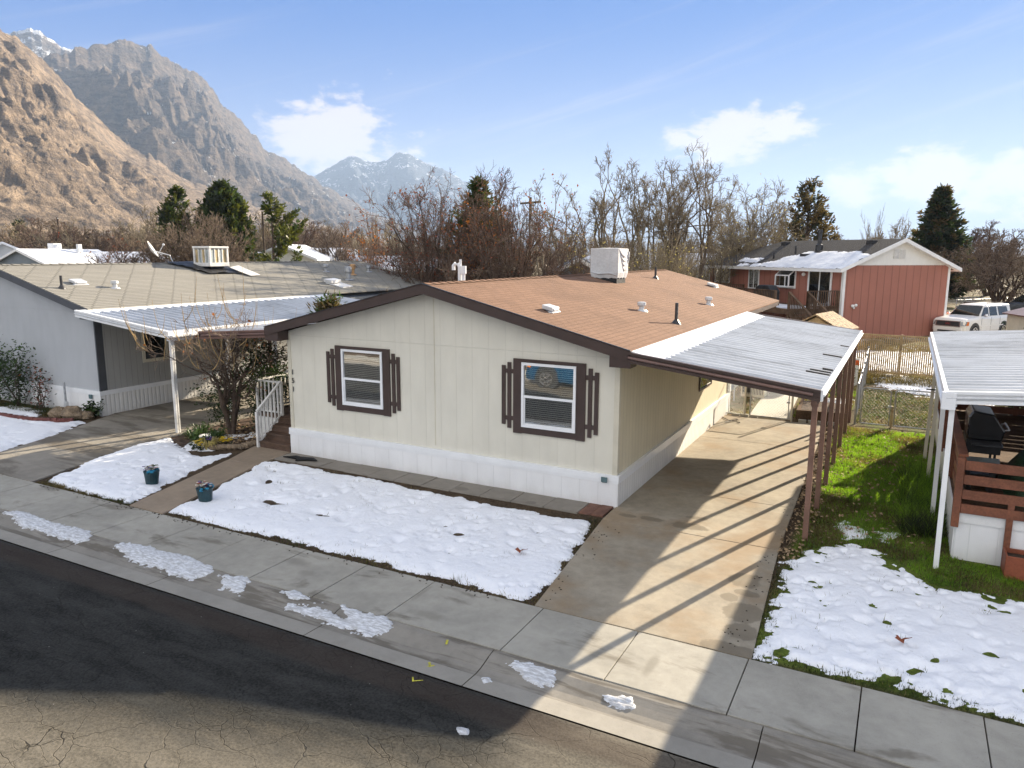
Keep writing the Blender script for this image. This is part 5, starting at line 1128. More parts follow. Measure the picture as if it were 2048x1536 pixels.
def _chim(b): b.tube([(2.3, 4.9, rz2(2.3) - .1), (2.3, 4.9, rz2(2.3) + 1.15)], .13, 10); b.tube([(2.3, 4.9, rz2(2.3) - .05), (2.3, 4.9, rz2(2.3) + .35), (2.3, 4.9, rz2(2.3) + .4)], [.24, .22, .14], 10); b.tube([(2.3, 4.9, rz2(2.3) + 1.15), (2.3, 4.9, rz2(2.3) + 1.3)], .17, 10)
LB('chimney_pipe', M['dark_metal'], _chim, RF)
for (x, y, h) in ((1.6, 6.3, .55), (.9, 7.6, .4)): LB('vent_pipe', M['dark_metal'], lambda b: b.tube([(x, y, rz2(x) - .1), (x, y, rz2(x) + h)], .06, 8), RF)
for (x, y) in ((3.4, 1.6), (3.4, 9.6), (1.3, 5.0)): LB('roof_vent', M['dark_metal'], lambda b: b.box(x - .2, y - .25, rz2(x) - .1, x + .2, y + .25, rz2(x) + .16), RF)
def rsnow(poly, name, h=.05, seed=1):
    P = np.array(poly); X, Y = np.meshgrid(np.arange(P[:, 0].min() - .1, P[:, 0].max() + .1, .09), np.arange(P[:, 1].min() - .1, P[:, 1].max() + .1, .09))
    d = polydist(X, Y, poly) + (fbm(X * 1.5, Y * 1.5, 4, seed) - .5) * .9 + (fbm(X * 7, Y * 7, 3, seed) - .5) * .4
    Z = E2 + kk * X + .012 + h * np.clip(d / .3, 0, 1)
    o = grid_obj(name, X, Y, Z, M['roof_snow'], keep=d > 0, kind='stuff'); o.matrix_world = Matrix.Translation(RH.location) @ Matrix.Rotation(RH.rotation_euler.z, 4, 'Z'); return o
rsnow([(-.5, -.3), (1.5, -.3), (2.0, 1.0), (1.9, 5.5), (.9, 6.8), (-.5, 7.6)], 'roof_snow'); rsnow([(.2, 8.5), (.9, 8.8), (.8, 10.8), (.2, 10.4)], 'roof_snow', .05, 4); rsnow([(-.5, 7.4), (-.1, 7.6), (-.2, 9.8), (-.5, 9.9)], 'roof_snow', .05, 6)
# its deck, railing and stairs
DK = thing('deck', 'weathered wooden deck with baluster railing and stairs on the terracotta house', 'deck', (1.4, 34.4, 0), R_(90 - 43.5))
dz = 1.85; dx0, dy0, dy1 = -3.6, .2, 9.5
LB('platform', M['old_wood'], lambda b: (b.box(dx0, dy0, dz - .06, -.02, dy1, dz), b.box(dx0, dy0, dz - .3, dx0 + .05, dy1, dz - .06), b.box(dx0, dy0, dz - .3, -.02, dy0 + .05, dz - .06)), DK)
rsn = MB(); rsn.box(dx0 + .2, dy0 + .3, dz + .002, -1.2, 6.4, dz + .035); o = rsn.build('deck_snow', M['roof_snow'], DK, local=True); o['kind'] = 'stuff'
def rl(p, q, h=1.02, sp=.15):
    def f(b):
        a = Vector(p); c = Vector(q); n = int((c - a).length / sp); up = Vector((0, 0, 1))
        b.beam(a + up * h, c + up * h, .14, .045); b.beam(a + up * .1, c + up * .1, .04, .09)
        for k in range(n + 1): e = a + (c - a) * k / n; wd = .1 if k in (0, n) else .045; b.beam(e, e + up * h, wd, wd, (0, 1, 0))
    LB('railing', M['old_wood'], f, DK)
rl((dx0, dy0 + 1.2, dz), (dx0, dy1, dz)); rl((dx0, dy1, dz), (0, dy1, dz)); rl((dx0 + 1.3, dy0, dz), (-.1, dy0, dz))
for (x, y) in ((dx0 + .1, .3), (dx0 + .1, 3.3), (dx0 + .1, 6.3), (dx0 + .1, 9.3)): LB('post', M['old_wood'], lambda b: b.box(x - .07, y - .07, -.1, x + .07, y + .07, dz - .06), DK)
ns = 9
def _st(b):
    for k in range(ns): b.box(dx0 + .05, dy0 - .30 * (k + 1), dz - .19 * (k + 1) - .05, dx0 + 1.25, dy0 - .30 * k, dz - .19 * (k + 1))
    for x in (dx0 + .03, dx0 + 1.27): b.beam((x, dy0, dz - .15), (x, dy0 - .30 * ns, dz - .19 * ns - .15), .05, .28)
LB('stairs', M['old_wood'], _st, DK)
for x in (dx0 + .0, dx0 + 1.3): rl((x, dy0, dz), (x, dy0 - .30 * ns, dz - .19 * ns + .02), 1.0)
CG = thing('gas_grill', 'grill under a black cover on the weathered deck', 'grill', (-3.2, 36.2, dz), R_(90 - 43.5))
LB('cover', M['tarp_black'], lambda b: (b.ext([(-.35, -.9, 0), (-.35, .9, 0), (-.32, .88, .85), (-.28, .45, 1.2), (-.28, -.45, 1.2), (-.32, -.88, .85)], (.7, 0, 0))), CG, bevel=.05)
# ---------------------------------------------------------------- cars
def car(name, lab, loc, rz, paint, scale=1.0, pickup=False):
    T = thing(name, lab, 'car', loc, rz); s = scale
    def sec(rows):   # rows: x, [(y, z)...] from sill up over to roof centre, mirrored
        b = MB(); n = len(rows[0][1]); vs = []
        for x, pr in rows: vs += [(x * s, y * s, z * s) for y, z in pr] + [(x * s, -y * s, z * s) for y, z in pr[::-1]]
        m2 = 2 * n; fs = [(i * m2 + j, (i + 1) * m2 + j, (i + 1) * m2 + j + 1, i * m2 + j + 1) for i in range(len(rows) - 1) for j in range(m2 - 1)]
        fs += [tuple(range(m2)), tuple((len(rows) - 1) * m2 + j for j in range(m2 - 1, -1, -1))]
        return b.add(vs, fs)
    def row(x, w, zb, zt, crown=.0): return (x, [(w * .93, zb), (w, zb + .18), (w * 1.0, (zb + zt) / 2 + .05), (w * .98, zt - .10), (w * .90, zt), (w * .5, zt + crown), (0.001, zt + crown)])
    rows = [row(2.58, .74, .42, .98), row(2.52, .90, .34, 1.08, .01), row(2.35, .97, .32, 1.13, .03), row(1.7, 1.0, .32, 1.20, .05), row(1.05, 1.0, .30, 1.25, .05), row(.4, 1.0, .30, 1.22), row(-1.2, 1.0, .30, 1.22), row(-2.35, .99, .36, 1.2), row(-2.52, .94, .40, 1.15), row(-2.57, .86, .45, 1.05)]
    sec(rows).build('body', paint, T, smooth=False, local=True, bevel=.03)
    xe = -.35 if pickup else -2.42
    g = [(1.08, [(.92, 1.18), (.91, 1.22), (.5, 1.24), (.001, 1.24)]), (.35, [(.90, 1.18), (.72, 1.82), (.5, 1.86), (.001, 1.87)]), (.05, [(.90, 1.18), (.74, 1.86), (.5, 1.91), (.001, 1.92)]), (xe + .45, [(.90, 1.18), (.74, 1.88), (.5, 1.93), (.001, 1.94)]), (xe + .12, [(.89, 1.18), (.72, 1.84), (.5, 1.88), (.001, 1.89)]), (xe, [(.86, 1.16), (.80, 1.35), (.5, 1.4), (.001, 1.4)])]
    sec(g).build('cabin', paint, T, local=True, bevel=.02)
    def pane(name, pts):
        b = MB(); q = [Vector(p) * s for p in pts]; n = (q[1] - q[0]).cross(q[2] - q[0]).normalized(); b.ext([p - n * .012 for p in q], n * .026); b.build(name, M['car_glass'], T, local=True)
    pane('windscreen', [(1.02, .82, 1.285), (.41, .66, 1.822), (.41, -.66, 1.822), (1.02, -.82, 1.285)][::-1])
    rowsw = [(.86, .12), (.02, -.85), (-.95, -1.7)] if not pickup else [(.86, .0), ]
    for sg in (1, -1):
        def sp(x, z): f = (z - 1.18) / (1.86 - 1.18); return (x, sg * (.90 - .16 * f), z)
        seq = [[sp(.92, 1.27), sp(.10, 1.27), sp(.10, 1.76), sp(.45, 1.76)], [sp(-.02, 1.27), sp(-.82, 1.27), sp(-.78, 1.78), sp(-.02, 1.77)]] + ([[sp(-.98, 1.27), sp(-2.05, 1.27), sp(-1.9, 1.76), sp(-.94, 1.78)]] if not pickup else [])
        for q in seq: pane('side_window', q if sg < 0 else q[::-1])
        b = MB(); x, y, z = .78, sg * .99, 1.32; b.ball((x * s, (y + sg * .08) * s, z * s), (.07 * s, .12 * s, .09 * s), 10, 6); b.build('mirror', M['chrome'], T, local=True)
        b = MB(); b.ext([Vector((2.47, sg * .92, .78)) * s, Vector((2.60, sg * .74, .78)) * s, Vector((2.58, sg * .72, 1.0)) * s, Vector((2.36, sg * .965, 1.03)) * s], Vector((.02, sg * .02, 0)) * s); b.build('headlight', M['lamp_lens'], T, local=True)
        b = MB(); b.ext([Vector((2.30, sg * .985, .80)) * s, Vector((2.45, sg * .94, .80)) * s, Vector((2.40, sg * .955, 1.02)) * s, Vector((2.27, sg * .985, 1.02)) * s], Vector((0, sg * .03, 0)) * s); b.build('indicator_lamp', M['amber_lamp'], T, local=True)
        b = MB(); b.beam(Vector((1.1, sg * 1.005, .72)) * s, Vector((-1.3, sg * 1.005, .72)) * s, .02 * s, .06 * s); b.build('side_moulding', paint, T, local=True)
        for dx in (.05, -.95): b = MB(); b.box((dx - .22) * s, sg * 1.0 * s - .01, 1.0 * s, (dx - .04) * s, sg * 1.0 * s + .02, 1.04 * s); b.build('door_handle', paint, T, local=True)
        b = MB()
        for (x0_, x1_) in ((.98, -1.25),):
            for xx in (1.0, .02, -.92): b.box((xx - .006) * s, sg * 1.001 * s - .003, .42 * s, (xx + .006) * s, sg * 1.001 * s + .003, 1.2 * s)
        b.build('door_seam', M['car_dark'], T, local=True)
        for wx in (1.62, -1.42):
            b = MB(); b.tube([Vector((wx, sg * .72, .44)) * s, Vector((wx, sg * 1.004, .44)) * s], .50 * s, 22); b.build('wheel_arch', M['car_dark'], T, local=True)
            b = MB(); b.tube([Vector((wx, sg * .75, .40)) * s, Vector((wx, sg * .98, .40)) * s, Vector((wx, sg * 1.012, .40)) * s], [.40 * s, .40 * s, .36 * s], 22); wl = b.build('wheel', M['tyre'], T, local=True)
            b = MB()
            b.tube([Vector((wx, sg * .98, .40)) * s, Vector((wx, sg * 1.018, .40)) * s], .09 * s, 10)
            for q in range(6):
                a = q * 1.047; b.beam(Vector((wx, sg * 1.016, .40)) * s, Vector((wx + .25 * math.cos(a), sg * 1.016, .40 + .25 * math.sin(a))) * s, .07 * s, .02 * s, (0, 1, 0))
            for q in range(18):
                a = q * .349; e = a + .349; b.beam(Vector((wx + .26 * math.cos(a), sg * 1.016, .40 + .26 * math.sin(a))) * s, Vector((wx + .26 * math.cos(e), sg * 1.016, .40 + .26 * math.sin(e))) * s, .05 * s, .03 * s, (0, 1, 0))
            b.build('rim', M['chrome'], wl, local=True)
    b = MB(); b.box(2.555 * s, -.66 * s, .74 * s, 2.605 * s, .66 * s, 1.02 * s); gr_ = b.build('grille', M['dark_metal'], T, local=True, bevel=.01)
    b = MB()
    for (a, c, e, g_) in ((-.68, 1.0, .68, 1.04), (-.68, .72, .68, .75), (-.70, .73, -.65, 1.03), (.65, .73, .70, 1.03)): b.box(2.56 * s, a * s, c * s, 2.62 * s, e * s, g_ * s)
    b.build('grille_surround', M['chrome'], gr_, local=True)
    b = MB(); b.box(2.50 * s, -.80 * s, .34 * s, 2.62 * s, .80 * s, .66 * s); bp = b.build('bumper', paint, T, local=True, bevel=.05)
    b = MB(); b.box(2.615 * s, -.55 * s, .40 * s, 2.63 * s, .55 * s, .50 * s); b.build('air_intake', M['car_dark'], bp, local=True)
    if not pickup:
        for sg in (1, -1): b = MB(); b.beam(Vector((-.1, sg * .6, 1.98)) * s, Vector((-1.9, sg * .6, 1.98)) * s, .05 * s, .04 * s); b.build('roof_rail', M['dark_metal'], T, local=True)
    return T, gr_
SUV, gr_ = car('parked_suv', 'white full-size suv parked beside the terracotta house', (8.55, 40.9, GZ), math.atan2(-.848, -.53), M['car_white'], 1.06)
tx = text_obj('emblem', 'GMC', .15, M['emblem_red'], SUV, (2.61 * 1.06, 0, .83 * 1.06), (R_(90), 0, R_(90)), .008); tx.parent = gr_
car('pickup_truck', 'blue pickup parked across the street and mirrored in the front window', (-5.4, -12.55, -.09), math.pi, M['car_blue'], .98, True)
CS = thing('shed', 'cream shed with a brown and white trimmed roof beside the white suv', 'shed', (11.55, 35.2, 0), R_(20))
LB('wall', M['cream_trim'], lambda b: b.ext([(-1.3, -1.5, 0), (1.3, -1.5, 0), (1.3, -1.5, 1.8), (0, -1.5, 2.15), (-1.3, -1.5, 1.8)], (0, 3, 0)), CS)
LB('roof', M['brown_metal'], lambda b: [b.ext([(0, -1.7, 2.22), (s * 1.5, -1.7, 1.8), (s * 1.5, -1.7, 1.74), (0, -1.7, 2.16)], (0, 3.4, 0)) for s in (1, -1)], CS)
LB('fascia', M['white_paint'], lambda b: [b.ext([(0, -1.74, 2.24), (s * 1.54, -1.74, 1.81), (s * 1.54, -1.74, 1.68), (0, -1.74, 2.1)], (0, .04, 0)) for s in (1, -1)], CS)
LB('trim', M['brown_metal'], lambda b: b.box(-1.31, -1.52, .9, 1.31, -1.5, 1.1), CS)
# ---------------------------------------------------------------- trees and shrubs
def grow(bs, p, d, L, r, lev, rs, P, tips):
    """one branch: bs[0] wood builder, bs[1] twig builder"""
    n = 5 if lev == 0 else 4 if lev <= 2 else 3
    pts = [p.copy()]; q = p.copy(); dd = d.copy(); rad = [r]; ends = P.get('taper', .45)
    for i in range(n):
        w = P['wander'] * (1 if lev else .5)
        dd = (dd + Vector((rs.gauss(0, w), rs.gauss(0, w), rs.gauss(0, w * .6))) + Vector((0, 0, P['up'] * (1 if lev else .3))) + P.get('lean', Vector((0, 0, 0))) * .1).normalized()
        q = q + dd * L / n; pts.append(q.copy()); rad.append(r * (1 - (1 - ends) * (i + 1) / n))
    tw = lev >= P['lev'] - 1
    bs[1 if lev >= 2 else 0].append((pts, rad, 7 if lev == 0 else 5 if lev == 1 else 3))
    if lev >= P['lev']: tips.append((pts[-1], dd)); tips.append((pts[-2], dd)); return
    k = P['kids'][min(lev, len(P['kids']) - 1)]
    for i in range(k):
        f = P['first'][min(lev, len(P['first']) - 1)]; f = f + (1 - f) * (i + rs.random()) / k
        j = min(n - 1, int(f * n)); g = f * n - j; base = pts[j].lerp(pts[j + 1], g)
        ax = (pts[j + 1] - pts[j]).normalized(); a = rs.uniform(0, 6.283) if lev else i * 2.4 + rs.uniform(-.5, .5)
        u = ax.orthogonal().normalized(); v = ax.cross(u); sp = P['spread'][min(lev, len(P['spread']) - 1)] * rs.uniform(.7, 1.25)
        nd = (ax * math.cos(sp) + (u * math.cos(a) + v * math.sin(a)) * math.sin(sp)).normalized()
        rr = rad[j] * P.get('rk', .62) * rs.uniform(.75, 1.05)
        grow(bs, base, nd, L * P['lk'][min(lev, len(P['lk']) - 1)] * rs.uniform(.75, 1.15) * (1.1 - .35 * f), max(rr, P['rmin']), lev + 1, rs, P, tips)
    # the leader runs on
    grow(bs, pts[-1], dd, L * P['lk'][min(lev, len(P['lk']) - 1)] * .9, max(rad[-1] * .85, P['rmin']), lev + 1, rs, P, tips)
def leafset(b, tips, n, size, rs, spread=.15, hang=False):
    for _ in range(n):
        p, d = tips[rs.randrange(len(tips))]; o = p + Vector((rs.gauss(0, spread), rs.gauss(0, spread), rs.gauss(0, spread) - (.06 if hang else 0)))
        u = Vector((rs.uniform(-1, 1), rs.uniform(-1, 1), rs.uniform(-1, 1))).normalized(); v = u.orthogonal().normalized(); s = size * rs.uniform(.5, 1.3)
        b.add([o - u * s, o + v * s * .6, o + u * s, o - v * s * .6], [(0, 1, 2, 3)])
BASE = dict(lev=4, kids=(6, 5, 4, 3), first=(.3, .25, .2, .2), spread=(.7, .75, .7, .7), lk=(.62, .6, .55, .5), wander=.13, up=.06, rmin=.008, rk=.6)
def bare_tree(name, lab, x, y, h, r, seed, wood='bark_grey', twig='twig_brown', stems=1, flare=.5, group=None, leaves=None, cat='tree', fit=None, rot=0, **kw):
    """h: overall height. grown, then scaled to the height and half-width wanted"""
    rs = random.Random(seed); P = dict(BASE); P.update(kw); T = thing(name, lab, cat, (x, y, GZ), 0, group)
    bs = [[], []]; tips = []
    for k in range(stems):
        a = k * 6.283 / stems + rs.uniform(-.4, .4); f = flare * (1 if stems > 1 else .12)
        d = Vector((math.cos(a) * f, math.sin(a) * f, 1)).normalized()
        grow(bs, Vector((math.cos(a) * .15 * (stems > 1), math.sin(a) * .15 * (stems > 1), 0)), d, 1.0 * P.get('trunk', 1), r * (1 if stems == 1 else rs.uniform(.6, 1)) , 0, rs, P, tips)
    allv = np.array([tuple(p) for q in bs for t_ in q for p in t_[0]]); zt = np.percentile(allv[:, 2], 99.7); ra = np.percentile(np.hypot(allv[:, 0], allv[:, 1]), 97)
    kz = h / zt; kx = (fit / ra) if fit else kz; S = lambda p: Vector((p.x * kx, p.y * kx, p.z * kz)); out = []
    for q in bs:
        b = MB(); out.append(b)
        for pts, rad, n in q: b.tube([S(p) for p in pts], rad, n, cap=False)
    bs = out; tips = [(S(p), d) for p, d in tips]; lb = None
    if leaves: lb = MB(); leafset(lb, tips, leaves[1], leaves[2], rs, leaves[3] if len(leaves) > 3 else .15)
    tr = bs[0].build('trunk', M[wood], T, local=True, smooth=True); bs[1].build('crown', M[twig], T, local=True)
    if lb: lb.build('leaves', M[leaves[0]], T, local=True)
    return T

def round_tree(name, lab, x, y, h, R, seed, wood='bark_grey', twig='twig_brown', r=.12, limbs=24, zlow=1.0, leaves=None, cat='tree', rmin=.01, dens=(8, 5, 4), fork=None, flat=1.0, up=.25, wig=.12, group=None):
    """limbs reach out to points spread over an egg-shaped crown, then divide into ever finer twigs"""
    rs = random.Random(seed); T = thing(name, lab, cat, (x, y, GZ), 0, group); wb, tb = MB(), MB(); tips = []
    zc = (h + zlow) / 2; cz = (h - zlow) / 2; U = Vector((0, 0, 1))
    def rv(k=1.): return Vector((rs.gauss(0, k), rs.gauss(0, k), rs.gauss(0, k)))
    forks = []
    if fork:
        for k in range(fork[0]):
            a = k * 6.283 / fork[0] + rs.uniform(-.4, .4); q = Vector((0, 0, -.1)); pts = [q.copy()]; d = Vector((math.cos(a) * fork[2], math.sin(a) * fork[2], 1)).normalized(); L = fork[1]
            for j in range(5): d = (d + rv(.07)).normalized(); q = q + d * L / 5; pts.append(q.copy())
            wb.tube(pts, [r * (1 - .12 * j) for j in range(6)], 7, cap=False); forks.append(pts)
    def branch(p, d, L, rad, lev):
        n = 4 if lev < 2 else 3; pts = [p]; q = p.copy()
        for j in range(n): d = (d + rv(wig * (1 + lev * .3)) + U * (up * .25)).normalized(); q = q + d * L / n; pts.append(q.copy())
        (wb if lev == 0 else tb).tube(pts, [max(rmin * .7, rad * (1 - .6 * j / n)) for j in range(n + 1)], 4 if lev == 0 else 3, cap=False)
        if lev >= len(dens) - 1: tips.append((pts[-1], d)); tips.append((pts[-2], d)); return
        for _ in range(dens[lev + 1]):
            t_ = rs.uniform(.25, 1); j = min(n - 1, int(t_ * n)); b0 = pts[j].lerp(pts[j + 1], t_ * n - j); ax = (pts[j + 1] - pts[j]).normalized()
            nd = (ax * .75 + rv(.55) + U * up * .5 + Vector((b0.x, b0.y, 0)) * (.12 / R)).normalized()
            branch(b0, nd, L * rs.uniform(.38, .68), max(rmin, rad * .55), lev + 1)
    for i in range(limbs):
        u = rs.uniform(-.35, 1) if flat == 1 else rs.uniform(-.2, 1); a = i * 2.39996 + rs.uniform(-.35, .35); rr = rs.uniform(.7, .97); s_ = math.sqrt(max(0, 1 - u * u))
        tg = Vector((R * s_ * math.cos(a) * rr, R * s_ * math.sin(a) * rr, zc + cz * u * rr * (1 if u > 0 else .9)))
        if forks:
            f = min(forks, key=lambda q: (q[-1] - tg).length if rs.random() < .8 else rs.random()); j = rs.randrange(2, 6); p0 = f[j].copy(); r0 = r * (.62 - .06 * j)
            p1 = p0 + U * (tg.z - p0.z) * .45 + (tg - p0) * .12
        else: p0 = Vector((rs.gauss(0, .12), rs.gauss(0, .12), 0)); r0 = r * rs.uniform(.45, 1); p1 = p0 + (tg - p0) * .35 + U * tg.z * .25
        pts = []; n = 8
        for j in range(n + 1):
            t_ = j / n; q = p0 * (1 - t_) ** 2 + p1 * (2 * t_ * (1 - t_)) + tg * t_ ** 2
            if 0 < j: q = q + rv(.035 * R * wig / .12 * .6)
            pts.append(q)
        L0 = (tg - p0).length; wb.tube(pts, [max(rmin, r0 * (1 - t_ / n) ** .9 + rmin) for t_ in range(n + 1)], 5, cap=False)
        for _ in range(dens[0]):
            t_ = rs.uniform(.28, 1) ; j = min(n - 1, int(t_ * n)); b0 = pts[j].lerp(pts[j + 1], t_ * n - j); ax = (pts[j + 1] - pts[j]).normalized(); o = b0 - Vector((0, 0, zc - .3 * cz)); o = o / max(.5, o.length)
            branch(b0, (ax * .7 + rv(.5) + o * .35 + U * up).normalized(), R * rs.uniform(.2, .45) * (1.15 - .4 * t_), max(rmin * 1.6, r0 * .3 * (1.1 - t_)), 0)
    lb = None
    wb.build('trunk', M[wood], T, local=True, smooth=True); tb.build('crown', M[twig], T, local=True)
    if leaves: lb = MB(); leafset(lb, tips, leaves[1], leaves[2], rs, leaves[3] if len(leaves) > 3 else .15); lb.build('leaves', M[leaves[0]], T, local=True)
    LAST['tips'] = tips; return T
LAST = {}
def needle_clump(b, o, d, L, n, rs, wid, droop=.25):
    for _ in range(n):
        e = (d + Vector((rs.gauss(0, .55), rs.gauss(0, .55), rs.gauss(0, .45) - droop * .3))).normalized(); l = L * rs.uniform(.6, 1.2); s = e.cross(Vector((rs.uniform(-1, 1), rs.uniform(-1, 1), rs.uniform(-1, 1)))).normalized() * wid * rs.uniform(.6, 1.2)
        q = o + Vector((rs.gauss(0, .07), rs.gauss(0, .07), rs.gauss(0, .07))); m = q + e * l * .55
        b.add([q, m + s, q + e * l, m - s], [(0, 1, 2, 3)])
def conifer(name, lab, x, y, h, R, seed, mats, z0=.12, dens=1., droop=-.1, gaps=.2, irregular=.3, clump=(.38, .055), style='spruce', group=None, side=None, round_=.0):
    rs = random.Random(seed); T = thing(name, lab, 'tree', (x, y, GZ), 0, group); tb = MB()
    top = Vector((rs.uniform(-.1, .1), rs.uniform(-.1, .1), h)); tb.tube([(0, 0, -.1), (top.x * .3, top.y * .3, h * .35), (top.x, top.y, h * .97)], [h * .022, h * .015, .012], 8, cap=False)
    bs = [MB() for _ in mats]; z = h * z0; k = 0
    while z < h * .985:
        f = (z - h * z0) / (h * (1 - z0)); prof = (1 - f) ** (.85 if style == 'spruce' else .6) if not round_ else math.sin(min(1, (1 - f) * 1.15 + .0) * 1.57) * (1 - .3 * (1 - f) ** 4)
        nb = max(3, int((7 if style == 'spruce' else 5) * dens * (.5 + .5 * prof)))
        for i in range(nb):
            if rs.random() < gaps * (1 - f): continue
            a = rs.uniform(0, 6.283); L = R * prof * rs.uniform(1 - irregular, 1 + irregular * .45) + .12
            if side is not None: L *= 1 + side[1] * math.cos(a - side[0])
            o = Vector((top.x * z / h, top.y * z / h, z)); up = droop + .55 * f + rs.uniform(-.08, .08); d = Vector((math.cos(a), math.sin(a), up)).normalized()
            pts = [o]; q = o.copy(); m = max(2, int(L / .35))
            for j in range(m): d = (d + Vector((rs.gauss(0, .05), rs.gauss(0, .05), (.05 if style == 'spruce' else .12)))).normalized(); q = q + d * L / m; pts.append(q.copy())
            tb.tube(pts, [max(.012, .03 * L * (1 - j / (m + 1))) * .6 for j in range(m + 1)], 4, cap=False)
            for j in range(1, m + 1):
                if style == 'pine' and j < m * .35: continue
                mi = min(len(mats) - 1, int(rs.random() ** 1.4 * len(mats)))
                sd = (pts[j] - pts[j - 1]).normalized()
                for _ in range(int(3 * dens) if style == 'spruce' else 3):
                    o2 = pts[j - 1].lerp(pts[j], rs.random()) + Vector((rs.gauss(0, .11), rs.gauss(0, .11), rs.gauss(0, .05 if style == 'spruce' else .12)))
                    lat = Vector((-sd.y, sd.x, -.1)) * rs.choice((-1, 1)) * rs.uniform(0, .9)
                    needle_clump(bs[mi], o2, (sd + lat).normalized(), clump[0], 5, rs, clump[1])
        z += h * (.020 if style == 'spruce' else .028) / max(.6, dens) * rs.uniform(.7, 1.3); k += 1
    tb.build('trunk', M['bark_brown'], T, local=True); big = MB()
    for bi, q in enumerate(bs):
        o = len(big.v); big.v += q.v; big.f += [tuple(i + o for i in f) for f in q.f]; big.mi += [bi] * len(q.f)
    big.build('crown', [M[q] for q in mats], T, local=True); return T
# the three big evergreens at the left
conifer('pine_tree', 'dark open pine left of the dense rounded evergreen behind the grey house', -59.4, 37.3, 11.4, 2.7, 11, ['needle_green', 'needle_lit', 'needle_blue'], .2, 1.1, .05, .25, .45, (.55, .085), 'pine', round_=1)
conifer('pine_tree', 'dense rounded dark evergreen in the middle of three behind the grey house', -55.2, 39.2, 11.7, 4.0, 12, ['needle_green', 'needle_blue', 'needle_lit'], .10, 1.9, .05, .08, .3, (.55, .10), 'pine', round_=1)
conifer('pine_tree', 'sunlit olive pine with tiered boughs right of the wooden pole', -49.1, 39.5, 10.4, 3.1, 13, ['needle_lit', 'needle_green', 'needle_lit'], .26, .62, .02, .25, .5, (.55, .10), 'pine', side=(.5, .35))
conifer('spruce_tree', 'small dark spruce far left before the mountain foot', -130.7, 61.8, 10.1, 2.9, 14, ['needle_green', 'needle_blue'], .1, .9, -.15, .1, .3, (.8, .14))
conifer('spruce_tree', 'dark evergreen standing inside the tangle of bare brown trees', -17.6, 24.6, 9.05, 2.7, 15, ['needle_green', 'needle_dry'], .15, 1.3, .0, .15, .35, (.4, .06), 'pine', round_=1)
conifer('cedar_tree', 'thinning brownish conifer behind the dark roof of the terracotta house', -3.4, 56.8, 11.1, 3.9, 16, ['needle_dry', 'needle_blue', 'needle_dry'], .12, 1.1, .05, .3, .5, (.42, .075), 'pine')
conifer('spruce_tree', 'tall dark spruce right of the white gable of the terracotta house', 7.0, 72.5, 11.6, 3.7, 17, ['needle_blue', 'needle_green', 'needle_dry'], .1, 1.35, -.12, .12, .38, (.55, .085))
conifer('juniper_shrub', 'dark juniper tip rising behind the gable of the cream house', -12.45, 5.9, 3.3, 1.1, 18, ['needle_dry', 'leaf_mid'], .3, 1.2, .5, .1, .4, (.3, .03), 'pine')
# bare brown mass behind the house
round_tree('bare_tree', 'wide bare tree with rust red leaf clusters left in the centre thicket', -17.8, 20.2, 8.7, 3.9, 21, 'bark_brown', 'twig_red', .10, 34, .6, ('leaf_red', 1500, .07, .12), rmin=.010, dens=(9, 6, 4))
round_tree('bare_tree', 'wide bare tree right of the evergreen in the centre thicket', -13.7, 20.8, 8.9, 3.4, 22, 'bark_brown', 'twig_red', .10, 32, .6, ('leaf_red', 500, .055, .12), rmin=.010, dens=(9, 6, 4))
round_tree('bare_tree', 'bare tree hung with rust orange leaves before the centre evergreen', -16.2, 22.2, 8.1, 2.5, 23, 'bark_brown', 'twig_red', .09, 20, 1.0, ('leaf_rust', 1900, .075, .2), rmin=.010, dens=(8, 5, 4))
round_tree('shrub', 'low tangled bare shrub sprawling below the centre thicket', -15.6, 18.6, 4.6, 4.2, 24, 'bark_brown', 'twig_brown', .05, 30, .0, None, 'shrub', rmin=.009, dens=(7, 5, 4))
bare_tree('shrub', 'rust leaved spindly shrub left of the centre thicket', -30.2, 30.2, 7.8, .07, 25, 'bark_brown', 'twig_red', 5, .25, None, ('leaf_rust', 420, .10, .2), 'shrub', fit=1.5, lev=3, kids=(6, 5, 4), rmin=.014)
round_tree('bare_tree', 'leaning bare tree beside the utility pole with a crossarm', -16.3, 32.2, 10.3, 2.3, 26, 'bark_pale', 'twig_tan', .14, 13, 5.0, ('leaf_rust', 200, .09, .3), rmin=.013, dens=(7, 5, 3), fork=(2, 6.0, .22), wig=.16)
round_tree('bare_tree', 'low spreading bare tree before the blue grey roof', -10.9, 24.4, 6.7, 3.1, 27, 'bark_grey', 'twig_brown', .09, 24, .8, ('leaf_yellow', 400, .05, .3), rmin=.009, dens=(7, 5, 4), wig=.15)
round_tree('bare_tree', 'tall forked bare tree, left of the pair behind the covered cooler', -12.5, 34.2, 11.6, 2.6, 28, 'bark_pale', 'twig_tan', .16, 20, 3.6, None, rmin=.013, dens=(8, 5, 4), fork=(2, 6.5, .2), wig=.16)
round_tree('bare_tree', 'tall slanting bare tree, right of the pair behind the covered cooler', -10.0, 35.2, 11.3, 2.1, 29, 'bark_pale', 'twig_tan', .16, 17, 3.4, None, rmin=.013, dens=(8, 5, 4), fork=(2, 7.0, .18), wig=.16)
round_tree('bare_tree', 'tallest bare tree with long upright limbs left of the terracotta house', -8.4, 36.9, 11.8, 3.3, 30, 'bark_grey', 'twig_tan', .17, 26, 2.6, None, rmin=.013, dens=(8, 5, 4), fork=(3, 7.0, .3), wig=.15)
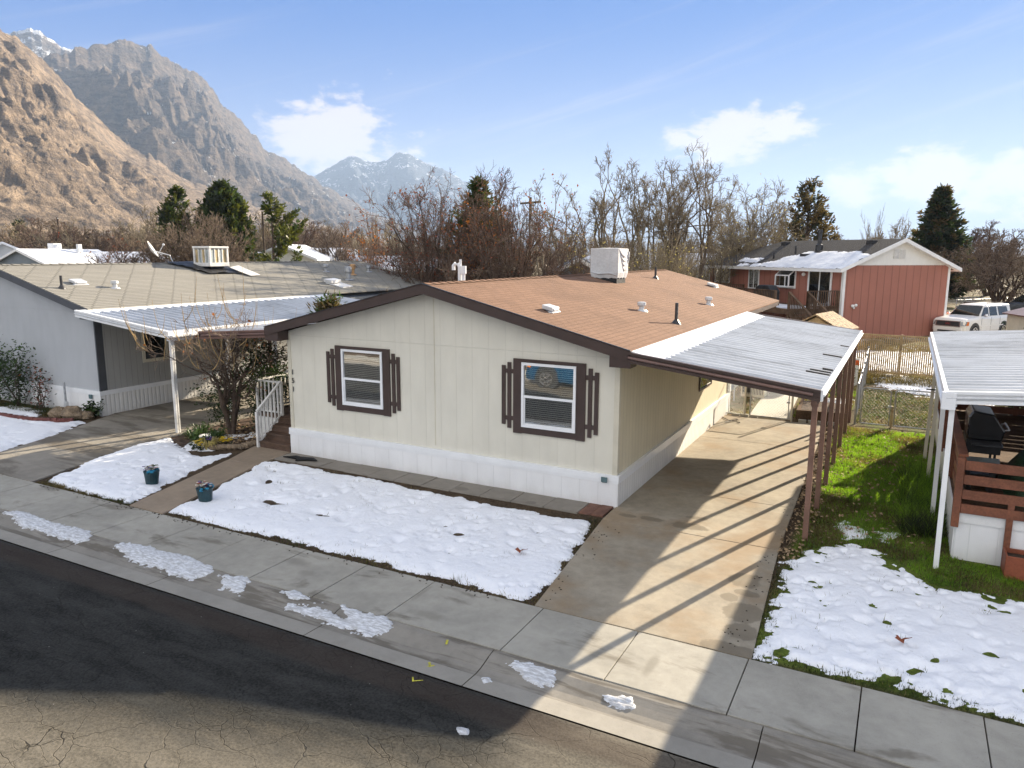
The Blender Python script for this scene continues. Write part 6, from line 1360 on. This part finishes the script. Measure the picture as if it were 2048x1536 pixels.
round_tree('bare_tree', 'broad twiggy bare tree leaning over the dark hip roof', -6.6, 46.9, 9.9, 4.3, 31, 'bark_pale', 'twig_tan', .15, 28, 1.6, ('leaf_yellow', 600, .07, .3), rmin=.015, dens=(8, 5, 4), fork=(3, 4.5, .35), wig=.15)
bare_tree('bare_tree', 'thin bare tree between the broad twiggy tree and the brownish conifer', -5.0, 58, 9.4, .13, 32, 'bark_grey', 'twig_tan', 3, .4, None, None, fit=3.0, lev=4, kids=(5, 5, 4, 3), rmin=.016)
bare_tree('shrub', 'dense brown thicket behind the far corner of the brown roof', -9.6, 31.6, 6.3, .07, 33, 'bark_brown', 'twig_tan', 9, .9, None, ('leaf_yellow', 700, .06, .3), 'shrub', fit=3.2, lev=3, kids=(8, 7, 5), rmin=.0125)
bare_tree('bare_tree', 'pale upright bare tree above the dark roof ridge', 1.8, 81.1, 9.9, .12, 34, 'bark_pale', 'twig_tan', 3, .3, None, None, fit=2.3, lev=3, kids=(6, 5, 4), rmin=.016, spread=(.4, .5, .5))
round_tree('bare_tree', 'rounded weeping bare tree behind the white suv', 11.6, 62.5, 6.6, 4.3, 35, 'bark_brown', 'twig_brown', .22, 26, 1.6, None, rmin=.015, dens=(9, 6, 4), fork=(3, 2.6, .7), up=-.15, wig=.18)
round_tree('bare_tree', 'round bare tree standing before snowy roofs left of the thicket', -56.0, 56.2, 8.2, 3.3, 36, 'bark_brown', 'twig_brown', .17, 26, 1.8, None, rmin=.018, dens=(8, 5, 4), fork=(3, 2.6, .5))
round_tree('shrub', 'large grey-brown twiggy shrub before the three evergreens', -45.0, 28.2, 8.0, 4.2, 37, 'bark_brown', 'twig_brown', .08, 34, .3, None, 'shrub', rmin=.014, dens=(9, 6, 4))
round_tree('shrub', 'second twiggy shrub filling the gap left of the old cooler', -47.8, 27.0, 7.0, 3.2, 38, 'bark_brown', 'twig_brown', .07, 26, .3, None, 'shrub', rmin=.014, dens=(9, 6, 4))
round_tree('shrub', 'reddish bare shrub right of the far wooden pole', -50.6, 25.0, 6.2, 3.3, 39, 'bark_brown', 'twig_red', .07, 28, .2, ('leaf_red', 500, .09, .25), 'shrub', rmin=.014, dens=(9, 6, 4))
# sunlit shrub-tree growing by the porch
T = round_tree('bare_tree', 'small bare tree with tan upright shoots beside the porch', -11.5, .62, 3.3, 2.2, 41, 'bark_brown', 'twig_brown', .085, 20, .9, ('leaf_rust', 70, .05, .1), rmin=.005, dens=(6, 4, 3), fork=(3, 1.7, .2), wig=.16, up=.15)
b = MB(); rs = random.Random(9); tp_ = [q for q in LAST['tips'] if q[0].z > 1.7]
for k in range(75):   # long water shoots off the pruned limbs
    o, d0 = tp_[rs.randrange(len(tp_))]; d = Vector((d0.x, d0.y, .25)).normalized(); pts = [o]; q = o.copy(); L = rs.uniform(.45, 1.5) * (1 if o.z > 2.2 else .7)
    for j in range(7): d = (d + Vector((0, 0, .45)) + Vector((rs.gauss(0, .06), rs.gauss(0, .06), 0))).normalized(); q = q + d * L / 7; pts.append(q.copy())
    b.tube(pts, [.012, .011, .010, .009, .008, .006, .005, .003], 4, cap=False)
so = b.build('shoot', M['shoot_tan'], T, local=True); so['kind'] = 'stuff'
def bush(name, lab, x, y, h, R, seed, mats, n, size, stems=7, cat='shrub', z0=.1, group=None):
    rs = random.Random(seed); T = thing(name, lab, cat, (x, y, GZ), 0, group); b = MB(); tips = []
    for k in range(stems):
        a = rs.uniform(0, 6.28); q = Vector((rs.uniform(-.1, .1), rs.uniform(-.1, .1), 0)); d = Vector((math.cos(a) * .35 * R / h, math.sin(a) * .35 * R / h, 1)).normalized(); pts = [q.copy()]; L = h * rs.uniform(.6, 1.0)
        for j in range(6): d = (d + Vector((rs.gauss(0, .12), rs.gauss(0, .12), .05))).normalized(); q = q + d * L / 6; pts.append(q.copy()); tips += [(q.copy(), d.copy())] * (1 if j < 2 else 2)
        b.tube(pts, [.014, .013, .011, .01, .008, .006, .004], 4, cap=False)
    b.build('stem', M['bark_brown'], T, local=True); lb = MB()
    for _ in range(n):
        p, d = tips[rs.randrange(len(tips))]; sp = R * .22; o = p + Vector((rs.gauss(0, sp), rs.gauss(0, sp), rs.gauss(0, sp * .7)))
        if o.z < z0: continue
        u = Vector((rs.uniform(-1, 1), rs.uniform(-1, 1), rs.uniform(-.6, .6))).normalized(); v = u.orthogonal().normalized(); s = size * rs.uniform(.5, 1.3); lb.cur = rs.randrange(len(mats)); lb.add([o - u * s, o + v * s * .5, o + u * s, o - v * s * .5], [(0, 1, 2, 3)])
    lb.build('foliage', [M[q] for q in mats], T, local=True); return T
bush('shrub', 'dark leafy evergreen shrub between the porch railing and the bare tree', -11.05, 1.5, 2.5, 1.1, 51, ['leaf_dark', 'leaf_dark', 'leaf_mid'], 5200, .045, 12)
bush('shrub', 'dark leafy shrub behind the front white awning post', -12.1, 1.0, 2.0, .8, 52, ['leaf_dark', 'leaf_dark'], 1700, .045, 7)
bush('shrub', 'taller green rose bush at the left edge by the grey house', -21.9, -.1, 2.1, 1.0, 53, ['leaf_mid', 'leaf_dark', 'leaf_mid'], 1500, .06, 9)
bush('shrub', 'second green rose bush right of the taller one by the grey house', -20.6, .05, 2.2, .8, 54, ['leaf_mid', 'leaf_dark'], 1300, .055, 8)
bush('shrub', 'thin dark leaved bush nearest the standpipe by the grey house', -19.4, .0, 1.5, .7, 55, ['leaf_dark', 'leaf_red'], 420, .05, 8)
bush('plant', 'low green plant at the foot of the grey house corner', -16.95, .12, .5, .3, 56, ['leaf_mid', 'leaf_dark'], 300, .06, 8, 'plant', .02)
bush('shrub', 'green shrub behind the far brown carport posts', 3.05, 14.2, 1.5, .5, 57, ['leaf_dark', 'leaf_mid'], 900, .05, 8)
for (x, y, s, lab) in [(-12.0, -.25, 1, 'clump of green strap leaves left in the flower bed'), (-11.3, -.55, 2, 'clump of green strap leaves at the snow edge of the flower bed'), (-11.5, .1, 3, 'clump of green strap leaves at the foot of the bare tree'), (-10.8, -.75, 4, 'clump of yellowing strap leaves beside the walkway snow'), (-12.35, .3, 5, 'clump of green strap leaves beside the white awning post')]:
    T = thing('plant', lab, 'plant', (x, y, GZ), 0, 'strap leaved plants in the flower bed'); b = MB(); rs = random.Random(60 + s)
    for k in range(60):
        a = rs.uniform(0, 6.28); d = Vector((math.cos(a), math.sin(a), 0)); L = rs.uniform(.18, .42); o = d * rs.uniform(0, .16); w = Vector((-d.y, d.x, 0)) * .014
        p1 = o + d * L * .35 + Vector((0, 0, L * .7)); p2 = o + d * L * .9 + Vector((0, 0, L * .5 * rs.uniform(.2, 1.2))); b.add([o - w, o + w, p1 + w, p1 - w, p2], [(0, 1, 2, 3), (3, 2, 4)])
    b.build('leaves', M['leaf_mid' if s != 4 else 'leaf_yellow'], T, local=True)
for (x, y, m_, s, lab) in [(-10.62, -.38, 'petal_yellow', 1, 'clump of bright yellow pansies by the walkway edge'), (-10.95, -.95, 'petal_yellow', 2, 'smaller clump of yellow flowers in the snow'), (-10.95, -.55, 'petal_violet', 3, 'clump of violet pansies left of the bright yellow ones')]:
    T = thing('flower', lab, 'flowers', (x, y, GZ), 0, 'pansies in the flower bed'); b = MB(); rs = random.Random(80 + s); lb = MB()
    for k in range(26 if s == 1 else 14):
        c = Vector((rs.gauss(0, .09), rs.gauss(0, .06), .14 + rs.uniform(0, .10)))
        for q in range(5): e = q * 1.257 + k; b.add([c, c + Vector((.05 * math.cos(e), .05 * math.sin(e), .02)), c + Vector((.05 * math.cos(e + 1), .05 * math.sin(e + 1), .012))], [(0, 1, 2)])
    for k in range(40): c = Vector((rs.gauss(0, .12), rs.gauss(0, .08), rs.uniform(.03, .14))); u = Vector((rs.uniform(-1, 1), rs.uniform(-1, 1), .3)) * .05; v = u.orthogonal() * .6; lb.add([c - u, c + v, c + u, c - v], [(0, 1, 2, 3)])
    b.build('petals', M[m_], T, local=True); lb.build('leaves', M['leaf_dark'], T, local=True)
b = MB(); rs = random.Random(3); pts = [(-10.0, .0), (-10.05, -.4), (-10.4, -.6), (-10.75, -.85)]
for p, q in zip(pts[:-1], pts[1:]):
    for k in range(3): f = k / 3; b.ball((p[0] + (q[0] - p[0]) * f, p[1] + (q[1] - p[1]) * f, .04), (.13, .10, .08), 9, 6, .15, rs)
tag(b.build('edging', M['rock']), 'rough stone edging between the flower bed and the walkway', 'edging')
bush('shade_hedge', 'dark evergreens added beyond the back rail to shade the right deck', 8.4, 12.2, 2.7, 1.5, 58, ['leaf_dark', 'leaf_dark', 'leaf_mid'], 5200, .075, 26, 'shade_hedge', .05)  # added evergreens that keep the low sun off the deck
bare_tree('shrub', 'dense bare brown shrub filling the left foot of the centre thicket', -19.6, 20.4, 5.4, .07, 61, 'bark_brown', 'twig_red', 9, 1.0, None, ('leaf_red', 300, .06, .12), 'shrub', fit=3.0, lev=3, kids=(8, 8, 6), rmin=.008)
bare_tree('shrub', 'dense bare brown shrub filling the right foot of the centre thicket', -12.0, 21.4, 5.2, .07, 62, 'bark_brown', 'twig_red', 9, 1.0, None, None, 'shrub', fit=2.8, lev=3, kids=(8, 8, 6), rmin=.008)
bare_tree('shrub', 'brown thicket at the feet of the two tall forked bare trees', -12.4, 37.0, 6.4, .08, 63, 'bark_brown', 'twig_tan', 9, .9, None, ('leaf_yellow', 300, .06, .3), 'shrub', fit=3.4, lev=3, kids=(8, 8, 6), rmin=.012)
bare_tree('shrub', 'brown thicket between the tallest bare tree and the dark hip roof', -8.6, 44.0, 6.8, .08, 64, 'bark_brown', 'twig_tan', 9, .9, None, ('leaf_yellow', 500, .06, .3), 'shrub', fit=4.0, lev=3, kids=(8, 8, 6), rmin=.013)
# ---------------------------------------------------------------- houses, poles and trees far behind
def house_far(lab, x, y, rz, wx, wy, e, a, wallm, roofm='roof_snow', ov=.45, wins=(), name='far_house', trim='white_paint'):
    """ridge runs along local y; local -y is the gable end"""
    T = thing(name, lab, 'house', (x, y, GZ), R_(rz)); hx, hy = wx / 2, wy / 2
    LB('wall', M[wallm], lambda b: b.ext([(-hx, -hy, 0), (hx, -hy, 0), (hx, -hy, e), (0, -hy, a), (-hx, -hy, e)], (0, wy, 0)), T)
    k = (a - e) / hx
    def f(b):
        for s in (1, -1):
            P_ = [(0, -hy - ov, a + .18), (s * (hx + ov), -hy - ov, e - ov * k + .18), (s * (hx + ov), -hy - ov, e - ov * k + .04), (0, -hy - ov, a + .04)]; b.ext(P_ if s > 0 else P_[::-1], (0, wy + 2 * ov, 0))
    R = LB('roof', M[roofm], f, T)
    def g(b):
        for s in (1, -1): b.ext([(0, -hy - ov - .04, a + .10), (s * (hx + ov), -hy - ov - .04, e - ov * k + .10), (s * (hx + ov), -hy - ov - .04, e - ov * k - .12), (0, -hy - ov - .04, a - .12)], (0, .04, 0)); b.box(min(s * (hx + ov - .02), s * (hx + ov + .03)), -hy - ov, e - ov * k - .1, max(s * (hx + ov - .02), s * (hx + ov + .03)), hy + ov, e - ov * k + .06)
    LB('fascia', M[trim], g, T)
    for (sd, u0, u1, z0, z1) in wins:
        def h(b, q=0):
            c = .02 if q else .0; t_ = .09 if not q else 0
            if sd == 'f': b.box(u0 - t_, -hy - .04 - c, z0 - t_, u1 + t_, -hy, z1 + t_)
            else: s = 1 if sd == 'r' else -1; b.box(min(s * hx, s * (hx + .04 + c)), u0 - t_, z0 - t_, max(s * hx, s * (hx + .04 + c)), u1 + t_, z1 + t_)
        w_ = LB('window', M[trim], h, T); LB('pane', M['car_glass'], lambda b: h(b, 1), w_)
    return T, R
FH = house_far
FH('white house with a snowy roof at the far left edge', -104, 44.5, 62, 9, 16, 3.9, 6.1, 'pale_wall', wins=[('f', -2, -1, 1.2, 2.4)])
T, R = FH('steel blue gabled house with a snowy roof and rooftop box at far left', -91.5, 44.6, 10, 7.6, 11, 3.7, 5.2, 'steel_blue_wall', wins=[('f', 1.2, 2.6, 1, 2.3), ('f', -2.6, -1.4, 1, 2.3), ('l', -3.5, -1, 1, 2.4)])
LB('roof_box', M['white_paint'], lambda b: b.box(-2.6, .6, 5.0, -1.6, 1.8, 6.1), R); LB('flue', M['pale_metal'], lambda b: b.box(1.2, 1.5, 5.0, 1.6, 2, 6.0), R)
FH('low house with a plain snowy roof right of the steel blue one', -86.5, 51.5, -62, 8, 13, 3.2, 4.9, 'steel_blue_wall', wins=[('l', -3, -1.5, .9, 2.2), ('f', -1.5, 1.5, .2, 2.4)])
FH('dark house with a low roof behind the reddish shrub', -84, 61, 60, 8, 14, 3.6, 5.0, 'brick_wall', 'roof_dark')
FH('white gabled house behind the sunlit olive pine', -56.9, 50.3, 30, 6.6, 10, 4.4, 5.75, 'white_lap', wins=[])
FH('long low house with snow on its roof behind the old cooler', -62.5, 47.5, -62, 7, 16, 3.8, 4.9, 'pale_wall', wins=[('r', -4, -2, 1.4, 3), ('r', 1, 2.5, 1.4, 3)])
FH('snowy roofed house right of the white gable, farther of two', -64.5, 64, -60, 8, 12, 3.9, 5.5, 'pale_wall', wins=[('f', -1, 1, 1.2, 2.6)])
FH('snowy roofed house right of the white gable, nearer of two', -55.5, 58.5, -62, 6.5, 11, 3.2, 4.5, 'steel_blue_wall', wins=[('f', -1, 1, 1.2, 2.6), ('l', -3, -1, 1.2, 2.6)])
FH('low house with snow patched roof beyond the round bare tree', -50.5, 64, -58, 7, 13, 3.0, 4.2, 'steel_blue_wall')
FH('blue grey roofed house behind the low spreading bare tree', -12.6, 27.6, 24, 4.0, 6.0, 3.6, 4.7, 'steel_blue_wall', 'steel_blue_roof')
FH('snowy roofed house behind the covered cooler', -17.5, 57, 65, 8, 15, 3.3, 4.9, 'pale_wall', wins=[('r', -4, -2, 1.2, 2.5)])
FH('dark house with a snow topped roof at the far right', 23.5, 78, -20, 9, 13, 3.0, 4.6, 'roof_dark', wins=[('f', -3, -1, 1, 2.2)])
FH('white shed roofed house peeking past the left side of the thicket', -24.0, 24.5, 60, 3.4, 4, 2.0, 2.9, 'pale_wall')
def pole(lab, x, y, h, r, arm=None, box=None, rz=0.):
    T = thing('utility_pole', lab, 'utility pole', (x, y, GZ), rz); LB('post', M['pole_wood'], lambda b: b.tube([(0, 0, -.2), (0, 0, h)], [r, r * .7], 9), T)
    if arm:
        LB('crossarm', M['pole_wood'], lambda b: (b.box(-arm, -.06, h - .45, arm, .06, h - .32), b.beam((-arm * .6, .0, h - .4), (0, 0, h - 1.0), .04, .04), b.beam((arm * .6, .0, h - .4), (0, 0, h - 1.0), .04, .04)), T)
        for k in (-.95, -.5, .5, .95): LB('insulator', M['worn_white'], lambda b: b.tube([(k * arm, 0, h - .32), (k * arm, 0, h - .15)], [.05, .035], 7), T)
    if box: LB('transformer', M[box[0]], lambda b: (b.tube([(box[1], 0, h - box[2]), (box[1], 0, h - box[2] + .95)], .2, 12), b.beam((0, 0, h - box[2] + .6), (box[1], 0, h - box[2] + .6), .08, .08)), T)
    return T
pole('weathered utility pole with crossarm and transformer behind the thicket', -19.8, 35.7, 9.0, .15, 1.15, ('galvanised', .30, 2.6), R_(-25))
pole('dark utility pole with a rusty transformer at far left', -104.9, 52.9, 10.0, .2, 1.5, ('orange_plastic', .35, 3.1), R_(-30))
pole('plain wooden pole just left of the sunlit olive pine', -50.7, 39.9, 8.9, .13)
FENCE = link_fence('low chain link fence beyond the white suv', [(8.5, 60), (13, 66), (20, 74)], 1.2, [(8.5, 60), (10.7, 63), (13, 66), (16.5, 70), (20, 74)], s=.35, r=.006, top=.05)
car('parked_suv', 'dark vehicle parked beyond the weeping bare tree at far right', (13.6, 59.0, GZ), R_(200), M['car_dark'], 1.0)
b = MB(); b.box(-.04, -.04, 0, .04, .04, 1.1); b.box(-.13, -.25, 1.1, .13, .25, 1.35)
MBX = thing('mailbox', 'small brown mailbox on a post behind the white suv', 'mailbox', (9.2, 56, GZ)); LB('post', M['brown_trim'], lambda b: b.box(-.05, -.05, 0, .05, .05, 1.1), MBX); LB('box', M['brown_trim'], lambda b: b.box(-.4, -.12, 1.1, .4, .12, 1.35), MBX)
# a belt of bare trees before the mountain, and round the horizon: nearest as trees, the rest one mass
def proto(name, lab, seed, twig, h, fit, **kw):
    return round_tree(name, lab, 0, 0, h, fit, seed, 'bark_brown', twig, .2, 22, 1.2, None, rmin=.028, dens=(8, 5, 3), fork=(3, 3.2, .5), wig=.16)
rs = random.Random(77)
def dirxy(az, d): a = R_(az); return C0.x + math.sin(a) * d, C0.y + math.cos(a) * d
pa = proto('bare_tree', 'brown bare tree in the belt behind the far left houses', 71, 'twig_brown', 10, 4.2)
pb = proto('bare_tree', 'brown bare tree in the belt behind the far left houses', 72, 'twig_tan', 10, 4.6)
pc = proto('bare_tree', 'brown bare tree in the belt behind the far left houses', 73, 'twig_red', 10, 4.4)
first = {id(pa): 1, id(pb): 1, id(pc): 1}
for k in range(46):
    az = -62 + 22 * (k + rs.random() * .8) / 46; d = rs.uniform(118, 165); p = (pa, pb, pc)[k % 3]
    o = p if first.pop(id(p), None) else copy_tree(p)
    x, y = dirxy(az, d); o.location = (x, y, GZ - .2); s = rs.uniform(.72, 1.22); o.scale = (s * rs.uniform(.9, 1.2), s, s); o.rotation_euler.z = rs.uniform(0, 6.28); o['group'] = 'belt of bare trees behind the far left houses'
q1, q2 = None, None
for k in range(26):
    az = -39 + 56 * (k + rs.random() * .8) / 26; d = rs.uniform(92, 125); p = (pa, pb, pc)[rs.choice((0, 1, 1, 2))]; o = copy_tree(p)
    x, y = dirxy(az, d); o.location = (x, y, GZ - .2); s = rs.uniform(.6, 1.05); o.scale = (s * 1.15, s * 1.1, s); o.rotation_euler.z = rs.uniform(0, 6.28); o['group'] = 'bare trees along the skyline behind the houses'; o['label'] = 'bare tree on the skyline behind the houses right of the mountains'
b = MB()
for k in range(2300):   # the far-off wood
    az = rs.uniform(-64, 22); d = rs.uniform(200, 700); x, y = dirxy(az, d); h = rs.uniform(4, 9)
    for _ in range(11):
        o = Vector((x + rs.gauss(0, 2.2), y + rs.gauss(0, 2.2), h * rs.uniform(.1, 1))); e = Vector((rs.gauss(0, .5), rs.gauss(0, .5), 1)).normalized() * rs.uniform(.8, 2.6); w_ = Vector((rs.uniform(-1, 1), rs.uniform(-1, 1), 0)) * rs.uniform(.15, .5); b.add([o - w_, o + w_, o + e], [(0, 1, 2)])
tag(b.build('treeline', M['twig_brown']), kind='stuff')
# power lines
b = MB()
def wire(p, q, sag):
    p = Vector(p); q = Vector(q); pts = [p.lerp(q, k / 12) - Vector((0, 0, sag * 4 * (k / 12) * (1 - k / 12))) for k in range(13)]; b.tube(pts, .012, 3, cap=False)
wire((-104, 53.5, 9.7), (-50.7, 39.9, 8.6), 1.2); wire((-105.8, 52.4, 9.7), (-160, 70, 9.7), 1.0)
tag(b.build('power_line', M['wire_dark']), 'sagging power lines strung between the wooden poles at the left', 'power line')
# ---------------------------------------------------------------- mountains
def hills(name, m, az0, az1, sil, xb, xc, nr_, na, seed, rough, beyond=1.25, gul=1., foot=0., rs_=620.):
    """a range front: foot at distance xb, crest at xc (metres, along each bearing, may be functions of bearing); crest heights from measured skyline angles"""
    A = np.linspace(az0, az1, na); S = np.array(sil); el_ = np.interp(A, S[:, 0], S[:, 1])
    en_ = (fbm(A * 1.6, A * 0 + seed, 5, seed, .6) - .5) * rough * np.clip(el_ / 4, .2, 1)
    rb = xb(A); rc = xc(A); T_ = np.linspace(0, beyond, nr_) ** 1.0
    AA, TT = np.meshgrid(A, T_); RB = rb[None, :]; RC = rc[None, :]; RR = RB + (RC - RB) * TT
    Xw = C0.x + np.sin(np.radians(AA)) * RR; Yw = C0.y + np.cos(np.radians(AA)) * RR
    TP = np.clip(TT, 0, 1) ** 7; el_ = el_[None, :] + en_[None, :] * TP
    Hc = C0.z + np.tan(np.radians(el_)) * RC
    prof = np.where(TT <= 1, TT ** 1.12 * (.78 + .22 * TT), 1 - (TT - 1) * 1.6)
    wob = fbm(Xw / 900, Yw / 900, 3, seed + 2) * 600
    g = ridged((Xw + wob) / rs_, (Yw - wob) / rs_, 6, seed + 5, .6); g2 = fbm(Xw / 120, Yw / 120, 5, seed + 8, .6)
    env = np.clip(TT * 2.2, 0, 1) * np.clip((1.0 - TT) * 2.6 + .03, .03, 1) * np.where(TT > 1, .1, 1)
    Z = Hc * prof + Hc * env * ((g - .62) * .55 * gul + (g2 - .5) * .16)
    lim = C0.z + np.tan(np.radians(el_)) * RR      # nothing may rise above the measured skyline
    Z = np.where(TT < 1, np.minimum(Z, lim * .995), Z); Z = np.maximum(Z, -3 - 10 * (TT <= 0)) - foot
    o = grid_obj(name, Xw, Yw, Z, M[m], kind='structure'); return o
near = [(-75, 17.5), (-66, 15.6), (-62.21, 13.95), (-60.82, 13.1), (-59.6, 12.5), (-58.38, 11.3), (-57.17, 9.75), (-55.88, 8.4), (-54.53, 7.13), (-53.1, 6.36), (-51.63, 5.36), (-50.1, 4.6), (-48.52, 3.98), (-46.23, 3.18), (-43.52, 2.35), (-39.99, 1.5), (-37, .9), (-34, .4)]
mid = [(-66, 9.5), (-62, 10.5), (-59.15, 11.74), (-56.93, 12.52), (-55.49, 13.04), (-54.04, 13.35), (-52.59, 13.16), (-51.43, 12.5), (-49.94, 11.91), (-49.33, 11.66), (-48.48, 10.06), (-47.55, 9.39), (-46.63, 8.33), (-45.68, 7.28), (-44.69, 6.89), (-43.36, 6.02), (-41.66, 4.78), (-39.92, 3.9), (-37.78, 2.79), (-35.59, 1.9), (-33, 1.0), (-31, .4)]
back = [(-64, 11.6), (-61.37, 12.55), (-60.31, 13.05), (-59.26, 13.4), (-58.74, 13.3), (-57.99, 12.8), (-56.93, 12.5), (-55.6, 11.72), (-53, 9)]
far = [(-48, 2.5), (-45, 3.9), (-43.41, 4.81), (-41.8, 5.79), (-40.54, 6.55), (-39.64, 6.92), (-38.4, 6.61), (-37.49, 6.63), (-36.57, 7.24), (-35.66, 7.36), (-34.94, 6.9), (-34.03, 6.42), (-32.56, 5.9), (-31.08, 5.1), (-29.59, 4.2), (-26.96, 2.6), (-24, 1.6), (-20, 1.0), (-14, .7), (-5, .6), (10, .5)]
sn_ = lambda A: np.abs(np.sin(np.radians(A)))
hills('hills', 'near_hill', -75, -34, near, lambda A: 620 / sn_(A), lambda A: 1500 / sn_(A) + (A + 62) * 22, 230, 560, 3, .7, gul=1.15, rs_=340.)
hills('hills', 'mid_hill', -66, -31, mid, lambda A: 1500 / sn_(A) + 250, lambda A: 2750 / sn_(A) + (A + 60) * 40, 240, 600, 12, .7, gul=1.5, rs_=560.)
hills('hills', 'back_hill', -64, -53, back, lambda A: 3500 + 0 * A, lambda A: 4350 + 0 * A, 60, 160, 21, .5, gul=1.1)
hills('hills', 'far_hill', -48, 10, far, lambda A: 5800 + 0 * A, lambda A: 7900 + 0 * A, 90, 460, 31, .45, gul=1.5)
# ---------------------------------------------------------------- valley haze
m = bpy.data.materials.new('valley_air'); m.use_nodes = True; m.node_tree.nodes.clear(); t = NT(m.node_tree)
v = t.node('VolumePrincipled', {'Color': (.52, .70, 1.0, 1), 'Density': HAZE_D, 'Anisotropy': .1}); o_ = t.node('OutputMaterial'); t.t.links.new(v.outputs[0], o_.inputs['Volume'])
b = MB(); b.box(-12100, -12100, -14.5, 12100, 12100, 1075); hz = b.build('haze', m); hz['kind'] = 'stuff'
